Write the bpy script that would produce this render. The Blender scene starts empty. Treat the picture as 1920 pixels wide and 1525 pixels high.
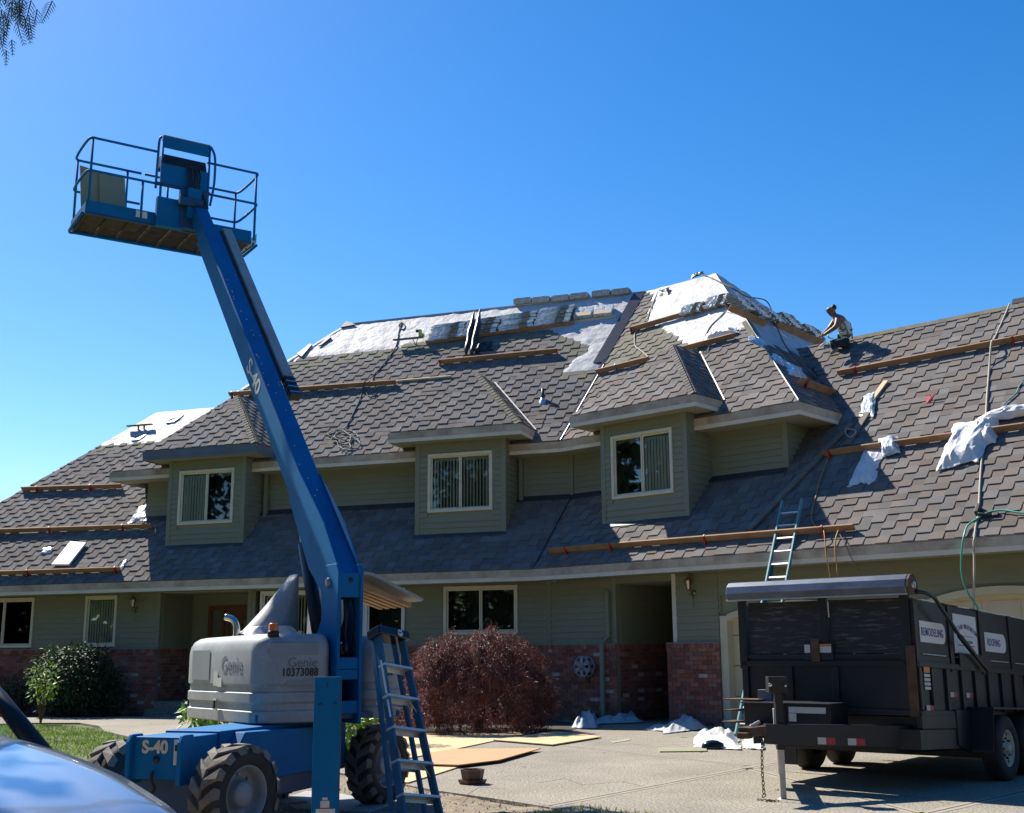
import bpy, math, random
from math import sin, cos, tan, radians, pi, atan, sqrt
from mathutils import Vector, Matrix, noise
rnd = random.Random(7)
SC = bpy.context.scene
V3 = Vector
Z = V3((0, 0, 1))
COL = SC.collection

# ------------------------------------------------------------------ camera
FPX = 2200.0
PITCH, ROLL = atan(462.5 / 2200), radians(0.4)
EYE = V3((0, 0, 1.5))
FWD = V3((0, cos(PITCH), sin(PITCH)))
_r = V3((1, 0, 0)); _u = V3((0, -sin(PITCH), cos(PITCH)))
CR = _r * cos(ROLL) - _u * sin(ROLL)
CU = _u * cos(ROLL) + _r * sin(ROLL)
cam = bpy.data.cameras.new('camera'); camo = bpy.data.objects.new('camera', cam); COL.objects.link(camo)
m3 = Matrix((CR, CU, -FWD)).transposed()
camo.matrix_world = Matrix.Translation(EYE) @ m3.to_4x4()
cam.sensor_fit = 'HORIZONTAL'; cam.sensor_width = 36; cam.lens = 36 * FPX / 1920
cam.clip_start = .05; cam.clip_end = 3000
SC.camera = camo

# ------------------------------------------------------------------ house frames (1 = main wing, 2 = garage wing)
T1, T2 = 19.5, 43.0
def _d(t): t = radians(t); return V3((cos(t), -sin(t), 0))
def _n(t): t = radians(t); return V3((-sin(t), -cos(t), 0))
FR = {1: (_d(T1), _n(T1)), 2: (_d(T2), _n(T2))}
HC = V3((.854, 27.772, 0))

# ------------------------------------------------------------------ world, sun, exposure
SUN = (-FR[2][0] * cos(radians(5)) - FR[2][1] * sin(radians(5))) * cos(radians(45.5)) + Z * sin(radians(45.5))
SUN.normalize()
world = bpy.data.worlds.new('World'); SC.world = world; world.use_nodes = True
nt = world.node_tree; nt.nodes.clear()
sky = nt.nodes.new('ShaderNodeTexSky'); sky.sky_type = 'NISHITA'; sky.sun_disc = False
sky.sun_elevation = radians(45.5); sky.sun_rotation = math.atan2(SUN.x, SUN.y)
sky.air_density = 1.0; sky.dust_density = .3; sky.ozone_density = 3.0; sky.altitude = 100
bg = nt.nodes.new('ShaderNodeBackground'); bg.inputs[1].default_value = .092
wo = nt.nodes.new('ShaderNodeOutputWorld')
hs = nt.nodes.new('ShaderNodeHueSaturation'); hs.inputs['Saturation'].default_value = 1.40; hs.inputs['Hue'].default_value = .504
nt.links.new(sky.outputs[0], hs.inputs['Color']); nt.links.new(hs.outputs[0], bg.inputs[0]); nt.links.new(bg.outputs[0], wo.inputs[0])
sl = bpy.data.lights.new('sun', 'SUN'); sl.energy = 5.0; sl.angle = radians(.5); sl.color = (1, .93, .82)
so = bpy.data.objects.new('sun', sl); COL.objects.link(so)
so.rotation_euler = SUN.to_track_quat('Z', 'Y').to_euler()
SC.view_settings.view_transform = 'Standard'; SC.view_settings.look = 'None'
SC.view_settings.exposure = .86; SC.view_settings.gamma = 1; SC.view_settings.use_curve_mapping = False

# ------------------------------------------------------------------ sight-line helpers: find where a point seen in the photo stands on a known plane
def ray(x, y): return FWD + CR * ((x - 960) / FPX) + CU * ((762.5 - y) / FPX)
def onplane(x, y, p0, n):
    r = ray(x, y); return EYE + r * ((p0 - EYE).dot(n) / r.dot(n))
def HP(f, u, v, z): return HC + FR[f][0] * u + FR[f][1] * v + Z * z
def uv(f, p): q = p - HC; return q.dot(FR[f][0]), q.dot(FR[f][1]), q.z
LE, UE = 3.40, 6.58            # lower / upper eave heights (roof surface)
def onR(f, x, y, h=0): n = (FR[f][1] + Z).normalized(); return onplane(x, y, HP(f, 0, .7, LE) + n * h, n)
def onU(f, x, y, h=0): n = (FR[f][1] + Z).normalized(); return onplane(x, y, HP(f, 0, -.6, UE) + n * h, n)
def ground(x, y, z=0): return onplane(x, y, Z * z, Z)
def onwall(f, v, x, y): return onplane(x, y, HP(f, 0, v, 0), FR[f][1])
def atdist(x, y, Y): r = ray(x, y); return EYE + r * (Y / r.y)

# ------------------------------------------------------------------ materials
def mat(name, col, rough=.7, metal=0, var=.0, scale=3, bump=0, bscale=40, col2=None, spec=.5, coat=0, island=0, stretch=None, fine=0, fscale=160, trans=0, alpha=1, ramp=(.32, .7), sat=(.6, 1.35)):
    m = bpy.data.materials.new(name); m.use_nodes = True
    N = m.node_tree.nodes; L = m.node_tree.links; b = N['Principled BSDF']
    b.inputs['Roughness'].default_value = rough; b.inputs['Metallic'].default_value = metal
    b.inputs['Specular IOR Level'].default_value = spec
    if coat: b.inputs['Coat Weight'].default_value = coat; b.inputs['Coat Roughness'].default_value = .05
    b.inputs['Alpha'].default_value = alpha
    if trans: b.inputs['Transmission Weight'].default_value = trans
    tc = N.new('ShaderNodeTexCoord'); mp = N.new('ShaderNodeMapping'); L.new(tc.outputs['Object'], mp.inputs[0])
    if stretch: mp.inputs['Scale'].default_value = stretch
    c4 = lambda c: (c[0], c[1], c[2], 1)
    out = None
    if var or col2:
        nz = N.new('ShaderNodeTexNoise'); nz.inputs['Scale'].default_value = scale; nz.inputs['Detail'].default_value = 8; nz.inputs['Roughness'].default_value = .65
        L.new(mp.outputs[0], nz.inputs[0])
        rp = N.new('ShaderNodeValToRGB'); rp.color_ramp.elements[0].position, rp.color_ramp.elements[1].position = ramp
        a = col2 if col2 else tuple(max(0, k * (1 - var)) for k in col)
        c = col if col2 else tuple(min(1, k * (1 + var)) for k in col)
        rp.color_ramp.elements[0].color = c4(a); rp.color_ramp.elements[1].color = c4(c)
        L.new(nz.outputs[0], rp.inputs[0]); out = rp.outputs[0]
    else:
        rg = N.new('ShaderNodeRGB'); rg.outputs[0].default_value = c4(col); out = rg.outputs[0]
    if fine:
        n3 = N.new('ShaderNodeTexNoise'); n3.inputs['Scale'].default_value = fscale; n3.inputs['Detail'].default_value = 3
        L.new(mp.outputs[0], n3.inputs[0]); mr = N.new('ShaderNodeMapRange'); mr.inputs[1].default_value = .3; mr.inputs[2].default_value = .7
        mr.inputs[3].default_value = 1 - fine; mr.inputs[4].default_value = 1 + fine
        L.new(n3.outputs[0], mr.inputs[0]); vm = N.new('ShaderNodeVectorMath'); vm.operation = 'SCALE'
        L.new(out, vm.inputs[0]); L.new(mr.outputs[0], vm.inputs['Scale']); out = vm.outputs[0]
    if island:
        g = N.new('ShaderNodeNewGeometry'); oi = N.new('ShaderNodeObjectInfo'); ad = N.new('ShaderNodeMath'); ad.operation = 'ADD'
        fr = N.new('ShaderNodeMath'); fr.operation = 'FRACT'
        L.new(g.outputs['Random Per Island'], ad.inputs[0]); L.new(oi.outputs['Random'], ad.inputs[1]); L.new(ad.outputs[0], fr.inputs[0])
        hs = N.new('ShaderNodeHueSaturation'); mr = N.new('ShaderNodeMapRange'); mr.inputs[3].default_value = 1 - island; mr.inputs[4].default_value = 1 + island
        L.new(fr.outputs[0], mr.inputs[0]); L.new(mr.outputs[0], hs.inputs['Value'])
        m7 = N.new('ShaderNodeMath'); m7.operation = 'MULTIPLY'; m7.inputs[1].default_value = 7.3; f7 = N.new('ShaderNodeMath'); f7.operation = 'FRACT'
        L.new(fr.outputs[0], m7.inputs[0]); L.new(m7.outputs[0], f7.inputs[0])
        m2 = N.new('ShaderNodeMapRange'); m2.inputs[3].default_value, m2.inputs[4].default_value = sat; L.new(f7.outputs[0], m2.inputs[0]); L.new(m2.outputs[0], hs.inputs['Saturation'])
        L.new(out, hs.inputs['Color']); out = hs.outputs[0]
    L.new(out, b.inputs['Base Color'])
    if bump:
        n2 = N.new('ShaderNodeTexNoise'); n2.inputs['Scale'].default_value = bscale; n2.inputs['Detail'].default_value = 6
        L.new(mp.outputs[0], n2.inputs[0]); bp = N.new('ShaderNodeBump'); bp.inputs['Strength'].default_value = bump; bp.inputs['Distance'].default_value = .02
        L.new(n2.outputs[0], bp.inputs['Height']); L.new(bp.outputs[0], b.inputs['Normal'])
    return m
M = {}
def dm(k, *a, **kw): M[k] = mat(k, *a, **kw)
dm('shingle', (.176, .158, .146), .92, var=.12, scale=.8, bump=.35, bscale=120, island=.19, fine=.2, spec=.15, sat=(.3, 1.6))
dm('shingle_olive', (.18, .17, .13), .92, var=.12, scale=3, bump=.3, bscale=120, island=.12, fine=.14, spec=.2)
dm('felt', (.47, .47, .475), .65, scale=1.8, bump=1.0, bscale=7, fine=.10, fscale=22, col2=(.33, .335, .345), ramp=(.3, .55))
dm('valley_metal', (.035, .035, .045), .35, metal=.3, var=.2)
dm('bright_metal', (.72, .72, .74), .3, metal=.7, var=.12, scale=8)
dm('flashing', (.05, .06, .075), .5, metal=.2, var=.3)
dm('siding', (.225, .232, .150), .62, var=.05, scale=2, bump=.05, bscale=30, stretch=(1, 1, 6))
dm('trim_green', (.21, .222, .15), .6, var=.06)
dm('fascia', (.52, .44, .33), .75, var=.1, scale=1.7, bump=.2, bscale=20, col2=(.27, .19, .135), ramp=(.3, .6))
dm('fascia_low', (.66, .61, .50), .65, var=.1, scale=2)
dm('primed', (.12, .15, .18), .5, var=.12, scale=2)
dm('raw_wood', (.62, .50, .32), .8, var=.12, scale=2)
dm('soffit', (.33, .32, .23), .7, var=.06)
dm('window_frame', (.66, .62, .46), .5, var=.07, scale=4)
dm('blind', (.80, .80, .70), .6, var=.06)
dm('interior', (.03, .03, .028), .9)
dm('brick', (.25, .082, .052), .88, var=.22, scale=5, bump=.3, bscale=60, island=.36, fine=.15, sat=(.75, 1.05))
dm('brick_pale', (.45, .36, .32), .9, var=.2, scale=8, bump=.3, bscale=60)
dm('mortar', (.22, .18, .15), .95, var=.15, scale=10, bump=.3, bscale=80)
dm('door_wood', (.17, .055, .022), .4, var=.25, scale=4, stretch=(6, 6, .6))
dm('door_cream', (.60, .54, .38), .5, var=.05)
dm('brass', (.30, .24, .12), .3, metal=.8, var=.2)
dm('lamp_glass', (.55, .6, .5), .1, var=.1)
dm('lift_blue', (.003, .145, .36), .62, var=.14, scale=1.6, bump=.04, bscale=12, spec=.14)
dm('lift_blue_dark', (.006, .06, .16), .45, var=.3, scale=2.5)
dm('cover_grey', (.36, .37, .37), .55, col2=(.26, .265, .26), ramp=(.3, .6), scale=2.6, fine=.08, fscale=30, bump=.05, bscale=6)
dm('cover_patch', (.27, .285, .30), .5, var=.10, scale=2)
dm('decal_grey', (.15, .17, .19), .5)
dm('black', (.012, .012, .014), .5, var=.3)
dm('black_gloss', (.006, .008, .012), .22)
dm('rubber', (.035, .033, .031), .85, var=.35, scale=6, bump=.3, bscale=30)
dm('rubber_dusty', (.17, .155, .135), .9, var=.35, scale=7, bump=.2, bscale=30)
dm('rim_grey', (.26, .28, .31), .5, metal=.2, var=.2, scale=5)
dm('rim_white', (.50, .47, .36), .5, var=.3, scale=9)
dm('chrome', (.65, .65, .65), .22, metal=1)
dm('amber', (.85, .18, .01), .25, coat=.4)
dm('sticker', (.62, .62, .58), .5, var=.12, scale=20)
dm('sticker_orange', (.72, .26, .05), .5)
dm('ink', (.02, .02, .03), .5)
dm('ink_blue', (.02, .03, .20), .5)
dm('ink_red', (.45, .03, .03), .5)
dm('decal_cream', (.58, .56, .45), .5)
dm('rust_grate', (.045, .033, .025), .8, var=.5, scale=9)
dm('sage_panel', (.30, .30, .19), .6, var=.06)
dm('hoodfoam', (.42, .27, .15), .9, var=.25, scale=3, stretch=(1, 1, 8))
dm('trailer_black', (.013, .015, .019), .45, var=.3, scale=2.5, bump=.12, bscale=9, col2=(.04, .028, .02), ramp=(.28, .45))
dm('ply_black', (.014, .015, .018), .6, bump=.35, bscale=14, stretch=(2, 2, 22), col2=(.095, .095, .10), scale=1.7, ramp=(.37, .46))
dm('trailer_rust', (.10, .055, .03), .8, var=.4, scale=5)
dm('tarp_steel', (.16, .18, .21), .33, metal=.65, var=.3, scale=2.5, stretch=(1, 1, 3))
dm('sign_white', (.72, .72, .70), .4, var=.05)
dm('refl_white', (.5, .5, .48), .35); dm('refl_red', (.42, .02, .03), .35)
dm('galv', (.50, .49, .45), .45, metal=.6, var=.2, scale=8)
dm('chain', (.10, .045, .025), .8, metal=.4, var=.4, scale=30)
dm('fiberglass_teal', (.10, .30, .32), .5, var=.12)
dm('fiberglass_blue', (.015, .10, .20), .5, var=.2, scale=4)
dm('alu', (.62, .62, .60), .42, metal=.7, var=.15, scale=12)
dm('plank', (.33, .19, .10), .8, var=.25, scale=3, stretch=(1, 1, 1), fine=.12)
dm('plank_light', (.66, .52, .32), .8, var=.15, scale=3)
dm('plank_grey', (.19, .165, .135), .85, var=.25, scale=4)
dm('red_bracket', (.38, .015, .02), .5, var=.2)
dm('steel_bracket', (.25, .27, .28), .5, metal=.5)
dm('plastic_wrap', (.66, .71, .72), .3, scale=9, bump=.6, bscale=12, coat=.3, island=.2, sat=(.8, 1.2), col2=(.27, .31, .33), ramp=(.38, .6))  # pale noise streaks put white glints of the film into its colour
dm('bundle_core', (.20, .19, .14), .85, var=.2, scale=8)
dm('bundle_taupe', (.22, .205, .165), .85, var=.15, scale=6, island=.25)
dm('bundle_ridge', (.36, .36, .33), .8, var=.15, scale=6, island=.12)
dm('bag_white', (.70, .70, .69), .38, var=.10, scale=5, bump=.9, bscale=7)
dm('tarp_cloth', (.50, .53, .56), .65, var=.12, scale=4, bump=.8, bscale=6)
dm('plywood', (.60, .45, .25), .8, var=.2, scale=1.6, stretch=(1, 3.5, 1), fine=.1, fscale=14, col2=(.42, .30, .16), ramp=(.3, .5))
dm('plywood_orange', (.56, .32, .16), .8, scale=1.8, stretch=(1, 3, 1), col2=(.44, .25, .13))
dm('clay_pot', (.115, .055, .04), .6, var=.2)
dm('rope', (.46, .42, .33), .9, var=.35, scale=60)
dm('rope_dark', (.13, .11, .10), .9, var=.3, scale=50)
dm('hose_green', (.05, .36, .26), .4); dm('hose_teal', (.12, .30, .30), .5); dm('cord_orange', (.42, .24, .08), .6, var=.2)
dm('skin', (.21, .105, .062), .5, var=.1); dm('hair', (.012, .010, .010), .7)
dm('shirt', (.62, .60, .60), .85, var=.06); dm('trousers', (.02, .027, .045), .9, var=.25); dm('harness', (.04, .22, .10), .7); dm('harness_hi', (.45, .62, .10), .7)
dm('shoe', (.20, .18, .14), .8)
dm('concrete', (.25, .225, .18), .93, var=.22, scale=.55, bump=.6, bscale=45, fine=.7, fscale=38)
dm('seam', (.30, .27, .215), .95, var=.15, scale=4)
dm('seam_dark', (.06, .05, .04), .95)
dm('dirt', (.23, .185, .13), .98, var=.35, scale=2.4, bump=.8, bscale=22, fine=.3)
dm('soil', (.05, .04, .03), .98, var=.3, scale=4, bump=.6, bscale=20)
dm('gravel', (.33, .29, .23), .95, island=.4)
dm('lawn_base', (.09, .12, .03), .98, var=.4, scale=3)
dm('grass', (.20, .30, .05), .7, var=.35, scale=1.5, island=.35)
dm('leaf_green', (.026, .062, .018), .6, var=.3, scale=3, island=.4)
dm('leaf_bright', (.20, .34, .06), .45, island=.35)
dm('leaf_red', (.235, .085, .072), .55, scale=2.6, island=.5, col2=(.07, .028, .028))
dm('needle', (.035, .06, .02), .6, island=.3)
dm('bark', (.10, .065, .045), .95, var=.3, scale=8, bump=.6, bscale=20)
dm('car_paint', (.36, .42, .50), .27, metal=.85, coat=.7, var=.02)
dm('car_black', (.01, .01, .012), .35)
dm('wood_far', (.04, .065, .025), .9, var=.4, scale=.6)
# leaves let some light through
for k in ('leaf_bright', 'leaf_red', 'grass', 'leaf_green'):
    m = M[k]; N = m.node_tree.nodes; L = m.node_tree.links; b = N['Principled BSDF']
    t = N.new('ShaderNodeBsdfTranslucent'); mx = N.new('ShaderNodeMixShader'); mx.inputs[0].default_value = .3
    L.new(b.inputs['Base Color'].links[0].from_socket, t.inputs[0]); L.new(b.outputs[0], mx.inputs[1]); L.new(t.outputs[0], mx.inputs[2]); L.new(mx.outputs[0], N['Material Output'].inputs[0])
# window glass: clear pane with reflections
def glassmat(name, refl=1.0, tint=(.93, .96, .94)):
    m = bpy.data.materials.new(name); m.use_nodes = True; N = m.node_tree.nodes; L = m.node_tree.links
    N.remove(N['Principled BSDF']); tr = N.new('ShaderNodeBsdfTransparent'); tr.inputs[0].default_value = (*tint, 1)
    gl = N.new('ShaderNodeBsdfGlossy'); gl.inputs['Roughness'].default_value = .02; fr = N.new('ShaderNodeFresnel'); fr.inputs[0].default_value = 1.55
    mu = N.new('ShaderNodeMath'); mu.operation = 'MULTIPLY'; mu.inputs[1].default_value = 1.35 * refl; mu.use_clamp = True
    mx = N.new('ShaderNodeMixShader'); L.new(fr.outputs[0], mu.inputs[0]); L.new(mu.outputs[0], mx.inputs[0]); L.new(tr.outputs[0], mx.inputs[1]); L.new(gl.outputs[0], mx.inputs[2])
    L.new(mx.outputs[0], N['Material Output'].inputs[0]); return m
M['glass'] = glassmat('glass')
M['clear_film'] = glassmat('clear_film', 3.0, (.75, .78, .78))

# ------------------------------------------------------------------ mesh building
class MB:
    def __init__(s): s.v = []; s.f = []; s.mi = []; s.mats = []; s.sm = []
    def slot(s, m):
        if m not in s.mats: s.mats.append(m)
        return s.mats.index(m)
    def add(s, vs, fs, m='black', smooth=False):
        k = len(s.v); i = s.slot(m); s.v += [V3(p) for p in vs]
        for f in fs: s.f.append([k + a for a in f]); s.mi.append(i); s.sm.append(smooth)
    def box(s, o, x, y, z, m='black'):      # corner o and three edge vectors
        o, x, y, z = V3(o), V3(x), V3(y), V3(z)
        vs = [o, o + x, o + x + y, o + y, o + z, o + x + z, o + x + y + z, o + y + z]
        fs = [(0, 3, 2, 1), (4, 5, 6, 7), (0, 1, 5, 4), (1, 2, 6, 5), (2, 3, 7, 6), (3, 0, 4, 7)]
        if x.cross(y).dot(z) < 0: fs = [f[::-1] for f in fs]
        s.add(vs, fs, m)
    def cbox(s, c, x, y, z, m='black'): c, x, y, z = V3(c), V3(x), V3(y), V3(z); s.box(c - (x + y + z) / 2, x, y, z, m)
    def prism(s, pts, ext, m='black'):      # polygon + extrusion vector
        pts = [V3(p) for p in pts]; ext = V3(ext); n = len(pts)
        nn = V3((0, 0, 0))
        for i in range(n): nn += (pts[i] - pts[0]).cross(pts[(i + 1) % n] - pts[0])
        if nn.dot(ext) > 0: pts = pts[::-1]
        vs = pts + [p + ext for p in pts]
        fs = [list(range(n)), [n + i for i in reversed(range(n))]] + [(i, n + i, n + (i + 1) % n, (i + 1) % n) for i in range(n)]
        s.add(vs, fs, m)
    def tube(s, pts, r, m='black', n=8, cap=True):
        pts = [V3(p) for p in pts]; R = r if isinstance(r, (list, tuple)) else [r] * len(pts)
        vs = []; t0 = (pts[1] - pts[0]).normalized(); a = t0.orthogonal().normalized()
        for i, p in enumerate(pts):
            t = (pts[min(i + 1, len(pts) - 1)] - pts[max(i - 1, 0)]); t = t.normalized() if t.length > 1e-9 else t0
            a = (a - t * a.dot(t)); a = a.normalized() if a.length > 1e-6 else t.orthogonal().normalized(); b = t.cross(a)
            vs += [p + (a * cos(2 * pi * k / n) + b * sin(2 * pi * k / n)) * R[i] for k in range(n)]
        fs = [(i * n + k, i * n + (k + 1) % n, (i + 1) * n + (k + 1) % n, (i + 1) * n + k) for i in range(len(pts) - 1) for k in range(n)]
        if cap: fs += [list(range(n))[::-1], [(len(pts) - 1) * n + k for k in range(n)]]
        s.add(vs, fs, m, True)
    def lathe(s, c, ax, prof, m='black', n=24, smooth=True, caps=False):   # prof: (radius, along axis)
        c, ax = V3(c), V3(ax).normalized(); a = ax.orthogonal().normalized(); b = ax.cross(a); k = len(prof)
        vs = [c + ax * h + (a * cos(2 * pi * i / n) + b * sin(2 * pi * i / n)) * r for i in range(n) for r, h in prof]
        fs = [(i * k + j, ((i + 1) % n) * k + j, ((i + 1) % n) * k + j + 1, i * k + j + 1) for i in range(n) for j in range(k - 1)]
        if caps: fs += [[i * k for i in range(n)][::-1], [i * k + k - 1 for i in range(n)]]
        s.add(vs, fs, m, smooth)
    def quad(s, pts, m='black'): s.add(pts, [list(range(len(pts)))], m)
    def build(s, name, parent=None, bevel=0, origin=None):
        if parent is not None: o0 = wloc(parent)
        elif origin is not None: o0 = V3(origin)
        else: o0 = V3((sum(p.x for p in s.v) / len(s.v), sum(p.y for p in s.v) / len(s.v), min(p.z for p in s.v)))
        me = bpy.data.meshes.new(name); me.from_pydata([p - o0 for p in s.v], [], s.f)
        for m in s.mats: me.materials.append(M[m])
        me.polygons.foreach_set('material_index', s.mi); me.polygons.foreach_set('use_smooth', s.sm); me.update()
        o = bpy.data.objects.new(name, me); COL.objects.link(o)
        if parent is not None: o.parent = parent; WL[o.name] = o0
        else: o.location = o0; WL[o.name] = o0
        if bevel:
            b = o.modifiers.new('bevel', 'BEVEL'); b.width = bevel; b.segments = 2; b.limit_method = 'ANGLE'; b.angle_limit = radians(40)
        return o
WL = {}
def wloc(o): return WL[o.name]
def tag(o, label, cat, group=None, kind=None):
    o['label'] = label; o['category'] = cat
    if group: o['group'] = group
    if kind: o['kind'] = kind
    return o
def thing(name, loc, label, cat, group=None):
    o = bpy.data.objects.new(name, None); COL.objects.link(o); o.location = loc; WL[o.name] = V3(loc); o.empty_display_size = .1
    return tag(o, label, cat, group)
def struct(o): o['kind'] = 'structure'; return o
def place(mesh, name, M4, parent):         # share a mesh as a piece of `parent` (world matrix M4)
    o = bpy.data.objects.new(name, mesh); COL.objects.link(o)
    o.parent = parent; o.matrix_local = Matrix.Translation(-wloc(parent)) @ M4; WL[o.name] = M4.translation.copy(); return o
def textmesh(s, size, extr=.002, bold=0.0, sx=1.0, spc=1.0):
    c = bpy.data.curves.new('t', 'FONT'); c.body = s; c.size = size; c.extrude = extr; c.align_x = 'CENTER'; c.align_y = 'CENTER'; c.offset = bold; c.space_character = spc
    o = bpy.data.objects.new('t', c); COL.objects.link(o); dg = bpy.context.evaluated_depsgraph_get(); dg.update()
    me = bpy.data.meshes.new_from_object(o.evaluated_get(dg)); bpy.data.objects.remove(o)
    me.transform(Matrix.Diagonal((sx, 1, 1, 1))); return me
def text(s, c, x, n, size, m, parent, name='lettering', bold=0.0, sx=1.0, extr=.001, spc=1.0):
    x = V3(x).normalized(); n = V3(n).normalized(); y = n.cross(x).normalized(); n = x.cross(y)
    me = textmesh(s, size, extr, bold, sx, spc); me.materials.clear(); me.materials.append(M[m])
    mw = Matrix((x, y, n)).transposed().to_4x4(); mw.translation = V3(c)
    return place(me, name, mw, parent)
def clip(poly, A, B):                       # keep the part of a 2D polygon left of A->B
    out = []; n = len(poly)
    def sd(p): return (B[0] - A[0]) * (p[1] - A[1]) - (B[1] - A[1]) * (p[0] - A[0])
    for i in range(n):
        p, q = poly[i], poly[(i + 1) % n]; a, b = sd(p), sd(q)
        if a >= 0: out.append(p)
        if (a > 0 and b < 0) or (a < 0 and b > 0):
            t = a / (a - b); out.append((p[0] + (q[0] - p[0]) * t, p[1] + (q[1] - p[1]) * t))
    return out
def clipconv(poly, conv):
    n = len(conv)
    for i in range(n):
        poly = clip(poly, conv[i], conv[(i + 1) % n])
        if len(poly) < 3: return []
    return poly
def ccw(p):
    a = sum(p[i][0] * p[(i + 1) % len(p)][1] - p[(i + 1) % len(p)][0] * p[i][1] for i in range(len(p)))
    return p if a > 0 else p[::-1]
def inside(p, poly):
    c = False; n = len(poly)
    for i in range(n):
        a, b = poly[i], poly[(i + 1) % n]
        if (a[1] > p[1]) != (b[1] > p[1]) and p[0] < (b[0] - a[0]) * (p[1] - a[1]) / (b[1] - a[1]) + a[0]: c = not c
    return c
def spline(pts, n=8):
    pts = [V3(p) for p in pts]; P = [pts[0]] + pts + [pts[-1]]; out = []
    for i in range(1, len(P) - 2):
        a, b, c, d = P[i - 1:i + 3]
        for k in range(n):
            t = k / n; out.append(.5 * ((2 * b) + (c - a) * t + (2 * a - 5 * b + 4 * c - d) * t * t + (3 * b - a - 3 * c + d) * t ** 3))
    out.append(pts[-1]); return out

# ================================================================== GROUND
def sheet_poly(name, pts, z, m, parent=None, th=None):
    mb = MB()
    if th: mb.prism([V3((p[0], p[1], z)) for p in pts], (0, 0, -th), m)
    else: mb.quad([V3((p[0], p[1], z)) for p in pts], m)
    return mb.build(name, parent, origin=None if parent else (pts[0][0], pts[0][1], z))
mb = MB(); S = 900
mb.quad([(-S, -S, -.03), (S, -S, -.03), (S, S, -.03), (-S, S, -.03)], 'dirt')
struct(mb.build('ground', origin=(0, 0, -.03)))
def gp(x, y, z=0): p = ground(x, y, z); return (p.x, p.y)
# gentle lumps of dirt under the lift
mb = MB(); nx, ny = 90, 70; x0, x1, y0, y1 = -5.2, .9, 7.5, 16.5
def dirt_h(x, y):
    e = min(1, (x - x0) / .6, (x1 - x) / .6, (y - y0) / .6, (y1 - y) / .6)
    return -.028 + max(0, e) * (.012 + .028 * noise.noise(V3((x * 1.3, y * 1.3, 0))) + .014 * noise.noise(V3((x * 6, y * 6, 3))) + .008 * noise.noise(V3((x * 17, y * 17, 5))))
vs = [(x0 + (x1 - x0) * i / nx, y0 + (y1 - y0) * j / ny, 0) for j in range(ny + 1) for i in range(nx + 1)]
vs = [(x, y, dirt_h(x, y)) for x, y, _ in vs]
mb.add(vs, [(j * (nx + 1) + i, j * (nx + 1) + i + 1, (j + 1) * (nx + 1) + i + 1, (j + 1) * (nx + 1) + i) for j in range(ny) for i in range(nx)], 'dirt', True)
struct(mb.build('dirt_patch'))
# driveway: exposed-aggregate slabs with tooled seams
edge = [gp(505, 1428), gp(575, 1440), gp(700, 1462), gp(822, 1485), gp(930, 1500), gp(1030, 1516), (0.9, 10.6), (2.6, 8.5), (5.0, 6.0)]
drive = edge + [(26, 6), (26, 31), (3.4, 31), (-1.9, 29.0), gp(640, 1392)]
struct(sheet_poly('driveway', drive, .012, 'concrete', th=.12))
mb = MB()
def strip(mb, a, b, w, z, m, h=.004):
    a, b = V3((a[0], a[1], z)), V3((b[0], b[1], z)); t = (b - a).normalized(); s = V3((-t.y, t.x, 0)) * w / 2
    mb.prism([a - s, b - s, b + s, a + s], (0, 0, h), m)
for a, b in ((gp(1030, 1514), gp(1402, 1443)), (gp(1402, 1443), gp(1560, 1413)), (gp(1040, 1398), gp(1400, 1438)), (gp(1600, 1560), gp(1960, 1478)), (gp(1402, 1443), gp(1990, 1600))):
    strip(mb, a, b, .16, .012, 'seam', .003); strip(mb, a, b, .018, .015, 'seam_dark', .002)
for pts in (((1180, 1396), (1230, 1402), (1262, 1398), (1330, 1412)), ((1010, 1470), (1060, 1462), (1092, 1474), (1170, 1468), (1215, 1480)), ((1560, 1478), (1640, 1500), (1700, 1493), (1790, 1512)), ((860, 1502), (900, 1478), (948, 1482))):
    q = [gp(*p) for p in pts]
    for a, b in zip(q, q[1:]): strip(mb, a, b, .007, .0125, 'seam_dark', .001)
struct(mb.build('driveway_seam'))
# curved entry path
pp = [gp(185, 1357), gp(176, 1366), gp(196, 1376), gp(240, 1384), gp(330, 1392), gp(520, 1420), gp(640, 1400), gp(640, 1372), gp(480, 1352), gp(300, 1350)]
pp = [gp(-60, 1362), gp(60, 1358), gp(150, 1358), gp(186, 1364), gp(196, 1374), gp(240, 1384), gp(330, 1393), gp(520, 1424), gp(640, 1404), (-2.1, 27.0), (-8.0, 30.2), (-10.5, 29.9), (-13, 30.4), gp(-60, 1357)]
struct(sheet_poly('path', pp, .03, 'concrete', th=.1))
# lawn
lawn = [(-26, 29.5), gp(-60, 1360), gp(60, 1358.5), gp(150, 1359), gp(184, 1366), gp(196, 1376), gp(240, 1386), gp(330, 1395), gp(520, 1428), gp(600, 1445), (-3.7, 14.6), (-4.6, 12.5), (-6, 10.5), (-9, 8), (-26, 8)]
struct(sheet_poly('lawn', lawn, .0, 'lawn_base', th=.02))
struct(sheet_poly('garden_bed', [(-26, 29.6), (-13, 30.2), (-10.5, 29.7), (-10.4, 35), (-26, 37)], .01, 'soil', th=.05))
struct(sheet_poly('planting_bed', [(-2.9, 22.5), (-1.2, 21.9), (.6, 22.6), (1.4, 24.6), (1.2, 26.4), (.8, 27.7), (-6.5, 30.2), (-6.6, 28.9), (-3.2, 26.5)], .022, 'soil', th=.05))
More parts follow.
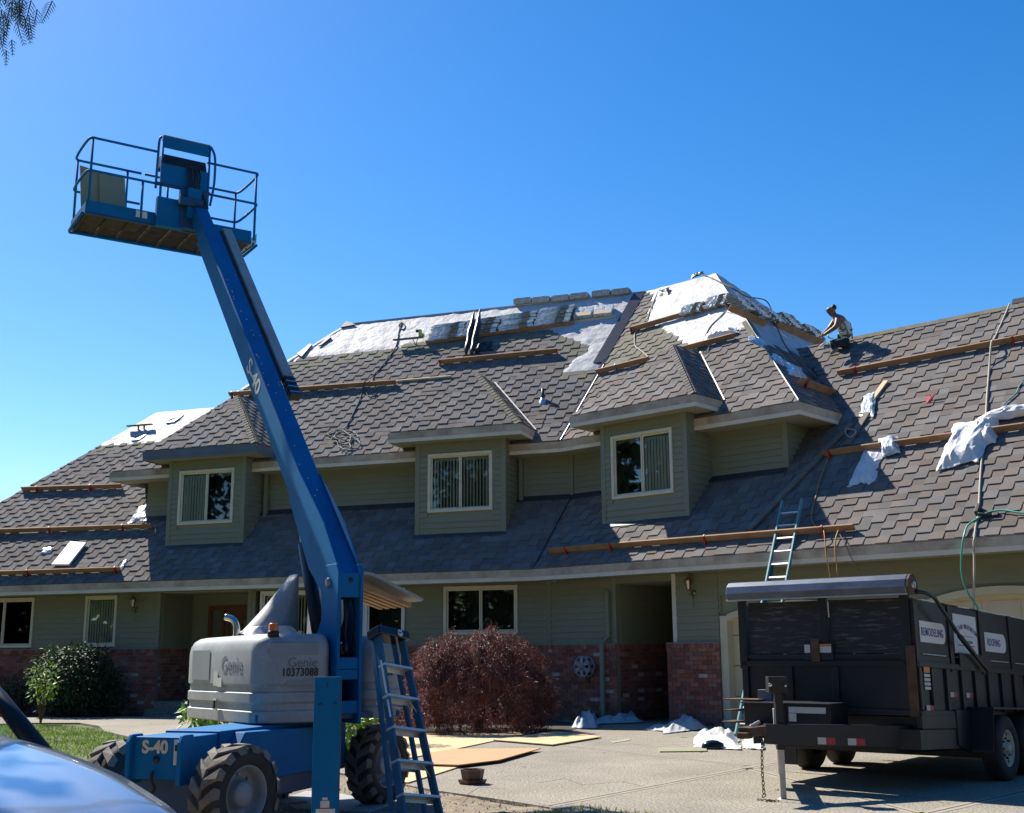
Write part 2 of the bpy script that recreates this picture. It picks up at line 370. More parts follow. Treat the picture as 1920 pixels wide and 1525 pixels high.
# grass blades
def blades(name, poly, n, h, m, label, cat, seed, dens=None):
    r = random.Random(seed); xs = [p[0] for p in poly]; ys = [p[1] for p in poly]; mb = MB(); vs = []; fs = []
    k = 0
    while k < n:
        x = r.uniform(min(xs), max(xs)); y = r.uniform(min(ys), max(ys))
        if not inside((x, y), poly): continue
        if dens and r.random() > dens(x, y): k += 1; continue
        a = r.uniform(0, 2 * pi); w = r.uniform(.006, .012); hh = h * r.uniform(.5, 1.3); l = r.uniform(.2, .9) * hh; b = r.uniform(0, 2 * pi)
        i = len(vs); vs += [(x - cos(a) * w, y - sin(a) * w, 0), (x + cos(a) * w, y + sin(a) * w, 0), (x + cos(b) * l, y + sin(b) * l, hh)]; fs.append((i, i + 1, i + 2)); k += 1
    mb.add(vs, fs, m); o = mb.build(name, origin=(0, 0, 0)); return tag(o, label, cat, kind='stuff')
blades('lawn_grass', [gp(-60, 1362), gp(60, 1360), gp(184, 1368), gp(240, 1388), gp(520, 1430), gp(590, 1445), (-3.9, 14.4), (-5, 12.2), (-7.8, 12), (-10, 16)], 46000, .055, 'grass', 'sunlit patchy green lawn grass beside the curved path', 'grass', 3,
       lambda x, y: max(.25, min(1, (y - 14.5) / 5)) * (.55 + .6 * noise.noise(V3((x * .9, y * .9, 1)))))
blades('weeds', [(0.0, 11.6), (2.2, 9.6), (2.6, 10.2), (.7, 12.2)], 900, .05, 'grass', 'short dry weeds along the near edge of the concrete driveway', 'weeds', 5)
# loose gravel on the dirt
mb = MB(); r = random.Random(11)
for i in range(5200):
    x, y = r.uniform(-4.6, 1.2), r.uniform(8.4, 15.5)
    if inside((x, y), drive): continue
    s = r.uniform(.006, .022); z = dirt_h(x, y) if x < .8 else -.028
    p = [V3((x + s * r.uniform(.6, 1.2) * cos(a), y + s * r.uniform(.6, 1.2) * sin(a), z - .003)) for a in (0, 1.6, 3.1, 4.7)]
    t = V3((x, y, z + s * .7)); mb.add(p + [t], [(0, 1, 4), (1, 2, 4), (2, 3, 4), (3, 0, 4)], 'gravel')
tag(mb.build('gravel', origin=(0, 0, 0)), 'loose small stones scattered on the dirt around the lift wheels', 'gravel', kind='stuff')

# ================================================================== HOUSE
house = thing('house', HC, 'sage green two storey house with brick base, three dormers and a half shingled roof', 'house')
RT2 = sqrt(2)
class Plane:
    def __init__(s, O, U, W): s.O = V3(O); s.U = V3(U).normalized(); s.W = V3(W).normalized(); s.N = s.U.cross(s.W).normalized(); s.N = s.N if s.N.z > 0 else -s.N
    def p(s, a, b, h=0): return s.O + s.U * a + s.W * b + s.N * h
    def q(s, P): d = V3(P) - s.O; return d.dot(s.U), d.dot(s.W)
def fplane(f, u, v, z): return Plane(HP(f, u, v, z), FR[f][0], -FR[f][1] + Z)
pR1, pR2 = fplane(1, 0, .7, LE), fplane(2, 0, .7, LE)
pU1, pU2 = fplane(1, 0, -.6, UE), fplane(2, 0, -.6, UE)
TV = tan(radians((T2 - T1) / 2)); HU = 5.22; HR = 5.5; UC = 6.42
pU3 = Plane(HP(2, UC, -.6, UE), -FR[2][1], -FR[2][0] + Z)
polyR1 = [(-21.0, 0), (-.7 * TV, 0), (-.7 * TV + TV * 5.9, 5.9 * RT2), (-15.1, 5.9 * RT2)]
polyR2 = [(.7 * TV, 0), (16, 0), (16, HR * RT2), (.7 * TV - TV * HR, HR * RT2)]
polyU1 = [(-13.1, 0), (.6 * TV, 0), (.6 * TV + TV * HU, HU * RT2), (-8.4, HU * RT2)]
polyU2 = [(-.6 * TV, 0), (UC, 0), (UC - HU, HU * RT2), (-.6 * TV - TV * HU, HU * RT2)]
polyU3 = [(0, 0), (1.88, 0), (4.2, 2.32 * RT2), (2.32, 2.32 * RT2)]; polyU3b = [(2.32, 2.32 * RT2), (8.12, 2.32 * RT2), (HU, HU * RT2)]
def pxpoly(pl, fn, f, pts): return [pl.q(fn(f, x, y)) for x, y in pts]
exU1 = pxpoly(pU1, onU, 1, [(440, 740), (522, 683), (600, 667), (745, 651), (800, 641), (1030, 616), (1060, 632), (1092, 640), (1113, 657), (1078, 672), (1057, 699), (1115, 694), (1225, 520), (640, 590)])
exU2 = pxpoly(pU2, onU, 2, [(1228, 566), (1212, 600), (1243, 615), (1270, 632), (1302, 654), (1345, 636), (1372, 623), (1402, 613), (1440, 640), (1352, 490), (1200, 530)])
olU2 = pxpoly(pU2, onU, 2, [(1240, 560), (1205, 590), (1110, 700), (1210, 670), (1300, 660), (1240, 610)])
yR1 = pR1.q(onR(1, 240, 831))[1]
def shingle_cells(pl, poly, skip=None, olive=None, e=.203, w=.25, seed=1, lim=None):
    """every shingle piece of a roof plane: clipped polygon, course, raised or not"""
    r = random.Random(seed); poly = ccw(poly); us = [p[0] for p in poly]; ss = [p[1] for p in poly]; out = []
    k = 0; s0 = min(ss); j0 = int(math.floor(min(us) / w)) - 1; j1 = int(math.ceil(max(us) / w)) + 1
    jit = {j: r.uniform(-.02, .02) for j in range(j0, j1 + 2)}
    while s0 < max(ss):
        ub = {j: j * w + jit[j] + r.uniform(-.008, .008) for j in range(j0, j1 + 2)}
        for j in range(j0, j1 + 1):
            u, ww = ub[j], ub[j + 1] - ub[j]; raised = ((j + k) % 2 == 0) != (r.random() < .05)
            c = (u + ww / 2, s0 + e / 2)
            if c[0] + w < min(us) or c[0] - w > max(us): continue
            cell = clipconv([(u, s0), (u + ww, s0), (u + ww, s0 + e), (u, s0 + e)], poly)
            if cell and not (skip and skip(c, k, j)): out.append((cell, u, ww, s0, e, raised, bool(olive and olive(c)), k))
        s0 += e; k += 1
    return out
def cell_mesh(pl, cell, s0, e, raised, wr):
    tb = .008 + (.017 if raised else 0)
    n = len(cell); top = []; bot = []
    for a, b in cell:
        h = .003 + (tb if raised else .008) * (1 - (.55 if raised else .75) * (b - s0) / e); top.append(wr(a, b, h)); bot.append(wr(a, b, -.001))
    vs = top + bot; fs = [list(range(n))] + [(i, n + i, n + (i + 1) % n, (i + 1) % n) for i in range(n)]
    return vs, fs
shingle_field = MB()
NSH = [0]
def add_shingles(pl, cells, singles=None):
    flip = pl.U.cross(pl.W).dot(pl.N) < 0
    for cell, u, ww, s0, e, raised, ol, k in cells:
        m = 'shingle_olive' if ol else 'shingle'
        if singles and NSH[0] < 300 and singles(u + ww / 2, s0) and len(cell) == 4:
            vs, fs = cell_mesh(pl, [(a - u, b - s0) for a, b in cell], 0, e, raised, lambda a, b, h: V3((a, b, h)))
            me = bpy.data.meshes.new('shingle'); me.from_pydata(vs, [], fs); me.materials.append(M[m])
            mw = Matrix((pl.U, pl.W, pl.N)).transposed().to_4x4(); mw.translation = pl.p(u, s0)
            place(me, 'shingle', mw, house); NSH[0] += 1; continue
        vs, fs = cell_mesh(pl, cell, s0, e, raised, pl.p)
        if flip: fs = [f[::-1] for f in fs]
        shingle_field.add(vs, fs, m)
def wrinkled(pl, poly, amp=.008, st=.16, h0=.002, m='felt', seed=0, fr=3.0, ex=None):
    """underlayment laid over a roof plane with small puckers"""
    mb = MB(); poly = ccw(poly); us = [p[0] for p in poly]; ss = [p[1] for p in poly]; idx = {}; vs = []; fs = []
    flip = pl.U.cross(pl.W).dot(pl.N) < 0
    def vid(p):
        key = (round(p[0], 4), round(p[1], 4))
        if key not in idx:
            idx[key] = len(vs); a, b = p; n = noise.noise(V3((a * fr, b * fr * 1.6, seed))) + .35 * noise.noise(V3((a * 9, b * 3, seed + 4))) + .5 * (1 - abs(noise.noise(V3((a * 1.7, b * 4.5, seed + 8)))) * 2) ** 3
            lap = .004 if (b % .95) < .08 else 0
            am = amp if (ex is None or ex(p)) else 0
            vs.append(pl.p(a, b, (h0 if am else -.002) + am * (n + .8) * .5 + (lap if am else 0)))
        return idx[key]
    u = math.floor(min(us) / st) * st
    while u < max(us):
        s = math.floor(min(ss) / st) * st
        while s < max(ss):
            c = clipconv([(u, s), (u + st, s), (u + st, s + st), (u, s + st)], poly)
            if c:
                f = [vid(p) for p in c]; f = [a for i, a in enumerate(f) if a != f[i - 1]]
                if len(f) > 2: fs.append(f[::-1] if flip else f)
            s += st
        u += st
    mb.add(vs, fs, m, True); return mb
def deck(pl, poly, name='roof', th=.12, m='felt'):
    mb = MB(); mb.prism([pl.p(a, b, -.004) for a, b in poly], pl.N * -th, m); return mb.build(name, house)
for pl, poly in ((pR1, polyR1), (pR2, polyR2), (pU1, polyU1), (pU2, polyU2), (pU3, polyU3), (pU3, polyU3b)): deck(pl, poly)
# the far slopes, for completeness
mb = MB()
for f, a, b, v, z, dp in ((1, -8.4, .125 + 1.09, -.6 - HU, UE + HU, 5.6), (2, -1.21, UC - HU, -.6 - HU, UE + HU, 5.6), (1, -15.1, -9, -5.2, LE + 5.9, 6), (2, 4.5, 16, .7 - HR, LE + HR, 6)):
    n = FR[f][1]; A, B = HP(f, a, v, z - .01), HP(f, b, v, z - .01); dn = (-n - Z) * dp
    mb.prism([A, B, B + dn, A + dn], V3((0, 0, -.1)), 'shingle')
mb.build('roof', house)
# left hip faces of the main and lower roofs
mb = MB()
mb.prism([pU1.p(-13.1, 0, -.01), pU1.p(-8.4, HU * RT2, -.01), HP(1, -13.1, -11.2, UE)], (0.05, .02, -.05), 'shingle')
mb.prism([pR1.p(-21.0, 0, -.01), pR1.p(-15.1, 5.9 * RT2, -.01), HP(1, -21.0, -11, LE)], (0.05, .02, -.05), 'shingle')
mb.build('roof', house)
# hidden areas under the upper storey are not shingled
def hidR1(c, k, j):
    v = .7 - c[1] / RT2
    if v < -1.40 and -12.2 < c[0]: return True
    if c[1] > yR1: return True
    for u0 in (-10.9, -3.6):
        if u0 + .05 < c[0] < u0 + 2.35 and v < -.4: return True
    return False
def hidR2(c, k, j):
    v = .7 - c[1] / RT2
    if v < -1.35 and c[0] < 5.5 and v > -2.5: return True
    if 1.55 < c[0] < 3.65 and v < -.4: return True
    if -v > 2.48 and c[0] < UC - (-v - 2.48) - .15: return True
    return False
add_shingles(pR2, shingle_cells(pR2, polyR2, hidR2, seed=2), lambda u, s: 5.6 < u < 10.9 and s < 2.6)
add_shingles(pR1, shingle_cells(pR1, polyR1, hidR1, lambda c: c[1] > yR1 - .42, seed=3))
yU1 = pU1.q(onU(1, 640, 662))[1]
olU1 = pxpoly(pU1, onU, 1, [(480, 745), (520, 684), (745, 652), (830, 628), (1030, 608), (1060, 628), (1000, 640), (745, 668), (530, 705)])
olU1b = pxpoly(pU1, onU, 1, [(1035, 620), (1115, 650), (1110, 715), (1052, 712), (1062, 690), (1085, 672), (1050, 660)])
add_shingles(pU1, shingle_cells(pU1, polyU1, lambda c, k, j: inside(c, exU1), lambda c: inside(c, olU1) or inside(c, olU1b), seed=4))
add_shingles(pU2, shingle_cells(pU2, polyU2, lambda c, k, j: inside(c, exU2), lambda c: inside(c, olU2), seed=5))
add_shingles(pU3, shingle_cells(pU3, polyU3, lambda c, k, j: c[1] > 2.75 + .12 * (j % 3), seed=6))
for pl, poly, seed, ex in ((pU1, polyU1, 1, lambda p: inside(p, exU1)), (pU2, polyU2, 2, lambda p: inside(p, exU2)), (pU3, polyU3, 3, lambda p: p[1] > 3.1), (pU3, polyU3b, 3, None)): wrinkled(pl, poly, seed=seed, amp=.034, ex=ex, st=.10).build('underlayment', house)
wrinkled(pR1, [(-17.5, yR1 - .1), (-9, yR1 - .1), (-9, 5.9 * RT2), (-17.5, 5.9 * RT2)] and clipconv([(-18, yR1 - .1), (-9, yR1 - .1), (-9, 5.9 * RT2), (-18, 5.9 * RT2)], ccw(polyR1)), seed=5, amp=.034, st=.10).build('underlayment', house)
# dormers -------------------------------------------------------------
DZ, DV, DH = 6.95, .15, 1.74
def strip3(mb, a, b, up, out, w, h, m): t = V3(b) - V3(a); mb.box(a, t, V3(up) * h, V3(out) * w, m)
SB = [0]; siding_rest = MB()
def siding(P0, X, N, L, z0, z1, openings=(), end=None, start=None, e=.14, m='siding', joined=False):
    """lap siding on the vertical plane through P0 along X, facing N; openings (x0,x1,za,zb)"""
    k = 0; z = z0
    P0 = V3((P0.x, P0.y, 0))
    while z < z1 - .01:
        zt = min(z + e, z1); a0 = start(z) if start else 0; b0 = end(z) if end else L
        segs = [(a0, b0)]
        for (xa, xb, za, zb) in openings:
            if zt > za + .01 and z < zb - .01:
                segs = [s for a, b in segs for s in ((a, min(b, xa)), (max(a, xb), b)) if s[1] - s[0] > .02]
        for a, b in segs:
            if b - a < .03: continue
            o = P0 + X * a + Z * z; t = X * (b - a)
            sec = [o + N * .03, o + N * .002, o + N * .002 + Z * (zt - z), o + N * .008 + Z * (zt - z)]
            if SB[0] < 300 and not joined:
                mb = MB(); mb.prism(sec, t, m); mb.build('siding_board', house); SB[0] += 1
            else: siding_rest.prism(sec, t, m)
        z = zt; k += 1
def corewall(mb, P0, X, N, L, z0, z1, openings=(), th=.12, m='siding'):
    P0 = V3((P0.x, P0.y, 0)); xs = sorted({0, L, *[o[0] for o in openings], *[o[1] for o in openings]})
    for a, b in zip(xs, xs[1:]):
        if b - a < 1e-4: continue
        segs = [(z0, z1)]
        for (xa, xb, za, zb) in openings:
            if a >= xa - 1e-4 and b <= xb + 1e-4: segs = [s for p, q in segs for s in ((p, min(q, za)), (max(p, zb), q)) if s[1] - s[0] > .001]
        for p, q in segs: mb.box(P0 + X * a + Z * p - N * th, X * (b - a), N * th, Z * (q - p), m)
def window(P0, X, N, x0, x1, z0, z1, blinds=(1, 1), sash=2, slat=.085, m='window_frame', bm='blind', dark=.55):
    """two-pane window; frame > pane, blind"""
    P0 = V3((P0.x, P0.y, 0)); T = .075; mb = MB(); c = P0 + X * x0 + Z * z0; W, H = x1 - x0, z1 - z0
    def ring(c, W, H, t, dep, off, m):
        c = c - N * off
        mb.box(c, X * W, Z * t, N * dep, m); mb.box(c + Z * (H - t), X * W, Z * t, N * dep, m)
        mb.box(c + Z * t, X * t, Z * (H - 2 * t), N * dep, m); mb.box(c + Z * t + X * (W - t), X * t, Z * (H - 2 * t), N * dep, m)
    ring(c, W, H, T, .07, .02, m)
    iw = (W - 2 * T) / sash
    for i in range(sash):
        cc = c + X * (T + iw * i) + Z * T; ring(cc, iw - (.002 if i < sash - 1 else 0), H - 2 * T, .035, .04, .035 + .012 * (i % 2), m)
    fr = mb.build('window', house, bevel=.006)
    for i in range(sash):
        g = MB(); cc = c + X * (T + iw * i + .03) + Z * (T + .03) - N * (.02 + .012 * (i % 2)); g.box(cc, X * (iw - .06), Z * (H - 2 * T - .06), N * .005, 'glass'); g.build('pane', fr)
        if blinds[i]:
            b = MB(); n = int((iw - .07) / slat); r = random.Random(int(x0 * 100) + i)
            for j in range(n):
                a = radians(r.uniform(-6, 6) + (42 if blinds[i] == 1 else 14)); dx = X * cos(a) * slat * 1.0 + N * sin(a) * slat * 1.0
                o = cc + X * (slat * (j + .5)) - N * (.055 if blinds[i] == 1 else .03) - dx / 2; b.box(o, dx, Z * (H - 2 * T - .1), dx.cross(Z).normalized() * .003, bm)
            b.box(cc + Z * (H - 2 * T - .12) - N * .15, X * (iw - .07), Z * .06, N * .05, bm)
            b.build('blind', fr)
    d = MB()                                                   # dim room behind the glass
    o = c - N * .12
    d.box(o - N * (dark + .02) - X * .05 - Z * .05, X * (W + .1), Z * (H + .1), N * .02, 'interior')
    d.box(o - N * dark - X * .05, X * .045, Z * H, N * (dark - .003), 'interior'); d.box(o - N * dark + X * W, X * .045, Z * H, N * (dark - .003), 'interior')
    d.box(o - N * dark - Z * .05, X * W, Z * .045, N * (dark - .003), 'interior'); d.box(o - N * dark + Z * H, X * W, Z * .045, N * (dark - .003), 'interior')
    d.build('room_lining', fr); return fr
def fascia(A, B, N, ztop, m1='fascia', m2='fascia_low', h1=.165, h2=.09, split=None):
    mb = MB(); A, B = V3((A.x, A.y, ztop)), V3((B.x, B.y, ztop)); t = B - A
    mb.box(A - Z * h1, t, Z * h1, N * .035, m1); mb.box(A - Z * (h1 + h2), t, Z * (h2 - .001), N * .028, m2)
    return mb.build('fascia_board', house)
def dormer(f, uc, paint=False):
    D, N = FR[f]; ul, ur = uc - DH, uc + DH; wl, wr = uc - 1.18, uc + 1.18
    pf = Plane(HP(f, ul, DV, DZ), D, -N + Z); pr = Plane(HP(f, ur, DV, DZ), -N, -D + Z); pL = Plane(HP(f, ul, DV, DZ), -N, D + Z)
    k = DV + .6 + (DZ - UE); tri = [(0, 0), (2 * DH, 0), (DH, DH * RT2)]; side = [(0, 0), (k, 0), (k + DH, DH * RT2), (DH, DH * RT2)]
    for pl, po in ((pf, tri), (pr, side), (pL, side)): deck(pl, po, 'dormer_roof', .06, 'soffit')
    add_shingles(pf, shingle_cells(pf, tri, seed=int(uc * 10) + 50)); add_shingles(pr, shingle_cells(pr, side, seed=int(uc * 10) + 70)); add_shingles(pL, shingle_cells(pL, side, seed=int(uc * 10) + 90))
    m1, m2 = ('primed', 'primed') if paint else ('fascia', 'fascia_low')
    fascia(HP(f, ul, DV, 0), HP(f, ur, DV, 0), N, DZ - .02, m1, m2)
    fascia(HP(f, ur, DV + .03, 0), HP(f, ur, DV - k + .1, 0), D, DZ - .023, m1, m2); fascia(HP(f, ul, DV + .03, 0), HP(f, ul, DV - k + .1, 0), -D, DZ - .023, m1, m2)
    s = MB(); s.box(HP(f, ul + .01, DV - .01, DZ - .26), D * (2 * DH - .02), N * -(k + .3), Z * .02, 'soffit'); s.build('soffit', house)
    # walls
    w = MB(); P0 = HP(f, wl, -.28, 0); op = [(.32, 2.04, 4.93, 6.40)]
    if f == 2: op = [(.28, 2.0, 4.93, 6.40)]
    corewall(w, P0, D, N, 2.36, 4.2, DZ - .25, op); w.box(HP(f, wr, -.282, 4.0), N * -1.6, D * -.12, Z * 2.7, 'siding'); w.box(HP(f, wl, -.282, 4.0), N * -1.6, D * .12, Z * 2.7, 'siding')
    w.build('dormer_wall', house)
    siding(P0 + D * .09, D, N, 2.18, 4.395, DZ - .25, [(o[0] - .09, o[1] - .09, o[2], o[3]) for o in op])
    z2v = lambda z: min(.95, max(0, (-.28 - (4.1 - z))))
    siding(HP(f, wr, -.28, 0), -N, D, .95, 4.42, DZ - .25, end=lambda z: min(.95, z2v(z) + .05), start=lambda z: .09)
    siding(HP(f, wl, -.28, 0), -N, -D, .95, 4.42, DZ - .25, end=lambda z: min(.95, z2v(z) + .05), start=lambda z: .09, joined=True)
    for x, s2 in ((wl, -1), (wr, 1)):
        c = MB()
        c.box(HP(f, x, -.28, 4.36) - D * s2 * .09 , D * s2 * .118, N * .03, Z * (DZ - .25 - 4.36), 'trim_green'); c.box(HP(f, x, -.283, 4.38), D * s2 * .028, N * -.09, Z * (DZ - .25 - 4.38), 'trim_green'); c.build('corner_trim', house)
    window(P0, D, N, op[0][0], op[0][1], op[0][2], op[0][3], blinds={-9.72: (2, 0), -2.38: (1, 1), 2.62: (0, 2)}[uc])
    # apron flashing below the front wall
    a = MB(); a.box(HP(f, wl - .05, -.24, 4.375), D * 2.46, N * .08 - Z * .079, Z * .010, 'flashing'); a.build('flashing', house)
    return pf, pr
dorm = [dormer(1, -9.72, True), dormer(1, -2.38), dormer(2, 2.62)]
# valleys, hip edges and hip caps
mb = MB()
B0, B1 = pU1.p(.6 * TV, 0), pU1.p(.6 * TV + TV * HU, HU * RT2)
vt = (B1 - B0); L0 = vt.length; vt.normalize(); side1 = -pU1.U; h1 = pU1.N * .03
a, b = B0 + h1, B0 + vt * (L0 * .5) + h1; mb.box(a - side1 * .02, b - a, side1 * .09, pU1.N * .006, 'valley_metal')
a = B0 + vt * (L0 * .48) + h1; b = B1 + h1; mb.box(a + side1 * .0, b - a, side1 * .34, pU1.N * .006, 'valley_metal')
a, b = B0 + pU2.N * .03, B0 + vt * (L0 * .46) + pU2.N * .03; mb.box(a + pU2.U * .02, b - a, pU2.U * .016, pU2.N * .01, 'galv')
a, b = pR1.p(-.7 * TV, 0, .03), pR1.p(-.7 * TV + TV * 2, 2 * RT2, .03); mb.box(a - pR1.U * .02, b - a, pR1.U * .03, pR1.N * .005, 'valley_metal')
mb.build('valley_flashing', house)
def capline(A, B, n1, n2, w=.13, step=.14, m='shingle'):
    mb = MB(); A, B = V3(A), V3(B); t = (B - A); L = t.length; t.normalize()
    s1 = n1.cross(t).normalized(); s1 = s1 if s1.dot(n2) < 0 else -s1; s2 = n2.cross(t).normalized(); s2 = s2 if s2.dot(n1) < 0 else -s2
    x = 0
    while x < L - .02:
        l = min(step, L - x); o = A + t * x
        for s, n in ((s1, n1), (s2, n2)):
            mb.prism([o + n * .045, o + s * w + n * .034, o + s * w + t * l + n * .028, o + t * l + n * .034], -n * .012, m)
        x += step
    return mb.build('hip_cap', house)
for (pf, pr), f, uc in zip(dorm, (1, 1, 2), (-9.72, -2.38, 2.62)):
    capline(pf.p(2 * DH, 0), pf.p(DH, DH * RT2), pf.N, pr.N, m='shingle_olive' if f == 1 else 'shingle')
    k = DV + .6 + (DZ - UE); mb = MB()       # bright valley flashing on the right of each dormer
    a, b = pr.p(k, 0, .02), pr.p(k + DH, DH * RT2, .02); n = (pU1 if f == 1 else pU2).N
    mb.box(a + n * .015, b - a, FR[f][0] * .032, n * .010, 'galv'); mb.box(a + n * .012 - FR[f][0] * .05, (b - a), FR[f][0] * .05, n * .005, 'flashing'); 
    pl = Plane(HP(f, uc - DH, DV, DZ), -FR[f][1], FR[f][0] + Z); a, b = pl.p(k, 0, .02), pl.p(k + DH, DH * RT2, .02)
    mb.box(a + n * .02, b - a, -FR[f][0] * .03, n * .01, 'flashing'); mb.build('valley_flashing', house)
capline(pU2.p(UC - 2.9, 2.9 * RT2), pU2.p(UC - 2.3, 2.3 * RT2), pU2.N, pU3.N, m='shingle_olive')
mb = MB(); a, b = pU2.p(UC, 0, .035), pU2.p(UC - 3.4, 3.4 * RT2, .035); mb.box(a, b - a, pU3.N * .02, -pU2.U * .008, 'steel_bracket'); mb.build('hip_edge', house)
def onebox(name, o, x, y, z, m): b = MB(); b.box(o, x, y, z, m); return b.build(name, house)
# long fascias and soffits
D1, N1 = FR[1]; D2, N2 = FR[2]
def eave(f, u0, u1, v, z, back, m1='fascia'):
    D, N = FR[f]; fascia(HP(f, u0, v, 0), HP(f, u1, v, 0), N, z - .02, m1)
    s = MB(); xx = .25 if (f == 1 and u1 < 1) else 0; yy = .004 if f == 1 else 0; s.box(HP(f, u0, v - .01, z - .26 - yy), D * (u1 - u0 + xx), N * -back, Z * .02, 'soffit'); s.build('soffit', house)
eave(1, -21, -.7 * TV, .7, LE, .75); eave(2, .7 * TV, 16, .7, LE, .75)
eave(1, -13.1, .6 * TV, -.6, UE, .7); eave(2, -.6 * TV, UC, -.6, UE, .7)
fascia(HP(2, UC, -.57, 0), HP(2, UC, -2.4, 0), D2, UE - .023)
fascia(HP(1, -13.1, -.57, 0), HP(1, -13.1, -6.4, 0), -D1, UE - .023)
mb = MB(); mb.box(HP(2, UC - .75, -1.25, UE - .262), D2 * .74, N2 * -3.0, Z * .02, 'soffit'); mb.build('soffit', house)
# upper walls between the dormers
def wall(f, u0, u1, v, z0, z1, openings=(), joined=False, trims=(), m='siding'):
    D, N = FR[f]; P0 = HP(f, u0, v, 0); w = MB(); ops = [(a - u0, b - u0, c, d) for a, b, c, d in openings]
    corewall(w, P0, D, N, u1 - u0, z0, z1, ops); w.build('wall', house); siding(P0, D, N, u1 - u0, z0, z1, ops, joined=joined)
    return P0
wall(1, -12.3, -10.9, -1.23, 5.2, UE - .26); wall(1, -8.54, -3.56, -1.23, 5.2, UE - .26); wall(1, -1.2, .255, -1.23, 5.2, UE - .26)
wall(2, -.255, 1.44, -1.23, 5.2, UE - .26); wall(2, 3.8, 5.73, -1.23, 5.2, UE - .26)
mb = MB(); mb.box(HP(2, 5.73, -1.23, 5.2), N2 * -3, D2 * -.12, Z * 1.2, 'siding'); mb.box(HP(1, -12.3, -1.235, 5.2), N1 * -4, D1 * .12, Z * 1.2, 'siding'); mb.build('wall', house)
siding(HP(2, 5.73, -1.23, 0), -N2, D2, 2.0, 5.35, UE - .26, start=lambda z: .09, end=lambda z: max(.1, -1.23 - (4.1 - z) + .06))
onebox('corner_trim', HP(2, 5.64, -1.23, 5.3), D2 * .118, N2 * .03, Z * (UE - .26 - 5.3), 'trim_green'); onebox('corner_trim', HP(2, 5.73, -1.233, 5.34), D2 * .028, N2 * -.09, Z * (UE - .26 - 5.34), 'trim_green')
onebox('corner_trim', HP(1, .2, -1.2, 5.25), D1 * .07, N1 * .03, Z * (UE - .26 - 5.25), 'trim_green')
onebox('corner_trim', HP(1, -1.12, -1.18, 5.0) , D1 * .09, N1 * .09, Z * (UE - .26 - 5.0), 'trim_green')   # downspout in the dormer corner
onebox('corner_trim', HP(1, -8.4, -1.1, 5.0), D1 * .09, N1 * .09, Z * (UE - .26 - 5.0), 'trim_green'); pass
for f, a, b in ((1, -12.3, -10.9), (1, -8.54, -3.56), (1, -1.2, .255), (2, -.255, 1.44), (2, 3.8, 5.73)):
    mb = MB(); mb.box(HP(f, a, -1.2, 5.33), FR[f][0] * (b - a), FR[f][1] * .14 - Z * .14, Z * .014, 'flashing'); mb.build('flashing', house)
# ground floor walls (frame 1)
BT = 1.68
ZS = LE - .265
wall(1, -20.5, -10.78, 0, BT, ZS, [(-17.0, -14.88, 1.74, 3.10), (-13.17, -12.14, 1.74, 3.10)])
wall(1, -8.1, 0, 0, BT, ZS, [(-7.9, -3.68, 1.2, 3.10), (-2.68, -.79, 1.94, 3.09)])
for a, b, z0, bl, n in ((-17.0, -14.88, 1.74, (2, 2), 2), (-13.17, -12.14, 1.74, (2,), 1), (-2.68, -.79, 1.94, (0, 0), 2)):
    window(HP(1, 0, 0, 0), D1, N1, a, b, z0, 3.095 if n == 1 or a < -10 else 3.085, blinds=bl, sash=n)
window(HP(1, 0, 0, 0), D1, N1, -7.75, -6.3, 1.72, 3.09, blinds=(1, 1), sash=2, m='sign_white'); window(HP(1, 0, 0, 0), D1, N1, -6.29, -4.8, 1.72, 3.09, blinds=(1, 0), sash=2, m='sign_white')
window(HP(1, 0, 0, 0), D1, N1, -4.79, -3.70, 1.72, 3.09, blinds=(0,), sash=1, m='sign_white')
# entry alcove with the front door
w = MB(); w.box(HP(1, -10.9, -.121, .2), N1 * -1.3, D1 * .12, Z * 2.95, 'siding'); w.box(HP(1, -8.1, -.001, .2), N1 * -1.45, D1 * .12, Z * 2.95, 'siding')
w.box(HP(1, -10.9, -1.42, .2), D1 * 2.9, N1 * -.1, Z * 2.95, 'siding'); w.build('wall', house)
siding(HP(1, -10.78, -.12, 0), -N1, D1, 1.3, BT, ZS, e=.14)
onebox('corner_trim', HP(1, -10.87, 0, BT), D1 * .1, N1 * .03, Z * (ZS - BT), 'trim_green'); onebox('corner_trim', HP(1, -8.12, 0, BT), D1 * .1, N1 * .03, Z * (ZS - BT), 'trim_green')
onebox('corner_trim', HP(1, -.07, 0, BT), D1 * .07, N1 * .03, Z * (ZS - BT), 'trim_green'); pass
mb = MB(); c = HP(1, -10.2, -1.42, .35); mb.box(c, D1 * 1.55, N1 * .08, Z * .08, 'door_wood'); mb.box(c + Z * 2.35, D1 * 1.55, N1 * .08, Z * .1, 'door_wood')
for x, wd in ((0, .09), (.42, .09), (1.46, .09)): mb.box(c + D1 * x + Z * .08, D1 * wd, N1 * .08, Z * 2.27, 'door_wood')
mb.box(c + D1 * .09 + Z * .08, D1 * .33, N1 * .03, Z * .9, 'door_wood')
mb.build('door_frame', house)
dr = MB(); c2 = c + D1 * .51 + Z * .08; dr.box(c2, D1 * .95, N1 * .045, Z * 1.0, 'door_wood'); dr.box(c2 + Z * 2.05, D1 * .95, N1 * .045, Z * .22, 'door_wood')
for x, wd in ((0, .14), (.42, .11), (.81, .14)): dr.box(c2 + D1 * x + Z * 1.0, D1 * wd, N1 * .045, Z * 1.05, 'door_wood')
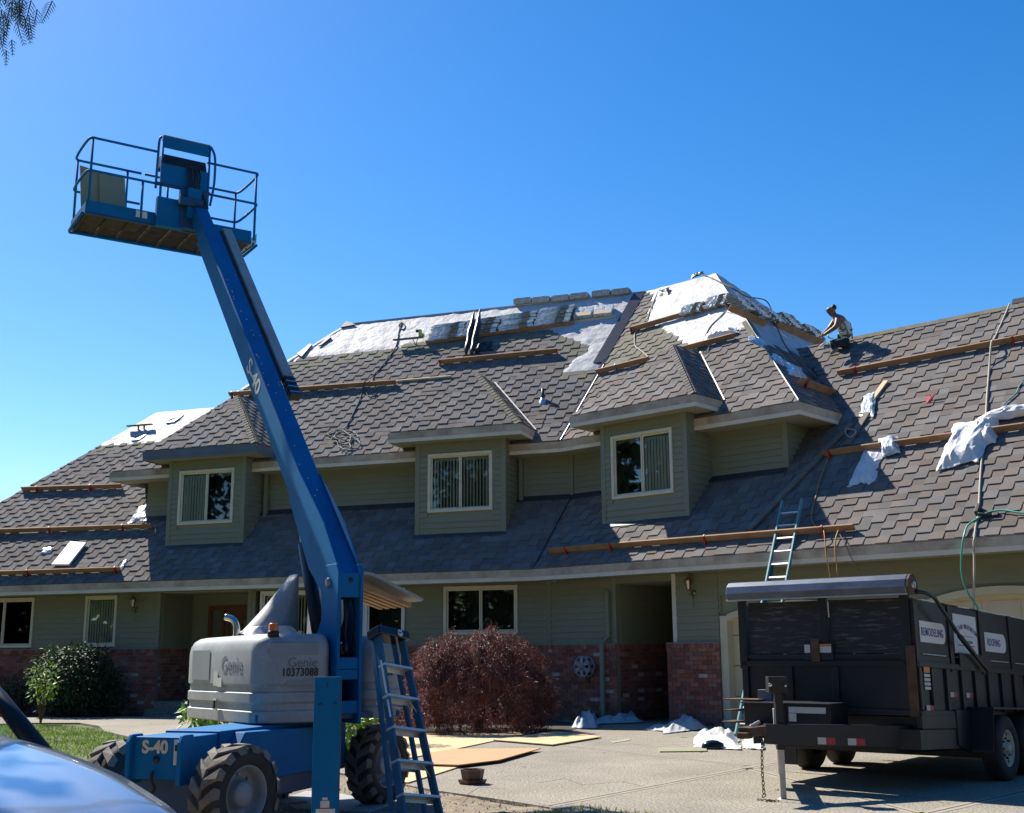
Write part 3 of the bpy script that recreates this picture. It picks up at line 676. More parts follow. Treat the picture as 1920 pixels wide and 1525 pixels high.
for x in (.14, .53):
    dr.prism([c2 + D1 * x + Z * 2.05, c2 + D1 * (x + .28) + Z * 2.05, c2 + D1 * (x + .28) + Z * 1.93, c2 + D1 * (x + .14) + Z * 2.0, c2 + D1 * x + Z * 1.93], N1 * .04, 'door_wood')
door = dr.build('door', house, bevel=.006)
g = MB(); g.box(c2 + D1 * .14 + Z * 1.0 + N1 * .01, D1 * .28, N1 * .006, Z * 1.05, 'glass'); g.build('pane', door); g = MB(); g.box(c2 + D1 * .53 + Z * 1.0 + N1 * .01, D1 * .28, N1 * .006, Z * 1.05, 'glass'); g.build('pane', door)
g = MB(); g.box(c + D1 * .09 + Z * .98 + N1 * .01, D1 * .33, N1 * .006, Z * 1.37, 'glass'); g.build('pane', door)
g = MB(); g.box(c - N1 * .06 + Z * .1, D1 * 1.5, N1 * .02, Z * 2.2, 'interior'); g.build('room_lining', door)
g = MB(); g.lathe(c2 + D1 * .87 + Z * .95 + N1 * .045, N1, [(.012, 0), (.012, .04), (.03, .05), (.032, .07), (.0, .085)], 'brass', 12); g.build('handle', door)
mb = MB()                                    # steps up to the entry
for i in range(2): mb.box(HP(1, -10.75, .5 - .4 * i, .0), D1 * 2.6, N1 * -1.9, Z * .17 * (i + 1), 'concrete')
mb.build('entry_step', house)
# frame 2 ground floor
wall(2, 0, 1.96, 0, BT, ZS); wall(2, 3.5, 4.64, 0, BT, ZS); wall(2, 1.96, 3.5, 0, 3.0, ZS, joined=True)
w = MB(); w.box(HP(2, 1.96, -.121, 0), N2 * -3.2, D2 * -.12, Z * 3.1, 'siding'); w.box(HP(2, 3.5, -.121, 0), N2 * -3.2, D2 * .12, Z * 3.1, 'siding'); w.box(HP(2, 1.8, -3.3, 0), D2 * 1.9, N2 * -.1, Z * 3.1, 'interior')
w.box(HP(2, 1.7, -.13, 3.0), D2 * 2.1, N2 * -3.2, Z * .05, 'soffit'); w.build('wall', house)
siding(HP(2, 1.96, -.12, 0), -N2, D2, 3.0, BT, 3.0, joined=True)
onebox('corner_trim', HP(2, 1.87, 0, BT), D2 * .1, N2 * .03, Z * (ZS - BT), 'trim_green'); onebox('corner_trim', HP(2, 3.49, 0, BT), D2 * .1, N2 * .03, Z * (ZS - BT), 'fascia_low'); onebox('corner_trim', HP(2, 0.0, .0, BT), D2 * .05, N2 * .03, Z * (ZS - BT), 'trim_green'); pass
# garage front with arched doors
def garage(u0, u1, zs, za):
    D, N = D2, N2; P = []; n = 14
    for i in range(n + 1):
        t = i / n; P.append((u0 + (u1 - u0) * t, zs + (za - zs) * (1 - (2 * t - 1) ** 2)))
    mb = MB()
    for (a, za_), (b, zb_) in zip(P, P[1:]):          # arched head trim
        mb.prism([HP(2, a, 0, za_), HP(2, b, 0, zb_), HP(2, b, 0, zb_ + .13), HP(2, a, 0, za_ + .13)], N * .05, 'door_cream')
        mb.prism([HP(2, a, -.25, za_ - .05), HP(2, b, -.25, zb_ - .05), HP(2, b, 0, zb_), HP(2, a, 0, za_)], V3((0, 0, .04)), 'door_cream')
    for a, s in ((u0, -1), (u1, 1)):
        mb.box(HP(2, a, 0, 0), D * s * .17, N * .05, Z * (zs + .1), 'door_cream'); mb.box(HP(2, a, 0, 0), D * s * .03, N * -.25, Z * zs, 'door_cream')
    mb.build('garage_door_frame', house)
    top = 2.655; w = MB()
    for (a, za_), (b, zb_) in zip(P, P[1:]): w.prism([HP(2, a, -.01, za_ + .02), HP(2, b, -.01, zb_ + .02), HP(2, b, -.01, top), HP(2, a, -.01, top)], N * -.1, 'siding')
    w.build('wall', house)
    h = .61; k = 0; z = 0
    door = None
    while z < za:
        d = MB(); d.box(HP(2, u0 - .02, -.2, z + .006), D * (u1 - u0 + .04), N * .04, Z * (min(h, za + .02 - z) - .012), 'door_cream')
        npn = max(2, int((u1 - u0) / .62)); pw = (u1 - u0) / npn
        for i in range(npn):
            if min(h, za - z) > .4: d.box(HP(2, u0 + pw * i + .07, -.159, z + .09), D * (pw - .14), N * .012, Z * (h - .18), 'door_cream')
        d.build('garage_door_panel', house, bevel=.008); z += h; k += 1
    mb = MB(); mb.box(HP(2, u0 - .02, -.24, 0), D * (u1 - u0 + .04), N * .03, Z * za, 'interior'); mb.build('garage_door', house)
    return top
t1 = garage(4.85, 7.9, 2.12, 2.36); t2 = garage(8.75, 12.1, 2.15, 2.46)
wall(2, 4.65, 16, 0, 2.64, ZS)
wall(2, 4.652, 4.7, 0, 2.3, 2.64, joined=True); wall(2, 8.06, 8.6, 0, BT, 2.64); wall(2, 12.26, 16, 0, BT, 2.64, joined=True)
w = MB(); w.box(HP(2, 7.9, -.02, 2.3), D2 * .2, N2 * -.08, Z * .34, 'siding'); w.box(HP(2, 8.56, -.02, 2.2), D2 * .2, N2 * -.08, Z * .45, 'siding'); w.box(HP(2, 4.62, -.02, 2.2), D2 * .24, N2 * -.08, Z * .45, 'siding'); w.build('wall', house)
w = MB()                                     # ceilings, back and end walls close the body of the house
w.box(HP(1, -20.5, -.03, 3.115), D1 * 20.2, N1 * -9, Z * .02, 'soffit'); w.box(HP(2, .3, -.03, 3.108), D2 * 15.7, N2 * -9, Z * .02, 'soffit')
w.box(HP(1, -20.5, -9, 0), D1 * 24, N1 * -.1, Z * 3.3, 'siding'); w.box(HP(2, -3, -9, 0), D2 * 19, N2 * -.1, Z * 3.3, 'siding'); w.box(HP(1, -20.5, -.13, 0), N1 * -9, D1 * -.1, Z * 3.3, 'siding'); w.box(HP(2, 16, -.13, 0), N2 * -9, D2 * .1, Z * 3.3, 'siding')
w.build('wall', house)
# brick base ----------------------------------------------------------
BL, BHt = .222, .0885
brick_rest = MB(); NB = [0]; brick_me = {}
def brickrun(f, u0, u1, v, single, z0=0.0, z1=BT - .10, axis=None, P0=None, N=None):
    D, NN = FR[f]; X = D; P0 = HP(f, u0, v, 0); L = u1 - u0
    if axis: X, NN, P0, L = axis
    P0 = V3((P0.x, P0.y, 0))
    core = MB(); core.box(P0 - NN * .12, X * L, NN * .115, Z * (z1 + .02), 'mortar'); core.build('brick_wall', house)
    k = 0; z = z0; r = random.Random(int(u0 * 31) + f)
    while z < z1 - .02:
        x = -(BL / 2 if k % 2 else 0)
        while x < L - .01:
            a, b = max(0, x + .005), min(L, x + BL - .005)
            if b - a > .03:
                m = 'brick_pale' if r.random() < .03 else 'brick'; j = r.uniform(0, .004)
                if single and NB[0] < 300:
                    key = (round(b - a, 3), m)
                    if key not in brick_me:
                        t = MB(); t.box((0, 0, 0), (b - a, 0, 0), (0, .02, 0), (0, 0, BHt - .011), m)
                        me = bpy.data.meshes.new('brick'); me.from_pydata(t.v, [], t.f); me.materials.append(M[m]); brick_me[key] = me
                    mw = Matrix((X, -NN, Z)).transposed().to_4x4(); mw.translation = P0 + X * a + Z * (z + .005) + NN * (.012 + j)
                    place(brick_me[key], 'brick', mw, house); NB[0] += 1
                else: brick_rest.box(P0 + X * a + Z * (z + .005) - NN * .008, X * (b - a), NN * (.02 + j), Z * (BHt - .011), m)
            x += BL
        z += BHt; k += 1
    x = 0                                      # soldier cap course
    while x < L - .01:
        brick_rest.box(P0 + X * (x + .004) + Z * z1 - NN * .05, X * min(.082, L - x), NN * (.085 + r.uniform(0, .005)), Z * .095, 'brick'); x += .09
    c = MB(); c.box(P0 + Z * (z1 + .096) - NN * .12, X * L, NN * .15, Z * .02, 'trim_green'); c.build('sill_trim', house)
brickrun(2, 3.36, 4.66, .08, True)
brickrun(2, .012, 1.99, .08, True)
brickrun(2, 0, 0, 0, False, axis=(-N2, -D2, HP(2, 3.38, .08, 0), 3.0))
brickrun(2, 0, 0, 0, False, axis=(-N2, D2, HP(2, 1.97, .08, 0), 3.0))
brickrun(1, -8.15, -.012, .08, False); brickrun(1, -20.5, -10.76, .08, False)
brickrun(1, 0, 0, 0, False, axis=(-N1, D1, HP(1, -10.78, .08, 0), 1.4))
brickrun(2, 8.08, 8.58, .08, False); brickrun(2, 12.28, 16, .08, False)
o = brick_rest.build('brick_field', house); o['kind'] = 'stuff'
# downspout, lamps, vent pipe
mb = MB(); a = onwall(2, .05, 1142, 1113); b = onwall(2, .05, 1141, 1195)
mb.box(HP(2, 1.72, .03, 1.85), D2 * .09, N2 * .07, Z * 1.0, 'trim_green'); mb.prism([HP(2, 1.72, .03, 1.85), HP(2, 1.72, .10, 1.85), HP(2, 1.60, .19, 1.70), HP(2, 1.60, .12, 1.70)], D2 * .09, 'trim_green')
mb.box(HP(2, 1.60, .115, .05), D2 * .09, N2 * .07, Z * 1.66, 'trim_green'); mb.build('downspout', house)
def wall_lamp(f, u, z):
    D, N = FR[f]; c = HP(f, u, .03, z); mb = MB()
    mb.lathe(c, N, [(0, 0), (.06, 0), (.06, .015), (.02, .03)], 'brass', 14); mb.tube(spline([c, c + N * .12 - Z * .04, c + N * .17 + Z * .02], 5), .012, 'brass')
    mb.tube([c - Z * .02 + N * .03, c - Z * .3 + N * .03], [.014, .006], 'brass'); q = c + N * .17 + Z * .03
    mb.lathe(q, Z, [(.02, 0), (.06, .02), (.055, .03)], 'brass', 8, False); mb.lathe(q, Z, [(.10, .22), (.09, .25), (.03, .31), (.015, .36), (0, .38)], 'brass', 8, False)
    for i in range(8): a = i * pi / 4; e = V3((cos(a), sin(a), 0)); mb.tube([q + e * .055 + Z * .02, q + e * .095 + Z * .23], .005, 'brass', 4)
    o = mb.build('wall_lamp', house); g = MB(); g.lathe(q, Z, [(.05, .03), (.088, .22)], 'clear_film', 8, False); g.build('lamp_glass', o)
    g = MB(); g.lathe(q, Z, [(.0, .02), (.025, .03), (.03, .1), (.012, .16), (0, .17)], 'lamp_glass', 10); g.build('bulb', o)
wall_lamp(2, 4.05, 2.72); wall_lamp(1, -11.52, 2.70)
b = onU(1, 1018, 752); mb = MB(); mb.tube([b - Z * .05, b + Z * .33], .042, 'black', 12); mb.lathe(b + Z * .02, Z, [(.13, -.13), (.09, .0), (.055, .05)], 'bright_metal', 14); mb.build('vent_pipe', house)
# shingles along ridge of the garage wing
capline(HP(2, 5.6, .7 - HR, LE + HR), HP(2, 15.9, .7 - HR, LE + HR), pR2.N, (-N2 + Z).normalized(), w=.15, step=.2, m='shingle_olive')
mb = MB()      # white-edged ridge of the stripped main roof
A, B = pU1.p(-8.4, HU * RT2, .02), pU1.p(.6 * TV + TV * HU, HU * RT2, .02); mb.box(A, B - A, -Z * .03, N1 * .05, 'felt');  C2 = pU1.p(-8.4, HU * RT2, .02)
p9 = pU1.p(-13.1 + 4.7 * .52, HU * RT2 * .52, .02); mb.box(p9, C2 - p9, Z * .02, -D1 * .12, 'felt'); mb.build('ridge_edge', house)
o = shingle_field.build('shingle_field', house); o['kind'] = 'stuff'
if siding_rest.v: o = siding_rest.build('siding_field', house); o['kind'] = 'stuff'
print('shingles', NSH, 'bricks', NB, 'siding', SB)

# ================================================================== BOOM LIFT
LA = V3((-2.40, 11.2, 0)); la = V3((.84, .54, 0)).normalized(); lb = V3((-.54, .84, 0)).normalized()
def LP(w, b, z): return LA + la * w + lb * b + Z * z
lift = thing('boom_lift', LP(.8, 1.0, 0), 'tall blue boom lift with grey engine covers and its basket raised over the lawn', 'boom lift')
# chassis
cd = V3((.32, .947, 0)).normalized(); ad = V3((.947, -.32, 0)).normalized()
W1 = V3((-2.30, 10.1, 0)); M13 = W1 - ad * .62; CZ = 0.0
def CP(x, y, z): return M13 + ad * x + cd * y + Z * z
mb = MB()
mb.prism([CP(-.26, -.22, .50), CP(.26, -.22, .50), CP(.26, -.22, .84), CP(-.26, -.22, .84)], cd * .5, 'lift_blue')
mb.prism([CP(-.28, .28, .34), CP(.28, .28, .34), CP(.28, .28, .86), CP(-.28, .28, .86)], cd * 2.4, 'lift_blue')
mb.prism([CP(.28, .1, .40), CP(.28, 2.6, .40), CP(.28, 2.3, .80), CP(.28, .5, .84)], ad * .12, 'lift_blue')
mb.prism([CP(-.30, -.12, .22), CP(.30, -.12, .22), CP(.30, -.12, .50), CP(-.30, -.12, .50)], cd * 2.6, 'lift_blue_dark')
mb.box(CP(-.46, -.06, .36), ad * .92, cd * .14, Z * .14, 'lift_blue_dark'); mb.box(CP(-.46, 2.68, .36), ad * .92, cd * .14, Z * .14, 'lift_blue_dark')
for x in (-.27, .225):                         # tie-down ears on the end plate
    mb.prism([CP(x, -.28, .46), CP(x, -.28, .80), CP(x, -.24, .86), CP(x, -.1, .86), CP(x, -.1, .46)], ad * .045, 'lift_blue')
mb.build('chassis', lift, bevel=.012)
text('S-40', CP(-.02, -.224, .755), ad, -cd, .14, 'decal_cream', lift, bold=.006)
mb = MB(); mb.box(CP(.165, -.224, .62), ad * .06, -cd * .003, Z * .2, 'sticker'); mb.box(CP(.175, -.227, .73), ad * .04, -cd * .003, Z * .05, 'black'); mb.build('sticker', lift)
mb = MB(); mb.lathe(CP(0, -.225, .66), -cd, [(.03, 0), (.03, .006), (0, .006)], 'black', 12); mb.build('port', lift)
mb = MB(); mb.tube(spline([CP(-.02, -.24, .56), CP(0, -.28, .50), CP(.01, -.25, .44), CP(-.01, -.24, .40)], 4), .014, 'rubber'); mb.build('tow_hook', lift)
def wheel(c, ax, parent, r=.395, w=.30, name='wheel', dusty=True):
    ax = V3(ax).normalized(); h = w / 2; mb = MB()
    mb.lathe(c, ax, [(r * .56, -h * .98), (r * .80, -h), (r * .93, -h * .85), (r * .955, -h * .5), (r * .96, 0), (r * .955, h * .5), (r * .93, h * .85), (r * .80, h), (r * .62, h * .96), (r * .585, h * .8)], 'rubber', 48)
    tyre = mb.build(name, parent); mb = MB(); a = ax.orthogonal().normalized(); a = (Z - ax * Z.dot(ax)).normalized(); b = ax.cross(a); n = 15
    def R(t, rr, x): return c + (a * cos(t) + b * sin(t)) * rr + ax * x
    for i in range(n):                         # staggered chevron lugs
        for s in (-1, 1):
            t = 2 * pi * (i + (.5 if s > 0 else 0)) / n; dt = 2 * pi / n * .30; sh = 2 * pi / n * .62
            lo = [R(t - dt + sh, r * .93, -.01 * s), R(t + dt + sh, r * .93, -.01 * s), R(t + dt * 1.1, r * .93, h * .86 * s), R(t - dt * 1.1, r * .93, h * .86 * s)]
            hi = [R(t - dt * .8 + sh, r * 1.02, .0), R(t + dt * .8 + sh, r * 1.02, .0), R(t + dt * .9, r * 1.0, h * .9 * s), R(t - dt * .9, r * 1.0, h * .9 * s)]
            ou = [R(t + dt * .9, r * .84, h * 1.03 * s), R(t - dt * .9, r * .84, h * 1.03 * s)]
            vs = lo + hi + ou; mb.add(vs, [(4, 5, 6, 7), (0, 1, 5, 4), (1, 2, 6, 5), (3, 0, 4, 7), (7, 6, 8, 9), (2, 8, 6), (3, 7, 9), (6, 5, 4, 7)][:7], 'rubber_dusty')
    mb.build('tread', tyre)
    mb = MB(); q = h
    mb.lathe(c, ax, [(r * .60, q * .80), (r * .585, q * .9), (r * .56, q * .86), (r * .52, q * .45), (r * .50, q * .12), (r * .34, q * .10), (r * .27, q * .3), (r * .27, q * .62), (r * .22, q * .72), (0, q * .74)], 'rim_grey', 36)
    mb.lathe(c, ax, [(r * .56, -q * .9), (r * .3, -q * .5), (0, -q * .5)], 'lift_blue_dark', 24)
    for k in range(8): t = 2 * pi * k / 8; mb.lathe(R(t, r * .40, q * .10), ax, [(.014, 0), (.014, .022), (0, .022)], 'rim_grey', 6, False)
    mb.build('rim', tyre); return tyre
def rotz(v, d): return Matrix.Rotation(radians(d), 3, 'Z') @ V3(v)
R_ = .395
wheel(W1 + Z * R_ - Z * .012, rotz(ad, -13), lift); wheel(CP(.62, 2.75, R_ - .012), rotz(ad, -10), lift)
wheel(CP(-.62, .18, R_ - .012), rotz(-ad, -8), lift); wheel(CP(-.62, 2.75, R_ - .012), -ad, lift)
mb = MB(); mb.lathe(CP(.44, 0, .43), ad, [(.10, -.1), (.13, 0), (.13, .10), (.16, .12), (.16, .14), (.1, .16)], 'black', 20); mb.lathe(CP(.44, 2.75, .43), ad, [(.10, -.1), (.13, 0), (.13, .1)], 'black', 20)
mb.build('hub', lift)
# slew ring and turntable base
mb = MB(); mb.lathe(LP(.72, 1.15, .84), Z, [(.55, 0), (.62, 0), (.62, .05), (.5, .05), (0, .05)], 'black', 40); mb.build('slew_ring', lift)
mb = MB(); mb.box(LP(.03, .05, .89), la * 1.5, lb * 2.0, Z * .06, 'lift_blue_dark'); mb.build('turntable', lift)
def cover(w0, w1, b0, b1, z0, z1, m='cover_grey', parent=None, dip=0.0, name='engine_cover', lip=True):
    """moulded cover: rounded top and corners, two pressed grooves low down"""
    mb = MB(); rows = []
    def ring(z, ins, fl):
        r = .17 - ins * .3; pts = []
        x0, x1, y0, y1 = w0 + ins + fl, w1 - ins * (1 if w1 > 1.2 else .25), b0 + ins + fl, b1 - ins
        for cx, cy, s in ((x0 + r, y0 + r, pi), (x1 - r, y0 + r, 1.5 * pi), (x1 - r, y1 - r, 0), (x0 + r, y1 - r, .5 * pi)):
            for k in range(6): t = s + k * pi / 10; pts.append((cx + r * cos(t), cy + r * sin(t)))
        return [LP(x, y, z + dip * (y - b0)) for x, y in pts]
    H = z1 - z0
    prof = [(0, 0, .02), (.012, 0, .0), (.13 * H, 0, .0), (.145 * H, 0, .022), (.21 * H, 0, .022), (.235 * H, 0, .0), (.335 * H, 0, .0), (.35 * H, 0, .022), (.415 * H, 0, .022), (.44 * H, 0, .0), (.80 * H, .0, 0), (.88 * H, .012, 0), (.945 * H, .04, 0), (.985 * H, .09, 0), (H, .15, 0)]
    vs = []; n = 24
    for z, ins, fl in prof: vs += ring(z0 + z, ins, fl)
    k = len(prof); fs = [(j * n + i, j * n + (i + 1) % n, (j + 1) * n + (i + 1) % n, (j + 1) * n + i) for j in range(k - 1) for i in range(n)]
    fs += [[(k - 1) * n + i for i in range(n)], list(range(n))[::-1]]
    mb.add(vs, fs, m, True); o = mb.build(name, parent or lift)
    for p in o.data.polygons: p.use_smooth = True
    es = o.modifiers.new('es', 'EDGE_SPLIT'); es.split_angle = radians(32); return o
cv1 = cover(0, .79, 0, 2.14, .87, 1.70, dip=-.01); cv2 = cover(1.12, 1.60, .04, 1.9, .885, 1.68)
nrm = -lb; lft = -la
mb = MB(); 
def decal(P0, X, Y, N, m='cover_patch', parent=None, name='patch', off=.004): mb = MB(); mb.box(V3(P0) + N * off, X, Y, N * .002, m); return mb.build(name, parent or lift)
decal(LP(.12, 0, 1.50), la * .50, Z * .11, nrm, 'cover_patch', cv1); decal(LP(.30, 0, 1.215), la * .3, Z * .05, nrm, 'cover_patch', cv1)
text('Genie', LP(.46, -.005, 1.425), la, nrm, .125, 'decal_grey', cv1, bold=-.001); text('10373088', LP(.435, -.006, 1.335), la, nrm, .105, 'ink', cv1, bold=.002, sx=.84, spc=1.06)
decal(LP(0, 1.32, 1.25), lb * .56, Z * .30, lft, 'cover_patch', cv1); text('Genie', LP(-.004, .66, 1.40), -lb, lft, .23, 'decal_grey', cv1, bold=.001, sx=1.05, extr=.0004, spc=1.05)
for b0, z0, dz in ((1.05, 1.20, .14), (.93, 1.19, .09)): decal(LP(0, b0, z0), lb * .12, Z * dz, lft, 'sticker', cv1, 'sticker', .006)
mb = MB(); mb.box(LP(-.012, 1.0, .965), lb * .09, Z * .11, lft * .02, 'chrome'); mb.box(LP(-.03, 1.03, .98), lb * .03, Z * .08, lft * .012, 'black'); mb.build('latch', cv1)
decal(LP(1.20, .04, 1.47), la * .32, Z * .10, nrm, 'cover_patch', cv2); text('Genie', LP(1.37, .034, 1.41), la, nrm, .11, 'decal_grey', cv2, bold=-.001); text('10373088', LP(1.37, .033, 1.325), la, nrm, .105, 'ink', cv2, bold=.003, sx=.68)
# raised scoop on the cover, exhaust, beacon
mb = MB(); P = [(.25, .62), (.72, .62), (.72, 1.5), (.25, 1.5)]; Q = [(.36, .80), (.66, .78), (.66, 1.25), (.36, 1.25)]
vs = [LP(x, y, 1.685) for x, y in P] + [LP(x, y, 1.79) for x, y in Q]; mb.add(vs, [(4, 5, 6, 7), (0, 1, 5, 4), (1, 2, 6, 5), (2, 3, 7, 6), (3, 0, 4, 7)], 'cover_grey'); mb.build('air_scoop', lift, bevel=.03)
mb = MB(); c = LP(.24, 1.25, 1.62); mb.tube(spline([c, c + Z * .16, c + Z * .24 - la * .03 + lb * .03, c + Z * .27 - la * .10 + lb * .08], 6), .034, 'chrome', 12); mb.build('exhaust', lift)
mb = MB(); c = LP(.19, .09, 1.69); mb.lathe(c, Z, [(.055, -.02), (.055, .03), (.045, .035)], 'black', 16, True, True); o = mb.build('beacon', lift); mb = MB(); mb.lathe(c, Z, [(.045, .035), (.045, .095), (.038, .105), (0, .105)], 'amber', 16); mb.build('beacon_lens', o)
# riser: two side plates with cross plates
PW0, PW1, PB = .80, 1.075, -.02
for w, s in ((PW0, 1), (PW1, -1)):
    mb = MB(); mb.prism([LP(w, PB, .84), LP(w, .50, .84), LP(w, .62, 1.5), LP(w, .36, 1.86), LP(w, .40, 2.12), LP(w, .36, 2.38), LP(w, .04, 2.38), LP(w, PB, 2.30)], la * s * .035, 'lift_blue'); mb.build('riser_plate', lift, bevel=.006)
def cross(z0, z1, m='lift_blue', b=PB + .012): mb = MB(); mb.box(LP(PW0 + .035, b, z0), la * (PW1 - PW0 - .07), lb * .03, Z * (z1 - z0), m); mb.build('cross_plate', lift, bevel=.004)
cross(2.05, 2.29); cross(1.36, 1.47, 'lift_blue'); cross(1.26, 1.355); cross(.94, 1.06)
mb = MB(); mb.box(LP(PW0 + .035, .42, .9), la * (PW1 - PW0 - .07), lb * .03, Z * 1.1, 'lift_blue_dark'); mb.build('cross_plate', lift)
for w in (.86, 1.0): mb = MB(); mb.lathe(LP(PW0 - .002, .2, 2.2), -la, [(.05, 0), (.05, .02), (.02, .03), (0, .03)], 'steel_bracket', 14); mb.build('pivot_pin', lift); break
mb = MB(); mb.lathe(LP(.94, PB + .01, 2.22), nrm, [(.022, 0), (.022, .008), (0, .008)], 'black', 12); mb.build('bolt', lift)
r = random.Random(4)
for k in range(6):
    x = .86 + .028 * k; mb = MB(); mb.tube(spline([LP(x, .12, 2.1), LP(x + r.uniform(-.03, .03), .08, 1.9), LP(x + r.uniform(-.03, .03), .1, 1.7), LP(x + r.uniform(-.04, .04), .06, 1.55), LP(.93 + .02 * k - .04, .15, 1.44)], 6), .011, 'black'); mb.build('hydraulic_hose', lift)
mb = MB(); mb.tube([LP(.95, .12, 1.40), LP(.91, .14, 1.66)], [.045, .035], 'black_gloss', 12); mb.tube([LP(.91, .14, 1.60), LP(.91, .14, 1.62)], .042, 'chrome', 12); mb.build('hydraulic_motor', lift)
# boom
BK = LP(.94, .20, 2.22)
TPX = onplane(372, 400, LP(.94, 0, 0), la)
bdir0 = (lb * 1.0 + Z * 1.06).normalized()
def boomseg(w, h0, h1, l0, l1, m, name, off=0, wo=0):
    bn = (-lb * bdir0.z + Z * sqrt(1 - bdir0.z ** 2)).normalized()    # upper/back normal of the boom
    mb = MB(); P = []
    for l, h in ((l0, h0), (l1, h1)):
        c = BK + bdir0 * l + bn * off + la * wo
        P += [c - la * w / 2 - bn * h / 2, c + la * w / 2 - bn * h / 2, c + la * w / 2 + bn * h / 2, c - la * w / 2 + bn * h / 2]
    mb.add(P, [(0, 3, 2, 1), (4, 5, 6, 7), (0, 1, 5, 4), (1, 2, 6, 5), (2, 3, 7, 6), (3, 0, 4, 7)], m)
    return mb, bn
mb, bn = boomseg(.24, .34, .30, -.1, 7.1, 'lift_blue', 'boom'); boom = mb.build('boom', lift, bevel=.012)
mb, _ = boomseg(.19, .25, .25, 7.0, 7.78, 'lift_blue', 'boom'); mb.build('boom', lift, bevel=.01)
# flared root of the boom
mb = MB(); c = BK; P = [c - bn * .20 + bdir0 * -.05, c - bn * .30 + bdir0 * .5, c - bn * .19 + bdir0 * 1.5, c + bn * .175 + bdir0 * 1.5, c + bn * .26 + bdir0 * .55, c + bn * .20 - bdir0 * .12]
mb.prism([p - la * .126 for p in P], la * .012, 'lift_blue'); mb.prism([p + la * .126 for p in P], -la * .012, 'lift_blue'); mb.build('boom_plate', lift)
text('S-40', BK + bdir0 * 3.55 - la * .122, -bdir0, -la, .27, 'decal_cream', boom, bold=.006, sx=1.25)
r = random.Random(9); mb = MB()
for k in range(26):
    l = r.uniform(.6, 5.8); mb.cbox(BK + bdir0 * l + bn * .166 + la * r.uniform(-.08, .08), la * .012, bdir0 * r.uniform(.01, .02), bn * .003, 'sticker')
mb.build('paint_chip', boom)['kind'] = 'stuff'
# cable track beside the boom
mb = MB(); 
def track(l0, l1, w, h, m, wo, off): 
    c0 = BK + bdir0 * l0 + bn * off + la * wo; mb.box(c0 - la * w / 2 - bn * h / 2, la * w, bn * h, bdir0 * (l1 - l0), m)
track(3.4, 7.1, .13, .10, 'cover_grey', .24, .13); track(3.4, 7.08, .05, .07, 'black', .15, .11); mb.build('cable_track', lift, bevel=.006)
mb = MB()
for k in range(7): track(3.02 + k * .055, 3.06 + k * .055, .13, .10, 'black', .24, .13)
for k in range(3): track(3.06 + k * .11, 3.075 + k * .11, .134, .106, 'chrome', .24, .13)
mb.build('cable_chain', lift)['kind'] = 'stuff'
mb = MB(); a = BK - bn * .23 + bdir0 * 1.55; b = LP(.94, .62, 1.45); mb.tube([b, b + (a - b) * .70], .072, 'black', 16); mb.tube([b + (a - b) * .70, a], .042, 'chrome', 16); mb.build('lift_cylinder', lift)
# open swing covers behind the riser
mb = MB()
P = [LP(.30, 1.0, 1.68), LP(.62, .95, 1.68), LP(.70, 1.1, 2.34), LP(.58, 1.25, 2.20), LP(.42, 1.3, 1.98), LP(.30, 1.25, 1.80)]
vs = []; fs = []; n = 8
for i in range(n + 1):
    t = i / n; z = 1.68 + .66 * t; w = .55 * (1 - t) ** .8 + .05
    for k in range(9): a = pi * (k / 8) ; vs.append(LP(.80 + .06 * t - w * sin(a) * .95 * (.6 + .4 * (1 - t)), 1.25 + .30 * cos(a) * (1 - t * .6), z))
fs = [(i * 9 + k, i * 9 + k + 1, (i + 1) * 9 + k + 1, (i + 1) * 9 + k) for i in range(n) for k in range(8)]
mb.add(vs, fs, 'cover_grey', True); o = mb.build('swing_cover', lift); sm = o.modifiers.new('s', 'SOLIDIFY'); sm.thickness = .02
mb = MB(); K = spline([LP(1.13, .5, 1.70), LP(1.15, .5, 1.95), LP(1.18, .5, 2.16), LP(1.26, .5, 2.29), LP(1.40, .5, 2.31), LP(1.62, .5, 2.22), LP(1.86, .5, 2.12), LP(2.02, .5, 2.05)], 4)
D0 = lb * .95
for p, q in zip(K, K[1:]):
    t = (q - p).normalized(); nn = t.cross(lb).normalized(); mb.prism([p, q, q + D0, p + D0], nn * .03, 'cover_grey')
mb.build('swing_cover', lift)
mb = MB()
for k in range(5):
    b = .62 + k * .17; mb.prism([LP(1.30, b, 2.265), LP(1.95, b, 2.03), LP(1.95, b, 1.99), LP(1.30, b, 2.2)], lb * .09, 'hoodfoam')
mb.build('cover_lining', lift)
# basket
e1 = la; e2 = lb; BN = EYE + (V3((-5.799, 15.085, 7.418)) - EYE) * 1.035; BL_, BD_ = 2.44, .90
def BP(x, y, z): return BN + (e1 * x + e2 * y + Z * z) * 1.035
RA = .019
mb = MB()
mb.tube(spline([BP(-.02, .05, .0), BP(-.02, BD_ - .06, 0), BP(.06, BD_, 0)], 3) + spline([BP(BL_ - .06, BD_, 0), BP(BL_ + .02, BD_ - .06, 0), BP(BL_ + .02, .05, 0)], 3), .022, 'lift_blue')
mb.box(BP(0, 0, -.01), e1 * BL_, e2 * .05, Z * .05, 'lift_blue_dark'); 
mb.build('platform_frame', lift)
mb = MB()
for i in range(9): mb.box(BP(.02 + i * .297, .05, 0.0), e1 * .035, e2 * (BD_ - .07), Z * .03, 'rust_grate')
for j in range(20):
    mb.box(BP(.02, .07 + j * .042, .03), e1 * (BL_ - .04), e2 * (.018 if (j * 7) % 5 else .03), Z * .012, 'rust_grate')
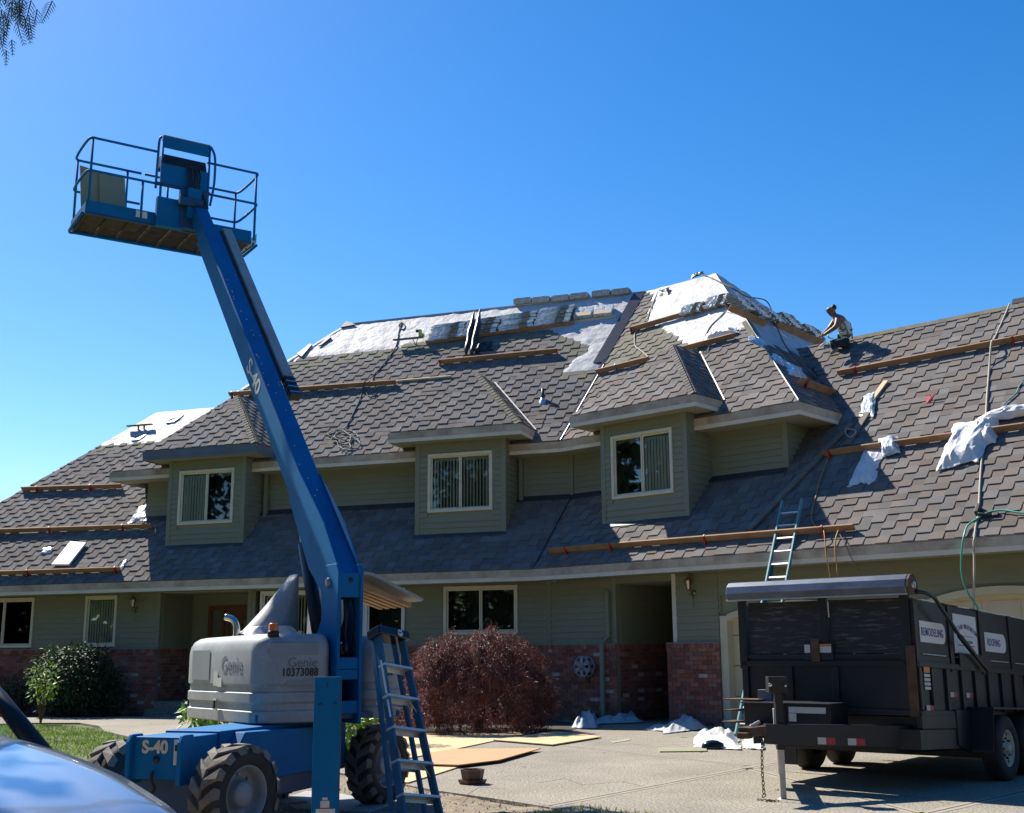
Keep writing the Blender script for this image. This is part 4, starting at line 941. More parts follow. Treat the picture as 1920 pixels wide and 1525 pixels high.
mb.box(BP(.05, .05, .028), e1 * .8, e2 * .45, Z * .012, 'rust_grate'); mb.box(BP(1.75, .05, .028), e1 * .65, e2 * .6, Z * .012, 'rust_grate')
mb.build('floor_grate', lift)['kind'] = 'stuff'
mb = MB(); mb.box(BP(0, -.004, .02), e1 * BL_, e2 * .008, Z * .17, 'lift_blue'); mb.box(BP(0, .004, .02), e2 * BD_, e1 * .008, Z * .14, 'lift_blue'); mb.box(BP(BL_ - .008, .004, .02), e2 * BD_, e1 * .008, Z * .14, 'lift_blue'); mb.box(BP(.01, BD_ - .008, .02), e1 * (BL_ - .02), e2 * .008, Z * .14, 'lift_blue'); mb.build('toe_board', lift)
decal(BP(.68, -.004, .07), e1 * .16, Z * .10, -e2, 'sticker', lift, 'sticker', .001)
def rail(pts, name='rail'): mb = MB(); mb.tube(pts, RA, 'lift_blue'); mb.build(name, lift)
for z in (.62, 1.10):
    rail([BP(.95, 0, z)] + spline([BP(.10, 0, z), BP(.0, .08, z), BP(0, BD_ - .10, z), BP(.10, BD_, z)], 6) + [BP(.95, BD_, z)])
    rail([BP(1.65, 0, z)] + spline([BP(BL_ - .10, 0, z), BP(BL_, .08, z), BP(BL_, BD_ - .10, z), BP(BL_ - .10, BD_, z)], 6) + [BP(1.0 if z > 1 else 1.4, BD_, z)])
for x, y in ((.04, .0), (.04, BD_), (.75, 0), (BL_ - .04, 0), (BL_ - .04, BD_), (1.35, BD_), (.75, BD_)):
    rail([BP(x, y, .05), BP(x, y, 1.10 if (x, y) != (.75, 0) else .62)], 'rail_post')
rail(spline([BP(.93, 0, .55), BP(.93, -.03, 1.0), BP(.95, .0, 1.30), BP(1.02, .02, 1.36)], 5)); rail(spline([BP(1.72, 0, .45), BP(1.76, -.02, .8), BP(1.76, .0, 1.2), BP(1.70, .02, 1.36)], 5)); rail([BP(1.0, .02, 1.36), BP(1.70, .02, 1.36)])
rail([BP(1.0, .0, .0), BP(1.0, .0, 1.36)], 'rail_post'); rail([BP(1.68, .0, .0), BP(1.68, .0, 1.36)], 'rail_post')
mb = MB(); mb.box(BP(1.0, -.02, 1.18), e1 * .68, e2 * .012, Z * .18, 'lift_blue'); mb.box(BP(1.0, -.02, 1.36), e1 * .70, e2 * .05, Z * .012, 'sage_panel'); mb.build('control_guard', lift)
mb = MB(); mb.prism([BP(1.0, .02, 1.10), BP(1.0, -.05, .94), BP(1.0, .24, .90), BP(1.0, .26, 1.12)], e1 * .66, 'black'); mb.build('control_panel', lift, bevel=.012)
mb = MB(); mb.box(BP(.98, -.03, .62), e1 * .70, e2 * .02, Z * .33, 'lift_blue'); mb.box(BP(.93, -.05, .60), e1 * .80, e2 * .06, Z * .035, 'lift_blue_dark'); mb.build('control_guard', lift)
mb = MB(); mb.box(BP(.94, -.10, -.02), e1 * .40, e2 * .10, Z * .44, 'lift_blue'); mb.box(BP(1.34, -.20, .15), e1 * .20, e2 * .20, Z * .45, 'lift_blue'); mb.box(BP(1.26, -.12, .0), e1 * .40, e2 * .12, Z * .6, 'lift_blue_dark')
mb.box(BP(1.22, -.24, .30), e1 * .34, e2 * .13, Z * .12, 'lift_blue_dark'); mb.build('basket_mount', lift, bevel=.008)
for k in range(6):
    mb = MB(); x = 1.34 + .035 * k; mb.tube(spline([BP(x, -.02, 1.0), BP(x + .02, -.07, .84), BP(x + .03 - .02 * (k % 2), -.09, .66), BP(x + .06, -.14, .5), BP(x + .1, -.25, .3)], 5), .012, 'black' if k % 2 else 'rubber'); mb.build('hydraulic_hose', lift)
# panels lying in the basket
mb = MB(); 
for x0, x1, zt, yy, tl in ((.06, .34, .86, .46, -.05), (.30, .66, .82, .42, -.03)):
    mb.prism([BP(x0, yy, .045), BP(x1, yy, .045), BP(x1 + tl, yy + .12, zt), BP(x0 + tl, yy + .12, zt + .04)], e2 * .03, 'sage_panel')
tag(mb.build('olive_panel'), 'two olive green panels standing upright in the raised basket', 'panels')
# blue steel upright in front of the covers
c = atdist(590, 1270, 9.6); c = V3((c.x, c.y, 0)); X = V3((1, .12, 0)).normalized()
t = thing('steel_post', c, 'blue steel upright with warning stickers standing before the grey covers', 'post')
mb = MB(); mb.box(c, X * .215, V3((-.12, 1, 0)).normalized() * .012, Z * 1.325, 'lift_blue'); mb.box(c + X * .203, V3((-.12, 1, 0)).normalized() * .10, X * .012, Z * 1.32, 'lift_blue_dark'); mb.box(c + V3((0, .014, 0)), V3((-.12, 1, 0)).normalized() * .10, X * .012, Z * 1.32, 'lift_blue_dark'); mb.build('channel', t, bevel=.004)
fn = V3((.12, -1, 0)).normalized()
for x, z in ((.05, 1.11), (.165, 1.115)): mb = MB(); mb.lathe(c + X * x + Z * z, fn, [(.013, 0), (.013, .006), (0, .008)], 'lift_blue_dark', 10); mb.build('bolt', t)
mb = MB(); mb.box(c + X * .10 + Z * 1.245, X * .007, fn * .002, Z * .03, 'black'); mb.build('slot', t)
for x, z, w, h in ((.035, .22, .15, .10), (.07, .325, .07, .055), (.085, .385, .04, .02)): decal(c + X * x + Z * z, X * w, Z * h, fn, 'sticker', t, 'sticker', .002)
decal(c + X * .07 + Z * .322, X * .07, Z * .006, fn, 'ink_red', t, 'sticker', .005); decal(c + X * .10 + Z * .228, X * .08, Z * .006, fn, 'ink_red', t, 'sticker', .005)

# ================================================================== DUMP TRAILER
te = _d(41); tg = V3((sin(radians(41)), cos(radians(41)), 0)); TK = V3((4.35, 12.99, 0)); TS = -.045
def TP(w, g, z): return TK + te * w + tg * g + Z * (z + TS * g)
tgs = (tg + Z * TS).normalized()
tr = thing('dump_trailer', V3((4.5, 14.8, 0)), 'black high-sided dump trailer with tarp roller and white sign boards', 'trailer')
TW = 2.13; TL = 4.6
def tb(name, parts, m='trailer_black', bev=.004, parent=None):
    mb = MB()
    for p in parts: mb.box(*p[:4], p[4] if len(p) > 4 else m)
    return mb.build(name, parent or tr, bevel=bev)
# lower steel box
tb('front_wall', [(TP(-TW, 0, .84), te * TW, tg * .04, Z * .62)]); tb('side_wall', [(TP(0, .04, .84), tgs * TL, te * -.03, Z * .62)]); tb('side_wall', [(TP(-TW, .04, .84), tgs * TL, te * .03, Z * .62)])
tb('tailgate', [(TP(-TW, TL, .84), te * TW, tg * .04, Z * 1.2)]); tb('floor', [(TP(-TW + .03, .04, .84), te * (TW - .06), tgs * TL, Z * .03)])
for z in (.84, 1.36): tb('wall_rail', [(TP(-TW, -.03, z - .03), te * (TW + .03), tg * .029, Z * .06)]); tb('wall_rail', [(TP(0, 0, z - .03), tgs * (TL + .04), te * .035, Z * .06)])
for w in (-TW, -1.55, -.98, -.10): tb('rib', [(TP(w, -.028, .875), te * .08, tg * .026, Z * .45)])
for g in (.0, .33, .75, 1.2, 1.62, 2.05, 2.5, 2.95, 3.4, 3.85, 4.3): tb('rib', [(TP(.0, g, .875), tgs * .07, te * .032, Z * .45)])
tb('corner_post', [(TP(-.09, -.05, .80), te * .10, tg * .022, Z * .75, 'trailer_rust')])
# plywood side extensions
for w0, w1 in ((-2.02, -1.10), (-.98, -.10)): tb('plywood_panel', [(TP(w0, .0, 1.47), te * (w1 - w0), tg * .018, Z * .60, 'ply_black')])
for w in (-TW - .02, -1.10, -.13): tb('extension_post', [(TP(w, -.03, 1.30 if w < -2 or w > -1 else 1.42), te * .10, tg * .05, Z * (.80 if w < -2 or w > -1 else .68))])
tb('wall_rail', [(TP(-TW, -.02, 1.42), te * TW, tg * .03, Z * .045)])
for g0 in (.05, 1.08, 2.05, 3.05): tb('plywood_panel', [(TP(-.005, g0, 1.42), tgs * .92, te * -.018, Z * .63)])
for g in (.0, .97, 1.94, 2.97, 3.97): tb('extension_post', [(TP(-.03, g, 1.30), tgs * .10, te * .045, Z * .76)])
for g0 in (.05, 1.08, 2.05, 3.05): tb('plywood_panel', [(TP(-TW + .02, g0, 1.42), tgs * .92, te * -.018, Z * .63)])
mb = MB(); r = random.Random(2); g = .25
while g < TL - .1:
    l = r.uniform(.15, .5); mb.box(TP(-.03, g, 2.052 + r.uniform(-.003, .004)), tgs * l, te * .045, Z * .012, 'sign_white' if r.random() < .6 else 'trailer_black'); g += l
mb.build('edge_trim', tr)['kind'] = 'stuff'
# tarp roller on the front
mb = MB(); c = TP(-TW - .10, -.02, 2.12); n = 12; P = []
P = [(-.13, -.02), (-.15, .06), (-.13, .14), (-.07, .19), (.0, .20), (.08, .17), (.12, .10), (.12, -.02)]
mb.prism([c + tg * a + Z * b for a, b in P], te * (TW + .12), 'tarp_steel'); mb.build('tarp_roller', tr, bevel=.015)
mb = MB(); mb.prism([TP(.022, -.02, 2.12) + tg * a + Z * b for a, b in P], te * .02, 'trailer_rust'); mb.lathe(TP(.042, -.03, 2.20), te, [(.04, 0), (.04, .02), (.022, .02), (.022, 0)], 'galv', 16); mb.build('roller_end', tr)
tb('roller_lip', [(TP(-TW - .10, -.155, 2.085), te * (TW + .12), tg * .02, Z * .018, 'galv')])
mb = MB(); mb.tube(spline([TP(.05, .02, 2.13), TP(.12, .12, 2.12), TP(.14, .3, 2.08)], 4) + [TP(.12, 1.0, 1.70), TP(.10, 1.85, 1.34)], .022, 'trailer_black', 8); mb.tube([TP(.12, 1.0, 1.70), TP(.11, 1.40, 1.53)], .03, 'trailer_black', 8); mb.build('tarp_arm', tr)
tb('arm_plate', [(TP(.032, 1.15, 1.36), tgs * 1.0, te * .015, Z * .16)])
# sign boards
def sign(g0, g1, z0, z1, round_=False):
    mb = MB(); P = [(g0, z0), (g1, z0), (g1, z1), (g0, z1)]
    if round_:
        rr = (z1 - z0) * .42; P = [(g0, z0)] + [(g1 - rr + rr * sin(a), z0 + rr - rr * cos(a)) for a in (0, .5, 1, 1.57)] + [(g1 - rr + rr * cos(a), z1 - rr + rr * sin(a)) for a in (0, .5, 1, 1.57)] + [(g0, z1)]
    mb.prism([TP(-.003, g, z) for g, z in P], te * .006, 'sign_white'); return mb.build('sign_board', tr)
s1 = sign(.16, .88, 1.60, 1.83, True); text('REMODELING', TP(.005, .50, 1.71), tgs, te, .125, 'ink_blue', s1, bold=.0012, sx=.74, spc=1.12)
s2 = sign(1.14, 1.86, 1.52, 1.97)
ws = 'WESTERN WASHINGTON'
for i, ch in enumerate(ws):
    if ch == ' ': continue
    t = (i - (len(ws) - 1) / 2) / (len(ws) - 1) * 2; g = 1.50 + t * .335; z = 1.835 - .075 * t * t; d = (tgs - Z * .42 * t).normalized(); text(ch, TP(.005, g, z), d, te, .078, 'ink_blue', s2, bold=.0006, sx=.58)
mb = MB(); mb.box(TP(.004, 1.22, 1.72), tgs * .5, Z * .006, te * .002, 'decal_grey'); mb.box(TP(.004, 1.24, 1.61), tgs * .52, Z * .010, te * .002, 'ink_red'); mb.build('sign_line', s2)
text('Construction', TP(.005, 1.52, 1.665), tgs, te, .075, 'decal_grey', s2, sx=.9)
s3 = sign(2.12, 2.84, 1.58, 1.81, True); text('ROOFING', TP(.005, 2.42, 1.69), tgs, te, .125, 'ink_blue', s3, bold=.0012, sx=.74, spc=1.12)
for a, b in ((.16, .82), (1.14, 1.88), (2.12, 2.85), (3.1, 3.8)): tb('ledge_edge', [(TP(-.03, a, 1.465), tgs * (b - a), te * .05, Z * .012, 'galv')])
# decals, markers
def td(w, g, z, l, h, m, face='side', nm='decal', off=.003):
    mb = MB()
    if face == 'side': mb.box(TP(w + off, g, z), tgs * l, Z * h, te * .002, m)
    else: mb.box(TP(w, g - off, z), te * l, Z * h, -tg * .002, m)
    mb.build(nm, tr)
td(.033, .10, 1.27, .16, .06, 'sticker_orange'); 
for i in range(4): td(.033, .10, 1.09 + i * .045, .16, .03, 'sticker')
for g, z in ((.10, .87), (.80, 1.02), (1.28, 1.02)): td(.033, g, z, .10, .055, 'refl_white', nm='reflector'); td(.033, g + .10, z, .10, .055, 'refl_red', nm='reflector')
td(-1.28, -.03, 1.40, .36, .0, 'sticker', 'front') if 0 else None
mb = MB(); mb.box(TP(-1.30, -.036, 1.40), te * .36, -tg * .003, Z * .19, 'ink'); mb.box(TP(-1.29, -.04, 1.48), te * .07, -tg * .002, Z * .09, 'sticker'); mb.box(TP(-1.10, -.04, 1.48), te * .14, -tg * .002, Z * .07, 'sticker'); mb.box(TP(-1.10, -.04, 1.555), te * .14, -tg * .002, Z * .02, 'sticker_orange'); mb.box(TP(-1.20, -.05, 1.38), te * .10, -tg * .005, Z * .25, 'trailer_rust'); mb.build('decal', tr)
# chassis, fenders, wheels
tb('frame_rail', [(TP(-TW + .05, .05, .66), te * (TW - .05), tgs * TL, Z * .14)]); tb('frame_rail', [(TP(-.02, -.05, .68), tgs * 1.45, te * .06, Z * .14)]); tb('frame_rail', [(TP(-.45, -.10, .46), tgs * 1.5, te * .48, Z * .21)]); tb('frame_rail', [(TP(-TW + .35, .1, .46), tgs * TL, te * .12, Z * .21)])
g0 = 1.35
tb('subframe', [(TP(-TW + .30, .35, .40), te * (TW - .75), tgs * (TL - .4), Z * .25)]); tb('subframe', [(TP(-TW + .0, .2, .50), te * .32, tgs * (TL - .4), Z * .16)])
tb('axle', [(TP(-TW - .05, g0 + .48, .33), te * (TW + .1), tg * .09, Z * .09), (TP(-TW - .05, g0 + 1.38, .33), te * (TW + .1), tg * .09, Z * .09)])
tb('mud_flap', [(TP(-TW - .28, g0 - .1, .16), te * .26, tg * .02, Z * .5)])
mb = MB(); F_ = [(g0 - .10, .42), (g0 + .02, .90), (g0 + 2.05, .90), (g0 + 2.2, .5)]
for (a, za), (b, zb) in zip(F_, F_[1:]): mb.prism([TP(.0, a, za), TP(.0, b, zb), TP(.0, b, zb + .02), TP(.0, a, za + .02)], te * .30, 'trailer_black')
mb.prism([TP(.0, g0 - .45, .50), TP(0, g0 - .12, .42), TP(0, g0 + .02, .88), TP(0, g0 - .45, .88)], te * .05, 'trailer_black'); mb.build('fender', tr); mb = MB()
for (a, za), (b, zb) in zip(F_, F_[1:]): mb.prism([TP(-TW - .3, a, za), TP(-TW - .3, b, zb), TP(-TW - .3, b, zb + .02), TP(-TW - .3, a, za + .02)], te * .30, 'trailer_black')
mb.build('fender', tr)
def twheel(c, ax, sgn=1):
    r, h = .375, .11; mb = MB(); mb.lathe(c, ax, [(r * .5, -h), (r * .85, -h), (r * .97, -h * .8), (r, -h * .5), (r, h * .5), (r * .97, h * .8), (r * .85, h), (r * .58, h * .95), (r * .55, h * .8)], 'rubber', 40); o = mb.build('wheel', tr)
    mb = MB(); mb.lathe(c, ax, [(r * .56, h * .85), (r * .52, h * .8), (r * .48, h * .3), (r * .40, h * .55), (r * .2, h * .5), (r * .18, h * 1.0), (0, h * 1.05)], 'rim_white', 28); ax = V3(ax).normalized(); a = Z; b = ax.cross(a)
    for k in range(8): t = 2 * pi * k / 8; q = c + (a * cos(t) + b * sin(t)) * r * .29 + ax * h * .5; mb.lathe(q, ax, [(.013, 0), (.013, .03), (0, .03)], 'black', 6, False)
    for k in range(8): t = 2 * pi * (k + .5) / 8; q = c + (a * cos(t) + b * sin(t)) * r * .43 + ax * (h * .52); mb.lathe(q, ax, [(.022, 0), (.022, .006), (0, .006)], 'black', 8, False)
    mb.build('rim', o)
for g in (g0 + .52, g0 + 1.42):
    for w, s in ((.16, 1), (-TW - .16, -1)): c = TP(w, g, 0); twheel(V3((c.x, c.y, .375)), te * s)
# tongue with coupler, jack, chain
tip = TP(-TW / 2 - .02, -1.50, .55)
for s, wn in ((1, -.12), (-1, -TW + .12)):
    a = TP(wn, .1, .47); b = tip + te * (.05 * s) - Z * .05; mb = MB(); t = b - a; sd = t.cross(Z).normalized() * .07
    mb.prism([a - sd * .5, b - sd * .5, b - sd * .5 + Z * .20, a - sd * .5 + Z * .24], sd, 'trailer_black'); mb.build('tongue_rail', tr, bevel=.006)
def onrail(k, z0, h, l, m, nm):                # plates on the near tongue rail, k = 0 box .. 1 tip
    a = TP(-.12, .1, .47); b = tip + te * .05 - Z * .05; t = (b - a); d = t.normalized(); n = Z.cross(d).normalized(); n = n if n.y < 0 else -n
    p = a + t * k + n * .038; mb = MB(); mb.box(p + Z * z0, d * l, Z * h, n * .003, m); return mb.build(nm, tr), d, n
for k in (.36, .56): onrail(k + .055, .015, .07, .11, 'refl_white', 'reflector'); onrail(k, .015, .07, .11, 'refl_red', 'reflector')
_, dd, nn_ = onrail(.5, .1, .01, .01, 'trailer_black', 'bolt')
mb = MB(); a = TP(-.12, .1, .47); b = tip + te * .05; p = a + (b - a) * .02 + nn_ * .13 + Z * .10; mb.lathe(p, nn_, [(.045, 0), (.045, .015), (.035, .03), (0, .035)], 'amber', 14); mb.build('marker_lamp', tr)
mb = MB(); mb.box(tip - te * .08 - tg * .32 + Z * .04, te * .16, tg * .40, Z * .09, 'trailer_rust'); mb.box(tip - te * .06 - tg * .38 + Z * .02, te * .12, tg * .12, Z * .06, 'trailer_rust'); mb.tube([tip - tg * .2 + Z * .13, tip - tg * .02 + Z * .17], .02, 'galv'); mb.build('coupler', tr, bevel=.015)
J = ground(1460, 1500); J = V3((J.x, J.y, 0)); J = V3((tip.x + tg.x * .22 + te.x * .1, tip.y + tg.y * .22 + te.y * .1, 0))
mb = MB(); mb.box(J + V3((-.03, -.03, .012)), V3((.06, 0, 0)), V3((0, .06, 0)), Z * .50, 'galv'); mb.lathe(J, Z, [(.09, 0), (.09, .008), (.04, .014), (.03, .03)], 'galv', 16); mb.build('jack_leg', tr)
mb = MB(); mb.box(J + V3((-.04, -.04, .50)), V3((.08, 0, 0)), V3((0, .08, 0)), Z * .62, 'black'); mb.box(J + V3((-.11, -.09, 1.08)), V3((.19, 0, 0)), V3((0, .15, 0)), Z * .16, 'black'); mb.tube([J + V3((-.1, -.1, 1.16)), J + V3((-.1, -.13, 1.16))], .02, 'chrome'); mb.tube([J + V3((.06, -.1, 1.15)), J + V3((.06, -.12, 1.15))], .014, 'chrome'); mb.tube([J + V3((-.06, -.05, .92)), J + V3((-.06, -.05, .55))], .012, 'galv'); mb.build('jack', tr, bevel=.006)
def chain(pts, r=.019, parent=tr, m='chain'):
    mb = MB(); P = []; L = 0; k = 0
    for i, p in enumerate(pts[:-1]):
        q = pts[i + 1]; n = max(1, int((V3(q) - V3(p)).length / .038))
        for j in range(n):
            c = V3(p).lerp(V3(q), j / n); t = (V3(q) - V3(p)).normalized(); s = t.orthogonal().normalized(); s = s if k % 2 else t.cross(s); k += 1
            ring = [c + t * .026 * cos(a) + s * .014 * sin(a) for a in [2 * pi * x / 8 for x in range(9)]]; mb.tube(ring, .005, m, 5, False)
    mb.build('chain', parent)
cb = tip + tg * .05 - te * .02; g_ = ground(1448, 1508)
chain([cb - Z * .03, V3((cb.x - .02, cb.y - .05, .30)), V3((cb.x - .02, cb.y - .08, .06)), V3((cb.x - .07, cb.y - .10, .02)), V3((cb.x + .02, cb.y - .16, .02)), V3((cb.x + .08, cb.y - .2, .02)), V3((cb.x - .05, cb.y - .22, .02))])
# battery box and step on the tongue
tb('tool_box', [(TP(-1.25, -.62, .66), te * .52, tg * .42, Z * .24), (TP(-1.27, -.64, .90), te * .56, tg * .46, Z * .018)]); tb('tongue_plate', [(TP(-1.78, -.62, .66), te * .52, tg * .03, Z * .24), (TP(-1.80, -.66, .90), te * .56, tg * .5, Z * .015, 'trailer_black')])
mb = MB(); mb.box(TP(-1.22, -.623, .81), te * .44, -tg * .003, Z * .065, 'sticker'); mb.box(TP(-1.22, -.626, .72), te * .09, -tg * .003, Z * .085, 'sticker'); mb.build('decal', tr)
tb('junction_box', [(TP(-1.72, -.40, .915), te * .17, tg * .1, Z * .14, 'decal_grey')])
for z, dx in ((.70, 0), (.83, .04), (.95, .02)): tb('step', [(TP(-2.12 + dx, -.55, z - .02), te * .46, tg * .28, Z * .015, 'trailer_rust')])
mb = MB(); c = TP(-1.36, -.55, .915); mb.lathe(c, Z, [(.028, 0), (.033, .008), (.033, .145), (.027, .16), (0, .158)], 'black', 18); o = mb.build('drink_can'); tag(o, 'tall black drink can with a green mark standing on the trailer tongue', 'can')
mb = MB(); mb.box(c - tg * .034 - te * .008 + Z * .04, te * .012, -tg * .002, Z * .08, 'leaf_bright'); mb.build('can_mark', o)

# ================================================================== THINGS ON THE ROOF
def plank(fn, f, pl, x0, y0, x1, y1, label, h=.145, th=.038, off=.03, m='plank', brackets=(), bm='red_bracket', group='planks on roof brackets', end_caps=False, h2=None):
    A = fn(f, x0, y0, h + off) if f else fn(x0, y0, h + off); B = fn(f, x1, y1, h + off) if f else fn(x1, y1, h + off)
    n = pl.N; A, B = A - n * h, B - n * h; t = B - A; d = t.normalized(); dn = n.cross(d).normalized(); dn = dn if dn.z < 0 else -dn
    o = thing('roof_plank', A - Z * .1, label, 'plank', group); mb = MB(); mb.box(A, t, n * h, -dn * th, m)
    mb.build('board', o, bevel=.004)
    for k in brackets:
        c = A + t * k; b = MB(); w = d * .035
        b.box(c - w / 2 + dn * .004 - n * off, w, n * (h + off + .006), dn * .006, bm); b.box(c - w / 2 + dn * .004 - n * off - dn * .35, w, dn * .36, n * .006, bm)
        b.prism([c - w / 2 + dn * .008 + n * (h * .95), c - w / 2 + dn * .11 - n * off, c - w / 2 + dn * .008 - n * off], w, bm)
        b.box(c - w / 2 - dn * .05 + n * (h + .004), w, dn * .055, n * .006, bm); b.build('bracket', o)
    if end_caps:
        for k in (0, 1): c = A + t * k; b = MB(); b.box(c - d * (.0 if k else .02), d * .02, n * (h + .01), dn * .02, bm); b.prism([c + dn * .01 + n * h, c + dn * .13 - n * off, c + dn * .01 - n * off], d * .02, bm); b.build('bracket', o)
    return o
def onP3(x, y, h=0): return onplane(x, y, pU3.O + pU3.N * h, pU3.N)
plank(onR, 1, pR1, 38, 914, 225, 908, 'highest plank on the left roof slope, under the white underlayment', brackets=(.16, .70))
plank(onR, 1, pR1, -40, 994, 282, 983, 'middle plank on the left roof slope, ending beside the left dormer', brackets=(.42, .84))
plank(onR, 1, pR1, -40, 1073, 222, 1064, 'lowest plank on the left roof slope, above the ground floor eave', brackets=(.97, .35))
plank(onU, 1, pU1, 427, 736, 740, 713, 'long plank crossing behind the lift boom on the main roof slope', brackets=(.02,)); 
plank(onU, 1, pU1, 742, 714, 845, 705, 'thin pale board lying end to end right of the long plank', h=.06, m='plank_light', off=.01)
plank(onU, 1, pU1, 823, 675, 1043, 654, 'plank with a red bracket at each end above the middle dormer', end_caps=True)
plank(onU, 1, pU1, 1072, 603, 1155, 592, 'pale plank holding two wrapped bundles near the main ridge', h=.06, m='plank_light', off=.01)
plank(onU, 2, pU2, 1115, 694, 1215, 669, 'short plank just left of the right dormer roof, steel bracket', brackets=(.38,), bm='steel_bracket')
plank(onU, 2, pU2, 1181, 614, 1362, 562, 'long plank across the white hip roof holding shingle bundles', end_caps=True)
plank(onU, 2, pU2, 1275, 651, 1372, 626, 'short plank with crumpled white plastic above the right dormer')
plank(onP3, 0, pU3, 1506, 709, 1585, 738, 'short brown plank with two red brackets on the dark hip slope', brackets=(.12, .88), h=.17)
plank(onP3, 0, pU3, 1372, 572, 1440, 603, 'upper plank behind the bundles on the right hip slope', h=.17)
plank(onP3, 0, pU3, 1462, 603, 1548, 640, 'lower plank behind the bundles next to the kneeling worker', h=.17)
plank(onR, 2, pR2, 1568, 696, 1990, 614, 'highest long plank on the garage roof slope with red brackets', brackets=(.09, .80))
plank(onR, 2, pR2, 1540, 846, 1990, 784, 'middle long plank on the garage roof with white plastic over it', brackets=(.03,))
plank(onR, 2, pR2, 1025, 1029, 1598, 984, 'lowest long plank just above the garage eave behind the ladder', brackets=(.07, .24, .565, .915))
def loose(x0, y0, x1, y1, w, h, m, label, pl=pR2):
    A, B = onR(2, x0, y0, .03), onR(2, x1, y1, .03); t = B - A; s = pl.N.cross(t).normalized() * w; mb = MB(); mb.box(A - s / 2, t, s, pl.N * h, m)
    return tag(mb.build('loose_plank', bevel=.003), label, 'plank')
loose(1405, 995, 1598, 795, .14, .05, 'plank_grey', 'long weathered grey plank lying diagonally up the garage roof')
loose(1588, 836, 1636, 762, .14, .04, 'plank_grey', 'short grey plank in shadow right of the diagonal one')
loose(1616, 778, 1662, 716, .12, .04, 'plank_light', 'short pale plank lying sunlit beside the shingle wrapper')
# wrappers draped on the planks
def drape(name, pts, pl, thick, m, label, cat, seed=0, rough=.03, nx=10, ny=8, off=.03, h=.02, fn=None):
    nx, ny = int(nx * 2.4), int(ny * 2.4)
    """crumpled sheet spanning a quad given as four points of the slope"""
    P = pts; mb = MB(); vs = []
    for j in range(ny + 1):
        for i in range(nx + 1):
            u, v = i / nx, j / ny; p = P[0].lerp(P[1], u).lerp(P[3].lerp(P[2], u), v)
            e = min(u, 1 - u, v, 1 - v) * 4; e = min(1, e)
            k = noise.noise(V3((u * 3 + seed, v * 3, seed * 1.7))); q = noise.noise(V3((u * 3, v * 3, seed + 9))) * .5; edge = 1 - e
            rg = lambda f, o: (1 - abs(noise.noise(V3((u * f + v * f * .5 + seed, v * f - u * f * .3, o)))) * 2) ** 2
            cr = .62 * rg(2.3, 1.3) + .30 * rg(5.1, 4.1) + .08 * rg(12, 7.7); e2_ = e * e * (3 - 2 * e)
            p = p + pl.N * max(.006, off * (.35 + .65 * e2_) + thick * e2_ * (.30 + .30 * (k + 1) * .8) * (.45 + .55 * cr) + rough * .7 * cr) + pl.U * (q * rough * 3 * edge + .03 * noise.noise(V3((u * 9, v * 9, seed)))) + pl.W * (k * rough * 3 * edge + .03 * noise.noise(V3((u * 9, v * 9, seed + 3))))
            vs.append(p)
    fs = [(j * (nx + 1) + i, j * (nx + 1) + i + 1, (j + 1) * (nx + 1) + i + 1, (j + 1) * (nx + 1) + i) for j in range(ny) for i in range(nx)]
    mb.add(vs, fs, m, True); o = mb.build(name); sm = o.modifiers.new('s', 'SOLIDIFY'); sm.thickness = .004; sm.offset = 0
    return tag(o, label, cat)
def r2(*pts): return [onR(2, x, y) for x, y in pts]
drape('plastic_bag', r2((1588, 915), (1640, 905), (1660, 845), (1625, 838)), pR2, .14, 'bag_white', 'white plastic bag in the roof shadow below the middle garage plank', 'bag', 3, nx=14, ny=12)
drape('plastic_bag', r2((1755, 892), (1838, 868), (1880, 782), (1790, 800)), pR2, .16, 'bag_white', 'large white plastic sheet hanging over the middle garage plank, sunlit', 'bag', 5, nx=18, ny=16, off=.14)
drape('plastic_bag', r2((1825, 800), (1960, 780), (1960, 760), (1840, 785)), pR2, .12, 'bag_white', 'bunched white plastic lying along the top of the garage plank', 'bag', 7, nx=16, ny=6, off=.14)
drape('plastic_bag', r2((1830, 838), (1868, 836), (1872, 790), (1828, 795)), pR2, .2, 'bag_white', 'knotted end of white plastic hanging beside the long rope', 'bag', 9, nx=10, ny=10, off=.12)
drape('shingle_wrapper', r2((1612, 782), (1640, 784), (1646, 735), (1622, 745)), pR2, .03, 'plastic_wrap', 'clear striped shingle wrapper over the short pale plank', 'wrapper', 2, off=.08)
drape('shingle_wrapper', r2((1655, 862), (1690, 855), (1688, 822), (1648, 828)), pR2, .05, 'plastic_wrap', 'clear striped shingle wrapper hanging from the middle garage plank', 'wrapper', 4, off=.16)
def p3(*pts): return [onP3(x, y) for x, y in pts]
drape('shingle_wrapper', p3((1462, 675), (1500, 690), (1515, 712), (1480, 705)), pU3, .05, 'plastic_wrap', 'clear crumpled wrapper on the dark hip slope left of the brown plank', 'wrapper', 6)
drape('black_felt', p3((1500, 700), (1520, 688), (1545, 704), (1530, 716)), pU3, .08, 'black', 'crumpled black felt scrap behind the brown plank on the hip slope', 'felt', 8)
def u2(*pts): return [onU(2, x, y) for x, y in pts]
def u1(*pts): return [onU(1, x, y) for x, y in pts]
drape('plastic_bag', u2((1320, 642), (1388, 628), (1380, 618), (1328, 628)), pU2, .1, 'bag_white', 'crumpled white plastic on the short plank above the right dormer', 'bag', 11, off=.12, nx=14)
drape('underlayment_flap', u2((1362, 588), (1390, 595), (1386, 566), (1364, 568)), pU2, .05, 'black', 'black flap hanging under the corner of the long hip roof plank', 'felt', 12)
